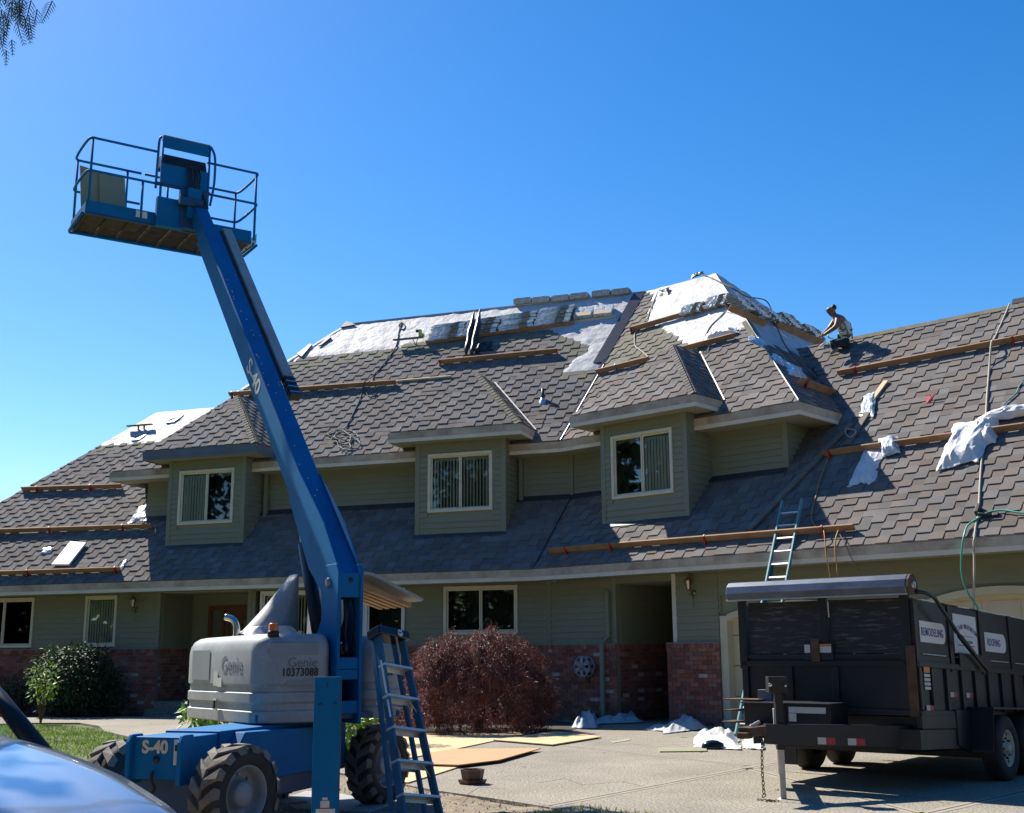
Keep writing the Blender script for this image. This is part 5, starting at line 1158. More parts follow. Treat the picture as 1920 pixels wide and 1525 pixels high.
drape('shingle_scrap', r2((90, 1064), (92, 1064), (92, 1062), (90, 1062)), pR1, .02, 'felt', 'x', 'x') if 0 else None
def r1(*pts): return [onR(1, x, y) for x, y in pts]
A_ = r1((98, 1064), (132, 1064), (165, 1022), (134, 1020)); mb = MB(); mb.prism([p + pR1.N * .05 for p in A_], pR1.N * .05, 'sign_white'); tag(mb.build('underlayment_roll', bevel=.02), 'flat pale stack of roofing sheet leaning above the lowest left plank', 'roofing sheet')
drape('foil_scrap', r1((74, 1042), (98, 1036), (102, 1026), (84, 1028)), pR1, .03, 'bright_metal', 'small crumpled silver wrapper on the left roof slope', 'wrapper', 14, nx=6, ny=5)
drape('shingle_wrapper', r1((240, 983), (280, 975), (282, 945), (262, 950)), pR1, .04, 'plastic_wrap', 'clear wrapper caught above the middle left plank by the dormer', 'wrapper', 15)
drape('paper_scrap', r1((224, 1068), (230, 1068), (240, 1052), (234, 1050)), pR1, .01, 'bag_white', 'tiny white paper scraps right of the lowest left plank', 'scrap', 17, nx=4, ny=4)
for pts_, sd_, lb_ in ((((1400, 640), (1432, 655), (1440, 645), (1408, 628)), 31, 'crumpled pale wrapper high on the dark hip slope'), (((1440, 672), (1470, 690), (1476, 680), (1450, 664)), 33, 'second crumpled wrapper lower on the dark hip slope'), (((1545, 735), (1575, 752), (1580, 742), (1556, 728)), 35, 'white paper scraps at the foot of the dark hip slope')):
    drape('shingle_wrapper', p3(*pts_), pU3, .05, 'plastic_wrap' if sd_ < 35 else 'bag_white', lb_, 'wrapper', sd_, nx=7, ny=6)
drape('felt_flap', u2((1232, 560), (1262, 552), (1256, 540), (1230, 548)), pU2, .06, 'valley_metal', 'dark loose felt flap at the left top of the white hip roof', 'felt', 37, nx=7, ny=5)
drape('felt_flap', u2((1296, 523), (1322, 516), (1318, 510), (1298, 517)), pU2, .05, 'valley_metal', 'dark strip of felt lying along the top of the white hip roof', 'felt', 39, nx=7, ny=4)
# exposed pieces of flashing on the far left hip
mb = MB(); a = onR(1, 240, 808); mb.box(a + Z * .12, D1 * .95, Z * .04, N1 * .1, 'plank_grey'); mb.box(a + D1 * .4, Z * .14, D1 * .03, N1 * .05, 'black'); mb.box(a + D1 * .62, Z * .14, D1 * .03, N1 * .05, 'black')
tag(mb.build('roof_plank'), 'short dark board on a bracket against the sky at the far left hip', 'plank')
for px, py, lb_ in ((247, 828, 'dark bent flashing scrap below the far left bracket board'), (312, 795, 'dark curled underlayment edge on the far left white hip'), (230, 905, 'small black roof bracket leaning right of the highest left plank')):
    a = onR(1, px, py); mb = MB(); mb.prism([a, a + D1 * .3, a + D1 * .45 + Z * .28 - N1 * .3, a + D1 * .1 + Z * .12 - N1 * .1], pR1.N * .05, 'black'); tag(mb.build('flashing_scrap'), lb_, 'flashing')
for P_, lb_ in ((((558, 667), (567, 672), (586, 650), (582, 648)), 'black flashing piece on the lower left hip of the main roof'), (((598, 652), (604, 650), (622, 636), (618, 632)), 'small dark flap midway up the white left hip'), (((640, 617), (668, 612), (655, 607), (650, 606)), 'dark cap at the top left end of the main ridge')):
    mb = MB(); mb.prism([p + pU1.N * .03 for p in u1(*P_)], pU1.N * .04, 'valley_metal'); tag(mb.build('flashing_scrap'), lb_, 'flashing')
# shingle bundles -----------------------------------------------------
def bundle_mesh(L, D, H, seed, style=0):
    r = random.Random(seed); mb = MB(); nx = 12; vs = []; sec = [(0, 0), (0, H), (D, H), (D, 0)]
    for i in range(nx + 1):
        x = L * i / nx; e = 1 if 0 < i < nx else .85
        for k, (y, z) in enumerate(sec):
            vs.append(V3((x, y + (r.uniform(-.014, .014)), z * e + r.uniform(-.003, .003) + .004 * sin(i * 1.3 + seed))))
    for i in range(nx):
        for k in range(4):
            m = 'plastic_wrap' if style == 0 and not (7 <= i < 10) else 'bundle_taupe'
            if style == 0 and i in (0, 1, nx - 1): m = 'bag_white'
            if style == 1: m = 'bundle_ridge' if k != 1 else 'plastic_wrap'
            if style == 2: m = 'bag_white'
            a = i * 4 + k; b = i * 4 + (k + 1) % 4; mb.add([vs[a], vs[b], vs[b + 4], vs[a + 4]], [(0, 1, 2, 3)], m)
    mb.add(vs[:4], [(3, 2, 1, 0)], 'bundle_core'); mb.add(vs[-4:], [(0, 1, 2, 3)], 'bundle_core')
    me = bpy.data.meshes.new('shingle_bundle'); me.from_pydata(mb.v, [], mb.f)
    for m in mb.mats: me.materials.append(M[m])
    me.polygons.foreach_set('material_index', mb.mi); return me
BM = [bundle_mesh(.86, .34, .05, s) for s in range(5)]
def put(me, name, M4, label, cat, group=None):
    o = bpy.data.objects.new(name, me); COL.objects.link(o); o.matrix_world = M4; WL[o.name] = M4.translation.copy(); return tag(o, label, cat, group)
def ORD(k, n): return 'topmost' if k == n - 1 else ('bottom', 'second lowest', 'third lowest', 'fourth lowest', 'fifth lowest', 'sixth lowest', 'seventh lowest', 'eighth lowest', 'ninth lowest')[k]
def stack(A, X, out, label, group, n, step=.86, thick=.064, tilt=0, meshes=None, seed=0):
    """bundles piled against the slope: each one steps back as the 45 degree roof does"""
    r = random.Random(seed); X = X.normalized(); Y = -out.normalized(); ZZ = X.cross(Y); ZZ = ZZ if ZZ.z > 0 else -ZZ
    for k in range(n):
        c = A + Z * (thick * k) - out * (thick * k * .84) + X * r.uniform(-.03, .03) - out * r.uniform(-.02, .03)
        a = radians(r.uniform(-2.5, 2.5)); X2 = (X * cos(a) + Y * sin(a)); Y2 = (Y * cos(a) - X * sin(a)); m4 = Matrix((X2, Y2, X2.cross(Y2))).transposed().to_4x4(); m4.translation = c
        put(r.choice(meshes or BM), 'shingle_bundle', m4, label(k, n), 'shingle bundle', group)
base0 = onU(1, 802, 643, .06); base1 = onU(1, 1072, 606, .06); t = base1 - base0; nn = 4; cw = t.length / nn
plank(onU, 1, pU1, 797, 640, 1075, 603, 'plank under the four wrapped shingle stacks near the ridge', h=.10)
for i, (wd, n) in enumerate((('leftmost', 9), ('second', 9), ('third', 9), ('rightmost', 10))):
    stack(base0 + t * (i / nn) + N1 * .10 + Z * .03, t, N1, lambda k, n, wd=wd: f'{ORD(k, n)} plastic wrapped bundle in the {wd} of the four stacks below the ridge', f'shingle bundles in the {wd} stack', n, thick=.07, seed=i, meshes=[bundle_mesh(cw * .97, .34, .05, 20 + i * 3 + j) for j in range(3)])
B2 = [bundle_mesh(.62, .36, .05, 40 + s) for s in range(3)]
stack(onU(2, 1277, 592, .1) + N2 * .1, D2, N2, lambda k, n: f'{ORD(k, n)} shingle bundle in the left pile on the long hip roof plank', 'bundles left on the hip plank', 5, thick=.062, meshes=B2, seed=11)
stack(onU(2, 1322, 580, .1) + N2 * .1, D2, N2, lambda k, n: f'{ORD(k, n)} shingle bundle in the pile at the corner of the hip roof plank', 'bundles at the plank corner', 6, thick=.062, meshes=B2, seed=12)
for i, (px, py, n, wd) in enumerate(((1390, 580, 6, 'uppermost'), (1420, 594, 7, 'second highest'), (1450, 604, 6, 'middle'), (1482, 614, 8, 'second lowest'), (1520, 632, 7, 'lowest'))):
    a = onP3(px, py, .08); stack(a + D2 * .16, -N2, D2, lambda k, n, wd=wd: f'{ORD(k, n)} shingle bundle in the {wd} pile down the right hip slope', f'bundles in the {wd} hip pile', n, thick=.062, meshes=B2, seed=30 + i)
BR = [bundle_mesh(.555, .36, .17, 60 + s, 1) for s in range(3)]
for i, (px, py, a) in enumerate(((966, 573, 'first bundle from the left of the six lying along the main ridge'), (1000, 571, 'second bundle from the left of the six lying along the main ridge'), (1036, 568, 'third bundle from the left of the six on the main ridge'), (1071, 564, 'fourth bundle from the left of the six on the main ridge'), (1112, 559, 'fifth bundle from the left of the six on the main ridge'), (1148, 556, 'bundle at the right end of the six on the main ridge'))):
    c = onplane(px, py, pU1.p(0, HU * RT2), N1); m4 = Matrix((D1, -N1, Z)).transposed().to_4x4(); m4.translation = c + N1 * .16
    put(BR[i % 3], 'shingle_bundle', m4, a, 'shingle bundle', 'bundles along the main ridge')
for i, (px, lb_) in enumerate(((1076, 'left of two white wrapped bundles with orange print under the ridge'), (1114, 'right of two white wrapped bundles with orange print under the ridge'))):
    c = onU(1, px, 601 - i * 4, .03); mb = MB(); W_ = .52; mb.box(c, D1 * W_, pU1.W * .50, pU1.N * .13, 'plastic_wrap'); mb.box(c + pU1.N * .131, D1 * W_, pU1.W * .16, pU1.N * .004, 'plywood'); mb.box(c + pU1.N * .131 + D1 * .2 + pU1.W * .25, D1 * .07, pU1.W * .17, pU1.N * .004, 'plywood_orange')
    tag(mb.build('wrapped_bundle', bevel=.015), lb_, 'shingle bundle', 'white wrapped bundles under the ridge')
# dark rolled bags, tools near the stacks
for k, (x0, y0, x1, y1, lb_) in enumerate(((873, 664, 889, 586, 'left of two long dark wrapped rolls leaning up the main roof'), (884, 666, 901, 580, 'right of two long dark wrapped rolls leaning up the main roof'))):
    a, b = onU(1, x0, y0, .12), onU(1, x1, y1, .40); r = random.Random(k); P = [a.lerp(b, i / 9) + V3((r.uniform(-.02, .02), r.uniform(-.02, .02), r.uniform(-.02, .02))) for i in range(10)]
    mb = MB(); mb.tube(P, [.03, .07, .085, .075, .09, .08, .085, .07, .045, .02], 'valley_metal', 9); tag(mb.build('wrapped_roll'), lb_, 'roll')
drape('felt_scraps', u1((893, 664), (925, 660), (922, 640), (896, 645)), pU1, .12, 'black', 'heap of black felt scraps above the red ended plank', 'felt', 20)
a = onU(1, 740, 640, .15); mb = MB(); mb.box(a, D1 * .95, N1 * .14, Z * .03, 'plank_grey'); mb.tube([a + D1 * .6, a + D1 * .7 - Z * .2], .012, 'black'); mb.tube([a + D1 * .75, a + D1 * .7 - Z * .2], .012, 'black'); tag(mb.build('tool_shelf'), 'short grey board on a bracket left of the wrapped stacks', 'board')
mb = MB(); c = a + D1 * .82 + Z * .04; mb.box(c, D1 * .08, N1 * .1, Z * .22, 'harness_hi'); mb.box(c + Z * .15 - D1 * .1, D1 * .14, N1 * .08, Z * .08, 'black'); mb.cbox(c + Z * .05 + D1 * .1, D1 * .1, N1 * .08, Z * .1, 'plywood'); tag(mb.build('nail_gun', bevel=.01), 'small yellow nail gun on the board left of the wrapped stacks', 'nail gun')
# lone red bracket
a = onR(2, 1736, 758, .01); mb = MB(); mb.prism([a, a + D2 * .10, a + D2 * .03 + pR2.W * .28, a - D2 * .05 + pR2.W * .28], pR2.N * .02, 'red_bracket'); mb.prism([a, a + D2 * .08, a + D2 * .22 + pR2.W * .14 + pR2.N * .12, a + D2 * .14 + pR2.W * .16 + pR2.N * .12], D2 * .02 + pR2.N * .015, 'red_bracket'); tag(mb.build('roof_bracket'), 'lone red roof bracket nailed in the middle of the garage slope', 'bracket')
# anchor on the garage slope
a = onR(2, 1830, 972, .0); mb = MB(); mb.box(a + pR2.W * .02, D2 * .07, pR2.W * .22, pR2.N * .14, 'black'); mb.tube([a + D2 * .07 + pR2.N * .1, a + D2 * .34 + pR2.N * .03 - pR2.W * .02], .03, 'black'); mb.cbox(a + D2 * .36 + pR2.N * .04, D2 * .10, pR2.W * .07, pR2.N * .06, 'black'); tag(mb.build('rope_anchor', bevel=.008), 'black rope grab and anchor low on the garage roof', 'anchor')
a = onR(2, 1898, 574, .0); mb = MB(); mb.prism([a, a + D2 * .32, a + D2 * .28 + pR2.W * .2, a - D2 * .02 + pR2.W * .22], pR2.N * .05, 'black'); tag(mb.build('ridge_anchor'), 'black anchor plate on the garage ridge at the right', 'anchor')
# ropes and hoses
def cord(name, P, r, m, label, cat='rope', n=8, seed=0):
    mb = MB(); mb.tube(spline(P, n), r, m, 6); return tag(mb.build(name), label, cat)
def R2(*p, h=.035): return [onR(2, x, y, h) for x, y in p]
def U1(*p, h=.035): return [onU(1, x, y, h) for x, y in p]
def U2(*p, h=.035): return [onU(2, x, y, h) for x, y in p]
P = U1((753, 604), (760, 612), (755, 618), (748, 612), (753, 605), (748, 622), (744, 645), (733, 665), (715, 688), (699, 705)) + U1((690, 712), (684, 716), h=.20) + U1((681, 728), (675, 748), (664, 772), (655, 790), (648, 803))
cord('rope', P, .018, 'rope_dark', 'dark rope running from the white underlayment down the main roof')
r = random.Random(5); P = []
cx, cy = 645, 822
for k in range(34):
    t = k * .62; P += U1((cx + (18 + 8 * sin(k * 1.7)) * cos(t) + 6 * sin(k * .9), cy + (15 + 6 * cos(k * 1.1)) * sin(t) * .8 + (k - 17) * .7), h=.03 + .012 * (k % 4))
cord('rope_coil', P, .013, 'rope', 'loose coil of pale rope at the main roof eave left of the middle dormer')
cord('rope', U1((684, 728), (690, 742), (700, 744), (703, 738)), .012, 'rope_dark', 'short loop of dark cord hanging below the long plank')
cord('rope', U2((1238, 543), (1228, 560), (1218, 585), (1212, 600), (1192, 622), (1190, 640), (1192, 650), (1205, 660), (1216, 670)), .018, 'rope', 'pale rope from the hip ridge down to the short plank')
cord('rope', U2((1362, 582), (1348, 596), (1332, 612), (1322, 630), (1318, 640), (1300, 650), (1304, 660), (1312, 642), (1330, 640), (1326, 658), (1308, 664), (1300, 655)), .014, 'rope', 'brown rope looping off the crumpled plastic above the right dormer')
cord('rope', [onU(2, 1312, 514, .03), onU(2, 1330, 520, .03)] + [onP3(x, y, .12) for x, y in ((1372, 540), (1400, 556), (1432, 562), (1444, 575), (1452, 600), (1468, 640), (1488, 668), (1510, 690), (1540, 715), (1562, 728))], .018, 'rope_dark', 'long rope crossing from the hip peak down over the bundles')
cord('rope', R2((1893, 570), (1885, 590), (1866, 632), h=.03) + R2((1860, 640), (1858, 650), h=.2) + R2((1855, 690), (1851, 740), (1848, 790), h=.04) + R2((1842, 850), (1838, 900), (1836, 940), (1834, 966), (1830, 985), (1827, 1010)) + [onwall(2, .78, x, y) for x, y in ((1826, 1022), (1827, 1060), (1826, 1100), (1825, 1135), (1825, 1200))], .02, 'rope', 'long pale rope running down the garage roof and over the eave')
cord('hose', R2((1990, 962), (1920, 962), (1880, 957), (1850, 962), (1834, 972), h=.06) + R2((1815, 985), (1808, 1003), h=.06) + [onwall(2, .80, x, y) for x, y in ((1804, 1025), (1802, 1060), (1806, 1090), (1818, 1118), (1832, 1138), (1845, 1180))], .017, 'hose_green', 'bright green air hose dropping over the garage eave', 'hose')
cord('hose', R2((1990, 680), (1920, 716), (1905, 738), (1885, 756), (1876, 772), (1876, 785)), .015, 'hose_teal', 'thin teal hose on the upper right of the garage roof', 'hose')
cord('cord', R2((1560, 835), (1552, 860), h=.05) + R2((1545, 880), (1536, 905), (1530, 930), (1523, 955), (1522, 975), (1530, 988)), .013, 'cord_orange', 'brown cord hanging from the middle plank to the lowest garage plank', 'cord')
cord('cord', R2((1543, 988), (1546, 1005), h=.12) + [onwall(2, .78, x, y) for x, y in ((1549, 1040), (1553, 1060), (1557, 1085), (1560, 1120))], .011, 'cord_orange', 'left orange cord hanging over the eave behind the trailer', 'cord')
cord('cord', R2((1572, 995), (1567, 1010), h=.12) + [onwall(2, .78, x, y) for x, y in ((1566, 1035), (1569, 1060), (1571, 1085), (1573, 1120))], .013, 'cord_orange', 'right thicker orange cord hanging over the eave behind the trailer', 'cord')
cord('cord', R2((1573, 1000), (1585, 1020), h=.10) + [onwall(2, .78, x, y) for x, y in ((1596, 1046), (1612, 1070))], .009, 'rope_dark', 'thin dark cord slanting right below the garage eave', 'cord')
cord('rope', R2((1590, 805), (1602, 806), (1604, 812), (1594, 820), (1585, 812), (1588, 803), h=.1), .014, 'rope', 'small rope loop tied at the top of the diagonal plank')

# ================================================================== LADDERS
def ladder(name, base, X, up, W, H, step, m, label, cat, first=.3, rung='alu', taper=0, dz=.03, rw=.075):
    o = thing(name, base, label, cat); X = X.normalized(); up = up.normalized(); n = X.cross(up).normalized()
    for s in (-1, 1):
        mb = MB(); a = base + X * s * W / 2; b = base + X * s * (W / 2 - taper) + up * H; mb.box(a - n * rw / 2, b - a, n * rw, X * -s * .03, m); mb.build('rail', o)
        mb = MB(); mb.cbox(a + up * .04, X * .05, n * .1, up * .08, 'black'); mb.build('foot', o)
    k = first
    while k < H - .1:
        w = W / 2 - taper * k / H; c = base + up * k; mb = MB(); mb.box(c - X * w - n * .02 - up * .015, X * 2 * w, n * .04, up * .03, rung); mb.build('rung', o); k += step
    return o
q = onplane(1464, 1048, HP(2, 0, .80, LE), N2); uq = uv(2, q)[0]; lb0 = onwall(2, 2.75, 1398, 1385); lb0.z = .012; u_ = (q - lb0).normalized()
for i in range(260):
    L_ = 3.5 + i * .02; P_ = lb0 + u_ * L_; d_ = P_ - EYE; y_ = 762.5 - FPX * d_.dot(CU) / d_.dot(FWD)
    if y_ < 938: break
lad = ladder('extension_ladder', lb0 + D2 * .0, D2, u_, .46, L_, .305, 'fiberglass_teal', 'teal fibreglass extension ladder leaning on the garage eave behind the trailer', 'ladder')
for s in (-1, 1):
    mb = MB(); n = D2.cross(u_).normalized(); mb.box(lb0 + D2 * s * .20 - n * .09 + u_ * .5, u_ * (L_ * .62), n * .06, D2 * -s * .025, 'fiberglass_blue'); mb.build('rail', lad)
# closed step ladder leaning on the lift
sb = V3((-.80, 10.62, -.02)); st = V3((-1.19, 11.25, 1.64)); su = (st - sb).normalized(); sq = V3((.60, .80, 0)).normalized(); sq = (sq - su * sq.dot(su)).normalized(); sn = sq.cross(su).normalized(); sn = sn if sn.y < 0 else -sn
SL = (st - sb).length; sl_ = thing('step_ladder', sb, 'closed blue fibreglass step ladder leaning on the lift', 'ladder')
for s in (-1, 1):
    mb = MB(); a = sb + sq * s * .25; b = st + sq * s * .17; mb.box(a, b - a, sn * .075, sq * -s * .028, 'fiberglass_blue'); mb.build('rail', sl_)
    mb = MB(); a = sb + sq * s * .23 - sn * .09 + su * .03; b = st + sq * s * .15 - sn * .03; mb.box(a, b - a, sn * -.04, sq * -s * .03, 'fiberglass_blue'); mb.build('rail', sl_)
    mb = MB(); a = sb + sq * s * .25; mb.box(a - sq * .02 - su * .02, su * .09, sn * .085, sq * .045, 'black'); mb.build('foot', sl_)
for k in range(1, 6):
    z = k * .30; w = .25 - .08 * z / SL; c = sb + su * z; mb = MB(); mb.box(c - sq * w, sq * 2 * w, sn * .085, su * .022, 'alu'); mb.box(c - sq * w - su * .03, sq * 2 * w, sn * .004, su * .05, 'alu'); mb.build('step', sl_)
    if k % 2 == 0: 
        mb = MB(); mb.tube([c + sq * (w - .02) + sn * .04 - su * .10, c + sq * (w - .10) + sn * .04], .008, 'alu'); mb.build('brace', sl_)
    if k in (2, 4): mb = MB(); mb.tube([c - sq * w * .9 - sn * .1, c + sq * w * .9 - sn * .1], .012, 'alu'); mb.build('rear_bar', sl_)
mb = MB(); mb.box(st - sq * .20 - sn * .06 - su * .02, sq * .40, sn * .17, su * .085, 'black_gloss'); mb.build('cap', sl_, bevel=.01)
mb = MB(); c = st + sn * .112 + sq * .07 + su * .022; mb.lathe(c, sn, [(.034, 0), (.034, .003), (.0, .003)], 'sticker', 20); ob = mb.build('badge', sl_); 
mb = MB(); mb.box(c - sq * .022 - su * .005 + sn * .004, sq * .044, su * .01, sn * .002, 'ink'); mb.build('badge_mark', sl_)
for z, h, m in ((1.22, .32, 'sticker'), (1.0, .16, 'sticker'), (.62, .10, 'ink')): mb = MB(); a = sb + sq * -.21 + su * z + sn * .077; mb.box(a + sq * -.02, sq * .022, su * h, sn * .002, m); mb.build('sticker', sl_)

# ================================================================== THINGS ON THE DRIVEWAY
def sheet(pts, z, m, label, cat, name='plywood_sheet', th=.014):
    P = [ground(x, y, z) for x, y in pts]; mb = MB(); mb.prism(P, (0, 0, -th), m); return tag(mb.build(name), label, cat)
sheet([(630, 1412), (760, 1372), (925, 1375), (1010, 1370), (935, 1387), (850, 1405), (752, 1424), (690, 1432)], .030, 'plywood', 'large pale plywood sheet lying left on the driveway behind the ladder', 'plywood')
sheet([(925, 1387), (1042, 1371), (1128, 1381), (1036, 1396)], .045, 'plywood', 'small pale plywood sheet at the right end of the plywood', 'plywood')
sheet([(800, 1412), (850, 1404), (1014, 1403), (935, 1425), (860, 1434), (790, 1432)], .062, 'plywood_orange', 'orange tinted plywood sheet with a raised pointed corner', 'plywood')
sheet([(690, 1444), (780, 1432), (862, 1437), (815, 1452), (765, 1467), (700, 1462)], .030, 'plywood', 'pale plywood sheet nearest the ladder on the driveway', 'plywood')
sheet([(520, 1500), (575, 1483), (640, 1488), (730, 1508), (690, 1522), (560, 1516)], .0, 'cover_grey', 'grey flat board lying on the dirt between the lift wheels', 'board', 'flat_board', .015)
sheet([(1233, 1402), (1325, 1401), (1325, 1408), (1237, 1409)], .03, 'sage_panel', 'short green siding strip lying flat on the driveway', 'board', 'siding_strip', .014)
sheet([(1143, 1391), (1180, 1385), (1181, 1388), (1150, 1393)], .02, 'soffit', 'thin broken lath with gaps lying on the driveway', 'scrap', 'lath', .006)
r = random.Random(77)
for k in range(9):
    px, py = r.choice(((1180, 1420), (1340, 1422), (950, 1440), (1100, 1400), (1260, 1395), (1010, 1450))); c = ground(px + r.uniform(-70, 70), py + r.uniform(-14, 14), .014); a = r.uniform(0, 3); d_ = V3((cos(a), sin(a), 0)); l = r.uniform(.03, .12)
    mb = MB(); mb.prism([c, c + d_ * l, c + d_ * l * .9 + V3((-d_.y, d_.x, 0)) * l * .5, c + V3((-d_.y, d_.x, 0)) * l * .3], Z * .004, r.choice(('bundle_taupe', 'plank_grey', 'soffit', 'black'))); tag(mb.build('debris_scrap'), 'small torn roofing scrap lying on the driveway', 'scrap', 'small roofing scraps on the driveway')
# pot
c = ground(886, 1470, .012); p = thing('plant_pot', c, 'brown hexagonal clay pot standing in its saucer on the driveway', 'pot')
def hexring(rad, z): return [c + V3((cos(k * pi / 3 + .2) * rad, sin(k * pi / 3 + .2) * rad, z)) for k in range(6)]
mb = MB(); A, B, Cc, Dd = hexring(.12, .04), hexring(.145, .165), hexring(.13, .165), hexring(.11, .06)
mb.add(A + B + Cc + Dd, [(k + j * 6, (k + 1) % 6 + j * 6, (k + 1) % 6 + (j + 1) * 6, k + (j + 1) * 6) for j in range(3) for k in range(6)] + [list(range(6))[::-1], [18 + k for k in range(6)]], 'clay_pot'); mb.build('pot_body', p)
mb = MB(); A, B, Cc = hexring(.15, 0), hexring(.175, .05), hexring(.15, .045); mb.add(A + B + Cc, [(k + j * 6, (k + 1) % 6 + j * 6, (k + 1) % 6 + (j + 1) * 6, k + (j + 1) * 6) for j in range(2) for k in range(6)] + [list(range(6))[::-1], [12 + k for k in range(6)]], 'clay_pot'); mb.build('saucer', p)
gpl = Plane(V3((0, 0, .012)), V3((1, 0, 0)), V3((0, 1, 0)))
def gq(*pts): return [ground(x, y, .012) for x, y in pts]
def heap(name, pts, thick, label, cat='tarp', m='tarp_cloth', seed=1, nx=22, ny=12):
    return drape(name, pts, gpl, thick, m, label, cat, seed, rough=.025, nx=nx, ny=ny, off=.03)
heap('tarp', gq((1072, 1366), (1120, 1368), (1122, 1350), (1090, 1350)), .5, 'upright bunched white tarp left of the breezeway opening', seed=1)
heap('tarp', gq((1108, 1360), (1206, 1356), (1200, 1346), (1118, 1344)), .38, 'long pale tarp spread flat before the breezeway opening', seed=3)
heap('tarp', gq((1205, 1370), (1262, 1374), (1262, 1362), (1240, 1364)), .10, 'thin trailing end of cloth left of the pillar heap', seed=5)
heap('tarp', gq((1242, 1378), (1328, 1368), (1318, 1358), (1250, 1358)), .32, 'pale cloth tarp heaped against the brick pillar', seed=7)
heap('plastic_sheet', gq((1300, 1402), (1390, 1408), (1385, 1386), (1302, 1382)), .32, 'crumpled white plastic sheeting at the foot of the ladder', 'plastic', 'bag_white', 9)
heap('plastic_sheet', gq((1392, 1404), (1432, 1408), (1432, 1388), (1395, 1386)), .18, 'crumpled white plastic sheeting right of the ladder foot by the coupler', 'plastic', 'bag_white', 11)
c = ground(1337, 1405, .012); mb = MB(); mb.lathe(c, Z, [(.17, 0), (.185, .03), (.16, .09), (.08, .13), (0, .14)], 'black_gloss', 20); mb.v = [V3((c.x + (q.x - c.x) * 1.0, c.y + (q.y - c.y) * .6, q.z)) for q in mb.v]; tag(mb.build('rubber_bucket'), 'shiny black rounded tub lying before the white plastic', 'tub')
# hose reel on the brick
c = onwall(2, .14, 1100, 1250); t = thing('hose_reel', c - Z * .3, 'round grey spoked hose reel hanging on the brick wall', 'hose reel')
for k, off in ((0, 0), (1, .16)):
    mb = MB(); ax = N2; cc = c + N2 * off * .9 + D2 * (-.02 if k else 0); a = Z; b = ax.cross(a).normalized()
    mb.lathe(cc, ax, [(.205, -.01), (.23, -.012), (.235, .006), (.205, .01), (.205, -.01)], 'decal_grey' if 0 else 'rim_grey', 28)
    for j in range(6):
        th = j * pi / 3; d_ = a * cos(th) + b * sin(th); s_ = ax.cross(d_) ; mb.prism([cc + d_ * .04 - s_ * .03, cc + d_ * .21 - s_ * .05, cc + d_ * .21 + s_ * .05, cc + d_ * .04 + s_ * .03], ax * .012, 'rim_grey')
    mb.lathe(cc, ax, [(0, -.012), (.07, -.012), (.07, .016), (0, .02)], 'rim_grey', 20); mb.build('wheel_disc', t)
mb = MB(); mb.lathe(c, N2, [(.06, -.05), (.06, .16)], 'black', 14); mb.box(c - D2 * .04 - Z * .36 - N2 * .05, D2 * .08, Z * .3, N2 * .03, 'black'); mb.build('axle', t)

# ================================================================== PERSON
def figure(joints, edges, name, m, parent=None, origin=None, sub=2):
    keys = list(joints); me = bpy.data.meshes.new(name); o0 = V3(origin)
    me.from_pydata([V3(joints[k][0]) - o0 for k in keys], [(keys.index(a), keys.index(b)) for a, b in edges], [])
    o = bpy.data.objects.new(name, me); COL.objects.link(o); o.location = o0
    sk = o.modifiers.new('skin', 'SKIN'); sk.use_smooth_shade = True
    for i, k in enumerate(keys): r_ = joints[k][1]; me.skin_vertices[0].data[i].radius = (r_ if isinstance(r_, tuple) else (r_, r_)); me.skin_vertices[0].data[i].use_root = (i == 0)
    s = o.modifiers.new('sub', 'SUBSURF'); s.levels = sub; s.render_levels = sub
    dg = bpy.context.evaluated_depsgraph_get(); dg.update(); m2 = bpy.data.meshes.new_from_object(o.evaluated_get(dg)); bpy.data.objects.remove(o)
    m2.materials.clear(); m2.materials.append(M[m]); m2.polygons.foreach_set('use_smooth', [True] * len(m2.polygons))
    o = bpy.data.objects.new(name, m2); COL.objects.link(o)
    if parent: o.parent = parent; o.location = o0 - wloc(parent)
    else: o.location = o0
    WL[o.name] = o0; return o
seat = onR(2, 1588, 646, .10); Y0 = seat.y
def pj(x, y, dy=0): p = atdist(x, y, Y0 + dy); return p
man = thing('person', seat, 'kneeling roofer in a white tank top with green harness facing left on the roof', 'person')
J_ = {'pelvis': (pj(1588, 636), (.15, .14)), 'waist': (pj(1586, 622), (.16, .14)), 'chest': (pj(1579, 607), (.19, .165)), 'sh': (pj(1572, 599), (.17, .14)), 'neck': (pj(1565, 592), .078), 'head0': (pj(1559.5, 587), (.09, .095)), 'head1': (pj(1557.5, 581), (.118, .12)), 'head2': (pj(1558, 576.5), (.10, .10)),
      'shN': (pj(1572, 600, -.20), .085), 'elN': (pj(1568, 613, -.26), .064), 'wrN': (pj(1550, 625, -.12), .044), 'haN': (pj(1544, 629, -.06), .035),
      'shF': (pj(1567, 600, .18), .08), 'elF': (pj(1556, 615, .20), .06), 'wrF': (pj(1545, 626, .10), .044), 'haF': (pj(1540, 630, .04), .035)}
E_ = [('pelvis', 'waist'), ('waist', 'chest'), ('chest', 'sh'), ('sh', 'neck'), ('neck', 'head0'), ('head0', 'head1'), ('head1', 'head2'), ('sh', 'shN'), ('shN', 'elN'), ('elN', 'wrN'), ('wrN', 'haN'), ('sh', 'shF'), ('shF', 'elF'), ('elF', 'wrF'), ('wrF', 'haF')]
body = figure(J_, E_, 'body', 'skin', man, seat)
def seg(name, ks, m, parent=man, sub=2): return figure({k: v for k, v in ks}, [(a[0], b[0]) for a, b in zip(ks, ks[1:])], name, m, parent, seat, sub)
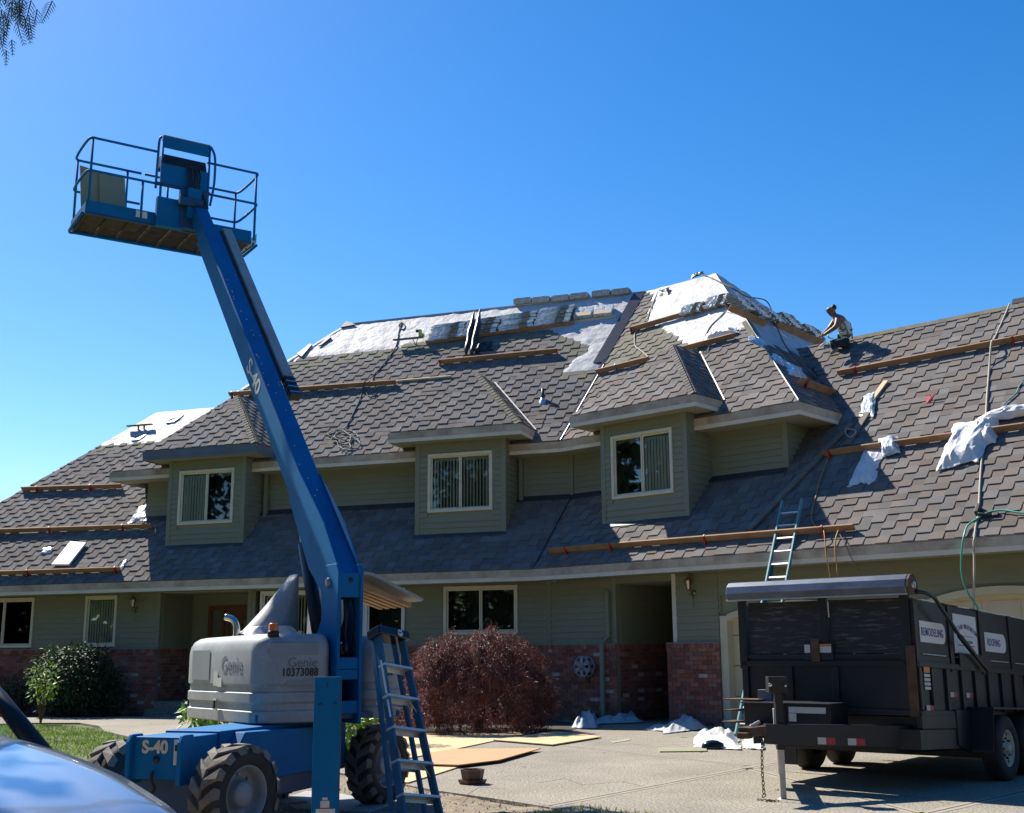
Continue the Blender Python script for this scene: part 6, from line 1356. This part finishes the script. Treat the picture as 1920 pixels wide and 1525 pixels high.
seg('tank_top', [('a', (pj(1588, 633), (.185, .17))), ('b', (pj(1586, 621), (.18, .16))), ('c', (pj(1580, 609), (.205, .18))), ('d', (pj(1576, 602), (.16, .135)))], 'shirt')
figure({'p': (pj(1588, 639), (.16, .16)), 'hN': (pj(1584, 642, -.12), .11), 'kN': (pj(1560, 645, -.2), .085), 'aN': (pj(1566, 657, -.2), .055), 'hF': (pj(1582, 640, .12), .10), 'kF': (pj(1556, 641, .2), .08), 'aF': (pj(1570, 652, .2), .055)}, [('p', 'hN'), ('hN', 'kN'), ('kN', 'aN'), ('p', 'hF'), ('hF', 'kF'), ('kF', 'aF')], 'trousers', 'trousers', man, seat)
seg('shoe', [('a', (pj(1572, 654, -.2), .05)), ('b', (pj(1563, 659, -.22), .055)), ('c', (pj(1557, 664, -.24), .035))], 'shoe'); seg('shoe', [('a', (pj(1572, 651, .2), .05)), ('b', (pj(1562, 655, .2), .045))], 'shoe')
seg('hair', [('a', (pj(1563.5, 584, .0), (.085, .11))), ('b', (pj(1560.8, 578, 0), (.122, .128))), ('c', (pj(1556.6, 576.2, 0), (.105, .11)))], 'hair')
mb = MB(); f0 = pj(1554.2, 582.5); mb.cbox(f0 + V3((-.035, 0, -.0)), V3((.04, 0, 0)), V3((0, .15, 0)), V3((0, 0, .03)), 'black'); mb.build('sunglasses', man)
mb = MB(); mb.tube(spline([f0 + V3((-.02, 0, -.02)), f0 + V3((-.045, 0, -.05)), f0 + V3((-.02, 0, -.06))], 3), [.014] * 6 + [.011], 'skin'); mb.build('nose', man)
mb = MB(); mb.lathe(pj(1561, 583, -.115), V3((0, -1, 0)), [(.0, 0), (.03, 0), (.028, .015), (0, .012)], 'skin', 10); mb.build('ear', man)
for hd, nm in (('haN', -1), ('haF', 1)):
    h0 = J_[hd][0]
    for k in range(4): mb = MB(); b_ = h0 + V3((-.02, .02 * (k - 1.5), 0)); L_f = (.07, .08, .075, .06)[k]; mb.tube([b_, b_ + V3((-L_f * .6, 0, -.012)), b_ + V3((-L_f * .85, 0, -.04))], [.011, .010, .008], 'skin', 6); mb.build('finger', man)
    mb = MB(); mb.tube([h0 + V3((0, -.03, .01)), h0 + V3((-.035, -.05, .015)), h0 + V3((-.06, -.045, 0))], [.012, .011, .009], 'skin', 6); mb.build('thumb', man)
def strap(P, m): mb = MB(); mb.tube(spline(P, 4), .017, m, 5); mb.build('harness_strap', man)
strap([pj(1571, 597, -.13), pj(1579, 602, -.17), pj(1586, 614, -.165), pj(1590, 628, -.16), pj(1586, 636, -.19)], 'harness'); strap([pj(1592, 603, -.0), pj(1590, 612, -.12), pj(1583, 618, -.17), pj(1574, 622, -.14)], 'harness')
strap([pj(1594, 606, -.0), pj(1597, 620, -.02), pj(1598, 635, -.03)], 'harness'); strap([pj(1573, 625, -.15), pj(1580, 634, -.18), pj(1592, 635, -.16)], 'harness_hi'); strap([pj(1556, 642, -.29), pj(1557, 650, -.28)], 'harness_hi'); strap([pj(1552, 628, -.05), pj(1555, 634, -.15), pj(1562, 634, -.15)], 'harness_hi')
mb = MB(); a = pj(1538, 650, -.3); mb.tube([a, a + V3((.14, 0, .12))], .02, 'sticker'); mb.cbox(a + V3((.16, 0, .0)), V3((.14, 0, 0)), V3((0, .1, 0)), V3((0, 0, .07)), 'tarp_steel'); tag(mb.build('nail_gun'), 'pale nail gun on the roof in front of the kneeling worker', 'nail gun')

# ================================================================== PLANTS
def leaves_obj(name, items, m, parent=None, shape='blade'):
    """items: (centre, direction, normal, length, width)"""
    vs = []; fs = []
    for c, d, n, l, w in items:
        s = d.cross(n); s = s.normalized() * w / 2 if s.length > 1e-6 else V3((w / 2, 0, 0)); k = len(vs)
        vs += [c, c + d * l * .45 + s, c + d * l - n * l * .12, c + d * l * .45 - s]; fs.append((k, k + 1, k + 2, k + 3))
    mb = MB(); mb.add(vs, fs, m); return mb.build(name, parent) if parent else mb.build(name)
def rv(r): 
    while True:
        v = V3((r.uniform(-1, 1), r.uniform(-1, 1), r.uniform(-1, 1)))
        if .05 < v.length < 1: return v.normalized()
def maple():
    r = random.Random(21); c = V3((-.70, 23.6, .02)); t = thing('red_maple', c, 'rounded red laceleaf maple shrub in front of the house wall', 'maple shrub')
    mb = MB(); mb.tube(spline([c, c + V3((.05, 0, .5)), c + V3((-.05, .05, 1.1)), c + V3((.1, 0, 1.6))], 5), [.09] * 6 + [.07] * 5 + [.05] * 5, 'bark', 10); mb.build('trunk', t)
    mb = MB()
    for i in range(16):
        a = r.uniform(0, 2 * pi); h = r.uniform(.7, 1.5); R_m = r.uniform(.8, 1.25); b = c + V3((0, 0, h)); e = c + V3((cos(a) * R_m, sin(a) * R_m, h + r.uniform(-.1, .3))); mb.tube(spline([b, b.lerp(e, .5) + Z * .22, e, e + V3((cos(a) * .1, sin(a) * .1, -.35))], 4), .018, 'bark', 5)
    mb.build('branch', t)['kind'] = 'stuff'
    it = []
    for k in range(700):
        a = r.uniform(0, 2 * pi); ph = math.asin(r.uniform(-.25, 1) if r.random() < .8 else r.uniform(.3, 1)); lay = r.uniform(.86, 1.0) if r.random() < .85 else r.uniform(.6, .85)
        lump = 1 + .17 * noise.noise(V3((cos(a) * 2.2, sin(a) * 2.2, ph * 2.6))) + .12 * noise.noise(V3((cos(a) * 5, sin(a) * 5, ph * 6)))
        cx_ = max(0, cos(ph)) ** .85 * (.86 + .14 * min(1, .5 + sin(ph))); rx = 1.42 * lay * lump; q = c + V3((cos(a) * cx_ * rx * .95, sin(a) * cx_ * rx * .88, .55 + sin(ph) * 1.42 * lay * lump)); out = V3((cos(a) * cos(ph), sin(a) * cos(ph), sin(ph) * .9)).normalized()
        q.z = max(q.z, r.uniform(.15, .4))
        cascade = (out * .6 + V3((0, 0, -.85))).normalized(); cascade = (cascade + rv(r) * .35).normalized()
        for j in range(84):
            s = j / 84; p = q + cascade * (s * .40) + rv(r) * (.085 - .03 * s)
            if p.z < .05: continue
            d = (cascade * .6 + rv(r) * .9 + V3((0, 0, -.35))).normalized(); it.append((p, d, (out + rv(r) * .5).normalized(), r.uniform(.055, .11), r.uniform(.011, .019)))
    leaves_obj('crown', it, 'leaf_red', t)
maple()
def shrub(name, c, rx, ry, rz, n, ls, m, label, cat, seed, stem=True, m2=None, flat=.4, zc=None):
    r = random.Random(seed); c = V3(c); t = thing(name, c, label, cat); it = []; it2 = []
    zc = rz * .95 if zc is None else zc
    for k in range(n):
        d = rv(r); q = r.random() ** .35; lump = 1 + .22 * noise.noise(d * 2.1 + V3((seed, 0, 0))) + .1 * noise.noise(d * 5)
        p = c + V3((d.x * rx * q * lump, d.y * ry * q * lump, max(.03, zc + d.z * rz * q * lump))); dd = (d * .6 + rv(r) * .7 + V3((0, 0, -.1))).normalized(); it.append((p, dd, (Z * .7 + d * .5 + rv(r) * .4).normalized(), ls * r.uniform(.7, 1.3), ls * r.uniform(.35, .5)))
    leaves_obj('foliage', it, m, t)
    mb = MB()
    for k in range(7): d = rv(r); d.z = abs(d.z) + .6; d.normalize(); mb.tube([c, c + V3((d.x * rx * .4, d.y * ry * .4, zc * .6)), c + V3((d.x * rx * .75, d.y * ry * .75, zc + d.z * rz * .5))], [.02, .014, .005], 'bark', 5)
    mb.build('stem', t); return t
def at_g(x, Y): return V3(((x - 960) / 2248 * Y, Y, .01))
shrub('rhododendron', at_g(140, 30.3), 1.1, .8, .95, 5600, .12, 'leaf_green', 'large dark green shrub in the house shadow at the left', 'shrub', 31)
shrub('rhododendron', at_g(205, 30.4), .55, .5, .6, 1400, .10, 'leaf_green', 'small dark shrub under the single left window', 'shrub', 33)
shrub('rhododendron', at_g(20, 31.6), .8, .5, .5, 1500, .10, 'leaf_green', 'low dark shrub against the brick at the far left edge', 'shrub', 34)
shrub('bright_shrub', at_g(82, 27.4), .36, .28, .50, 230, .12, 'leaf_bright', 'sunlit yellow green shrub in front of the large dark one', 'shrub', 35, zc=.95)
shrub('hosta', at_g(388, 16.5), .34, .3, .20, 240, .14, 'leaf_bright', 'bright green leafy plant showing under the left engine cover', 'plant', 36, zc=.72)
shrub('hosta', at_g(672, 18.5), .45, .3, .35, 420, .16, 'leaf_bright', 'bright green leafy plant between the riser and the rear wheel', 'plant', 37, zc=.45)
shrub('barberry', at_g(725, 20.2), .75, .5, .4, 2600, .06, 'leaf_red', 'low purple red shrub behind the step ladder', 'shrub', 38, zc=.5)
# conifer overhanging at the top left
def conifer():
    r = random.Random(41); c = V3((-6.6, 7.4, -.03)); t = thing('cedar_tree', c, 'cedar tree whose drooping sprays hang into the top left corner', 'tree')
    mb = MB(); mb.tube([c, c + Z * 3, c + Z * 7, c + Z * 13], [.34, .28, .2, .03], 'bark', 14); mb.build('trunk', t)
    it = []; br = MB()
    def spray(p, d, L, side=None):
        d = d.normalized(); s = side or d.cross(V3((0, 1, 0))).normalized(); br.tube([p, p + d * L * .5 + V3((0, 0, -.01)), p + d * L], [.004, .003, .001], 'needle', 4)
        n = int(L / .020)
        for i in range(n):
            f = i / n; l = L * .42 * (1 - f * .7) * r.uniform(.8, 1.1)
            for sg in (-1, 1): q = p + d * L * f; dd = (d * .9 + s * sg * .8).normalized(); it.append((q, dd, d.cross(s).normalized(), l, .0055))
    tips = []
    for k in range(44):
        x = r.triangular(-60, 105, 0); y = (r.uniform(-60, 60) - max(0, x) * .5); tips.append((x, y))
    for x, y in tips + [(45, 30), (52, 45), (8, 60), (22, 75), (12, 95), (70, 18), (98, 2)]:
        p = atdist(x, y, 6.6 + r.uniform(-.5, .5)); spray(p, V3((r.uniform(-.25, .35), r.uniform(-.3, .3), -1)), r.uniform(.10, .19))
    a = c + Z * 5.2; e = atdist(60, -60, 6.6); br.tube(spline([a, a.lerp(e, .5) + Z * .2, e], 6), .03, 'bark', 6)
    for k in range(9): z = 6 + k * .8; th = k * 2.4; d = V3((cos(th), sin(th), -.25)); br.tube([c + Z * z, c + Z * z + d * (2.2 - k * .15)], [.05, .01], 'bark', 5)
    for k in range(900):
        z = r.uniform(5.5, 12.6); th = r.uniform(0, 2 * pi); R_t = (13 - z) * .30 * r.random() ** .5; p = c + V3((cos(th) * R_t, sin(th) * R_t, z - R_t * .3))
        it.append((p, V3((cos(th), sin(th), -1.2)).normalized(), rv(r), .35, .14))
    br.build('branch', t); leaves_obj('crown', it, 'needle', t)
conifer()
# trees standing behind the photographer (mirrored in the windows)
for i, (x, y, h) in enumerate(((-16, -14, 19), (-9, -19, 22), (-1, -16, 18), (7, -20, 23), (15, -15, 19), (23, -12, 20), (-24, -8, 20), (31, -4, 19), (-34, 19, 17), (-36, 11, 20), (-33, 3, 18), (-30, -5, 21), (-39, 26, 18), (-27, -13, 20))):
    r = random.Random(60 + i); c = V3((x, y, -.03)); t = thing('garden_tree', c, ('broad leafy tree far left behind the viewer', 'tall leafy tree left behind the viewer', 'low leafy tree directly behind the viewer', 'tallest leafy tree right behind the viewer', 'round leafy tree right behind the viewer', 'leafy tree farther right behind the viewer', 'leafy tree at the left edge of the garden', 'leafy tree at the right edge of the drive', 'leafy tree left of the lawn, level with the house', 'tall leafy tree left of the lawn', 'leafy tree left of the lift, outside the view', 'tall leafy tree behind and left of the car', 'leafy tree beyond the left end of the house', 'leafy tree in the far left corner behind the viewer')[i], 'tree')
    mb = MB(); mb.tube([c, c + Z * h * .35, c + V3((.3, .2, h * .8))], [.3, .24, .06], 'bark', 10)
    for k in range(7): th = k * .9; mb.tube([c + Z * h * (.3 + .05 * k), c + V3((cos(th) * 2.4, sin(th) * 2.4, h * (.45 + .05 * k)))], [.12, .03], 'bark', 6)
    mb.build('trunk', t); it = []
    cl = [(c + V3((r.uniform(-3.6, 3.6), r.uniform(-3, 3), h * r.uniform(.12, .95))), r.uniform(1.3, 2.3)) for _ in range(46)]
    for q, R_q in cl:
        for k in range(80): d = rv(r); it.append((q + d * R_q * r.random() ** .4, rv(r), (d + Z * .4).normalized(), r.uniform(.5, .95), r.uniform(.3, .55)))
    leaves_obj('crown', it, 'wood_far', t)

r = random.Random(90); it = []      # unseen ring of leaves added so windows mirror foliage, not bright ground
for k in range(9000):
    a = r.uniform(radians(152), radians(372)); R_h = r.uniform(38, 43); p = V3((cos(a) * R_h * 1.1, 6 + sin(a) * R_h * .85, r.uniform(0, 1) ** 1.3 * 7))
    it.append((p, rv(r), (V3((-cos(a), -sin(a), .5)) + rv(r) * .5).normalized(), r.uniform(.8, 1.5), r.uniform(.5, .9)))
o = leaves_obj('hedgerow', it, 'wood_far'); tag(o, 'dense hedgerow of mixed bushes added unseen behind the viewer to darken the window reflections', 'hedge', kind='stuff')

# ================================================================== CAR in the near left corner
def car():
    cf = V3((.70, -.715, 0)).normalized(); cw = V3((.715, .70, 0)).normalized()     # forward, and toward its far side
    F0 = V3((-1.90, 5.0, 0)); C0 = F0 - cw * .88
    def K(t, w, z): return C0 + cf * t + cw * w + Z * z
    t_ = thing('car', K(0, 0, 0), 'glossy silver blue car hood in the near left corner with a black roof pillar', 'car')
    mb = MB(); n, k = 26, 26; vs = []
    for i in range(n + 1):
        t = -.35 + 2.15 * i / n; tt = max(0, t + .1) / 1.5; zc = 1.175 - .07 * tt - .10 * tt ** 2.2 - (.5 * max(0, t - 1.35) ** 1.4); hw = .88 - .10 * max(0, t - .9)
        for j in range(k + 1):
            w = -1 + 2 * j / k; a = abs(w); z = zc + .035 * (1 - a * a) - .02 * a ** 6 + .012 * math.exp(-((a - .72) / .08) ** 2); x = w
            if a > .86: s = (a - .86) / .14; z -= .62 * s ** 1.7; x = math.copysign(.86 + .14 * min(1, s * 1.6), w)
            vs.append(K(t, x * hw, z))
    mb.add(vs, [(i * (k + 1) + j, (i + 1) * (k + 1) + j, (i + 1) * (k + 1) + j + 1, i * (k + 1) + j + 1) for i in range(n) for j in range(k)], 'car_paint', True); mb.build('hood', t_)
    for s in (-1, 1):
        mb = MB(); P = [K(-.35, s * .875, .35), K(.25, s * .875, .30), K(.32, s * .88, .62), K(.62, s * .87, .74), K(.98, s * .85, .62), K(1.05, s * .84, .30), K(1.72, s * .74, .32), K(1.72, s * .74, .60), K(1.0, s * .82, .86), K(-.35, s * .875, .64)]
        mb.prism(P, cw * -s * .04, 'car_paint'); mb.build('fender', t_)
        mb = MB(); P = [K(-.33, s * .875, .30), K(-2.9, s * .875, .30), K(-3.3, s * .86, .55), K(-3.3, s * .84, .98), K(-2.9, s * .87, 1.10), K(-.33, s * .885, 1.09)]; mb.prism(P, cw * -s * .05, 'car_paint'); mb.build('body_side', t_, bevel=.03)
        mb = MB(); mb.tube([K(.02, s * .86, 1.085), K(-.34, s * .78, 1.33), K(-.78, s * .68, 1.58)], [.042, .036, .034], 'car_black', 8); mb.build('pillar', t_)
        mb = MB(); mb.tube([K(-1.4, s * .84, 1.08), K(-1.45, s * .66, 1.60)], .035, 'car_black'); mb.tube([K(-3.1, s * .82, 1.05), K(-2.5, s * .64, 1.55)], .045, 'car_paint'); mb.build('pillar', t_)
        for g in (.65, -2.45):
            mb = MB(); mb.lathe(K(g, s * .80, .33), cw * s, [(.2, -.1), (.32, -.1), (.335, -.05), (.335, .05), (.31, .09), (.22, .09)], 'rubber', 28); o = mb.build('wheel', t_); mb = MB(); mb.lathe(K(g, s * .80, .33), cw * s, [(.215, .085), (.19, .04), (.06, .06), (0, .065)], 'rim_grey', 20); mb.build('rim', o)
    mb = MB(); mb.prism([K(-.78, -.68, 1.58), K(-.78, .68, 1.58), K(-2.5, .62, 1.56), K(-2.5, -.62, 1.56)], Z * .05, 'car_paint'); mb.build('roof_panel', t_, bevel=.03)
    mb = MB(); mb.quad([K(.0, -.84, 1.09), K(.0, .84, 1.09), K(-.78, .66, 1.58), K(-.78, -.66, 1.58)], 'glass'); mb.build('windshield', t_)
    mb = MB(); mb.prism([K(1.72, -.70, .30), K(1.72, .70, .30), K(1.74, .66, .80), K(1.74, -.66, .80)], cf * .05, 'car_paint'); mb.build('bumper', t_, bevel=.03)
    mb = MB(); mb.prism([K(-3.3, -.84, .35), K(-3.3, .84, .35), K(-3.1, .80, 1.05), K(-3.1, -.80, 1.05)], -cf * .05, 'car_paint'); mb.build('tailgate', t_, bevel=.03)
car()
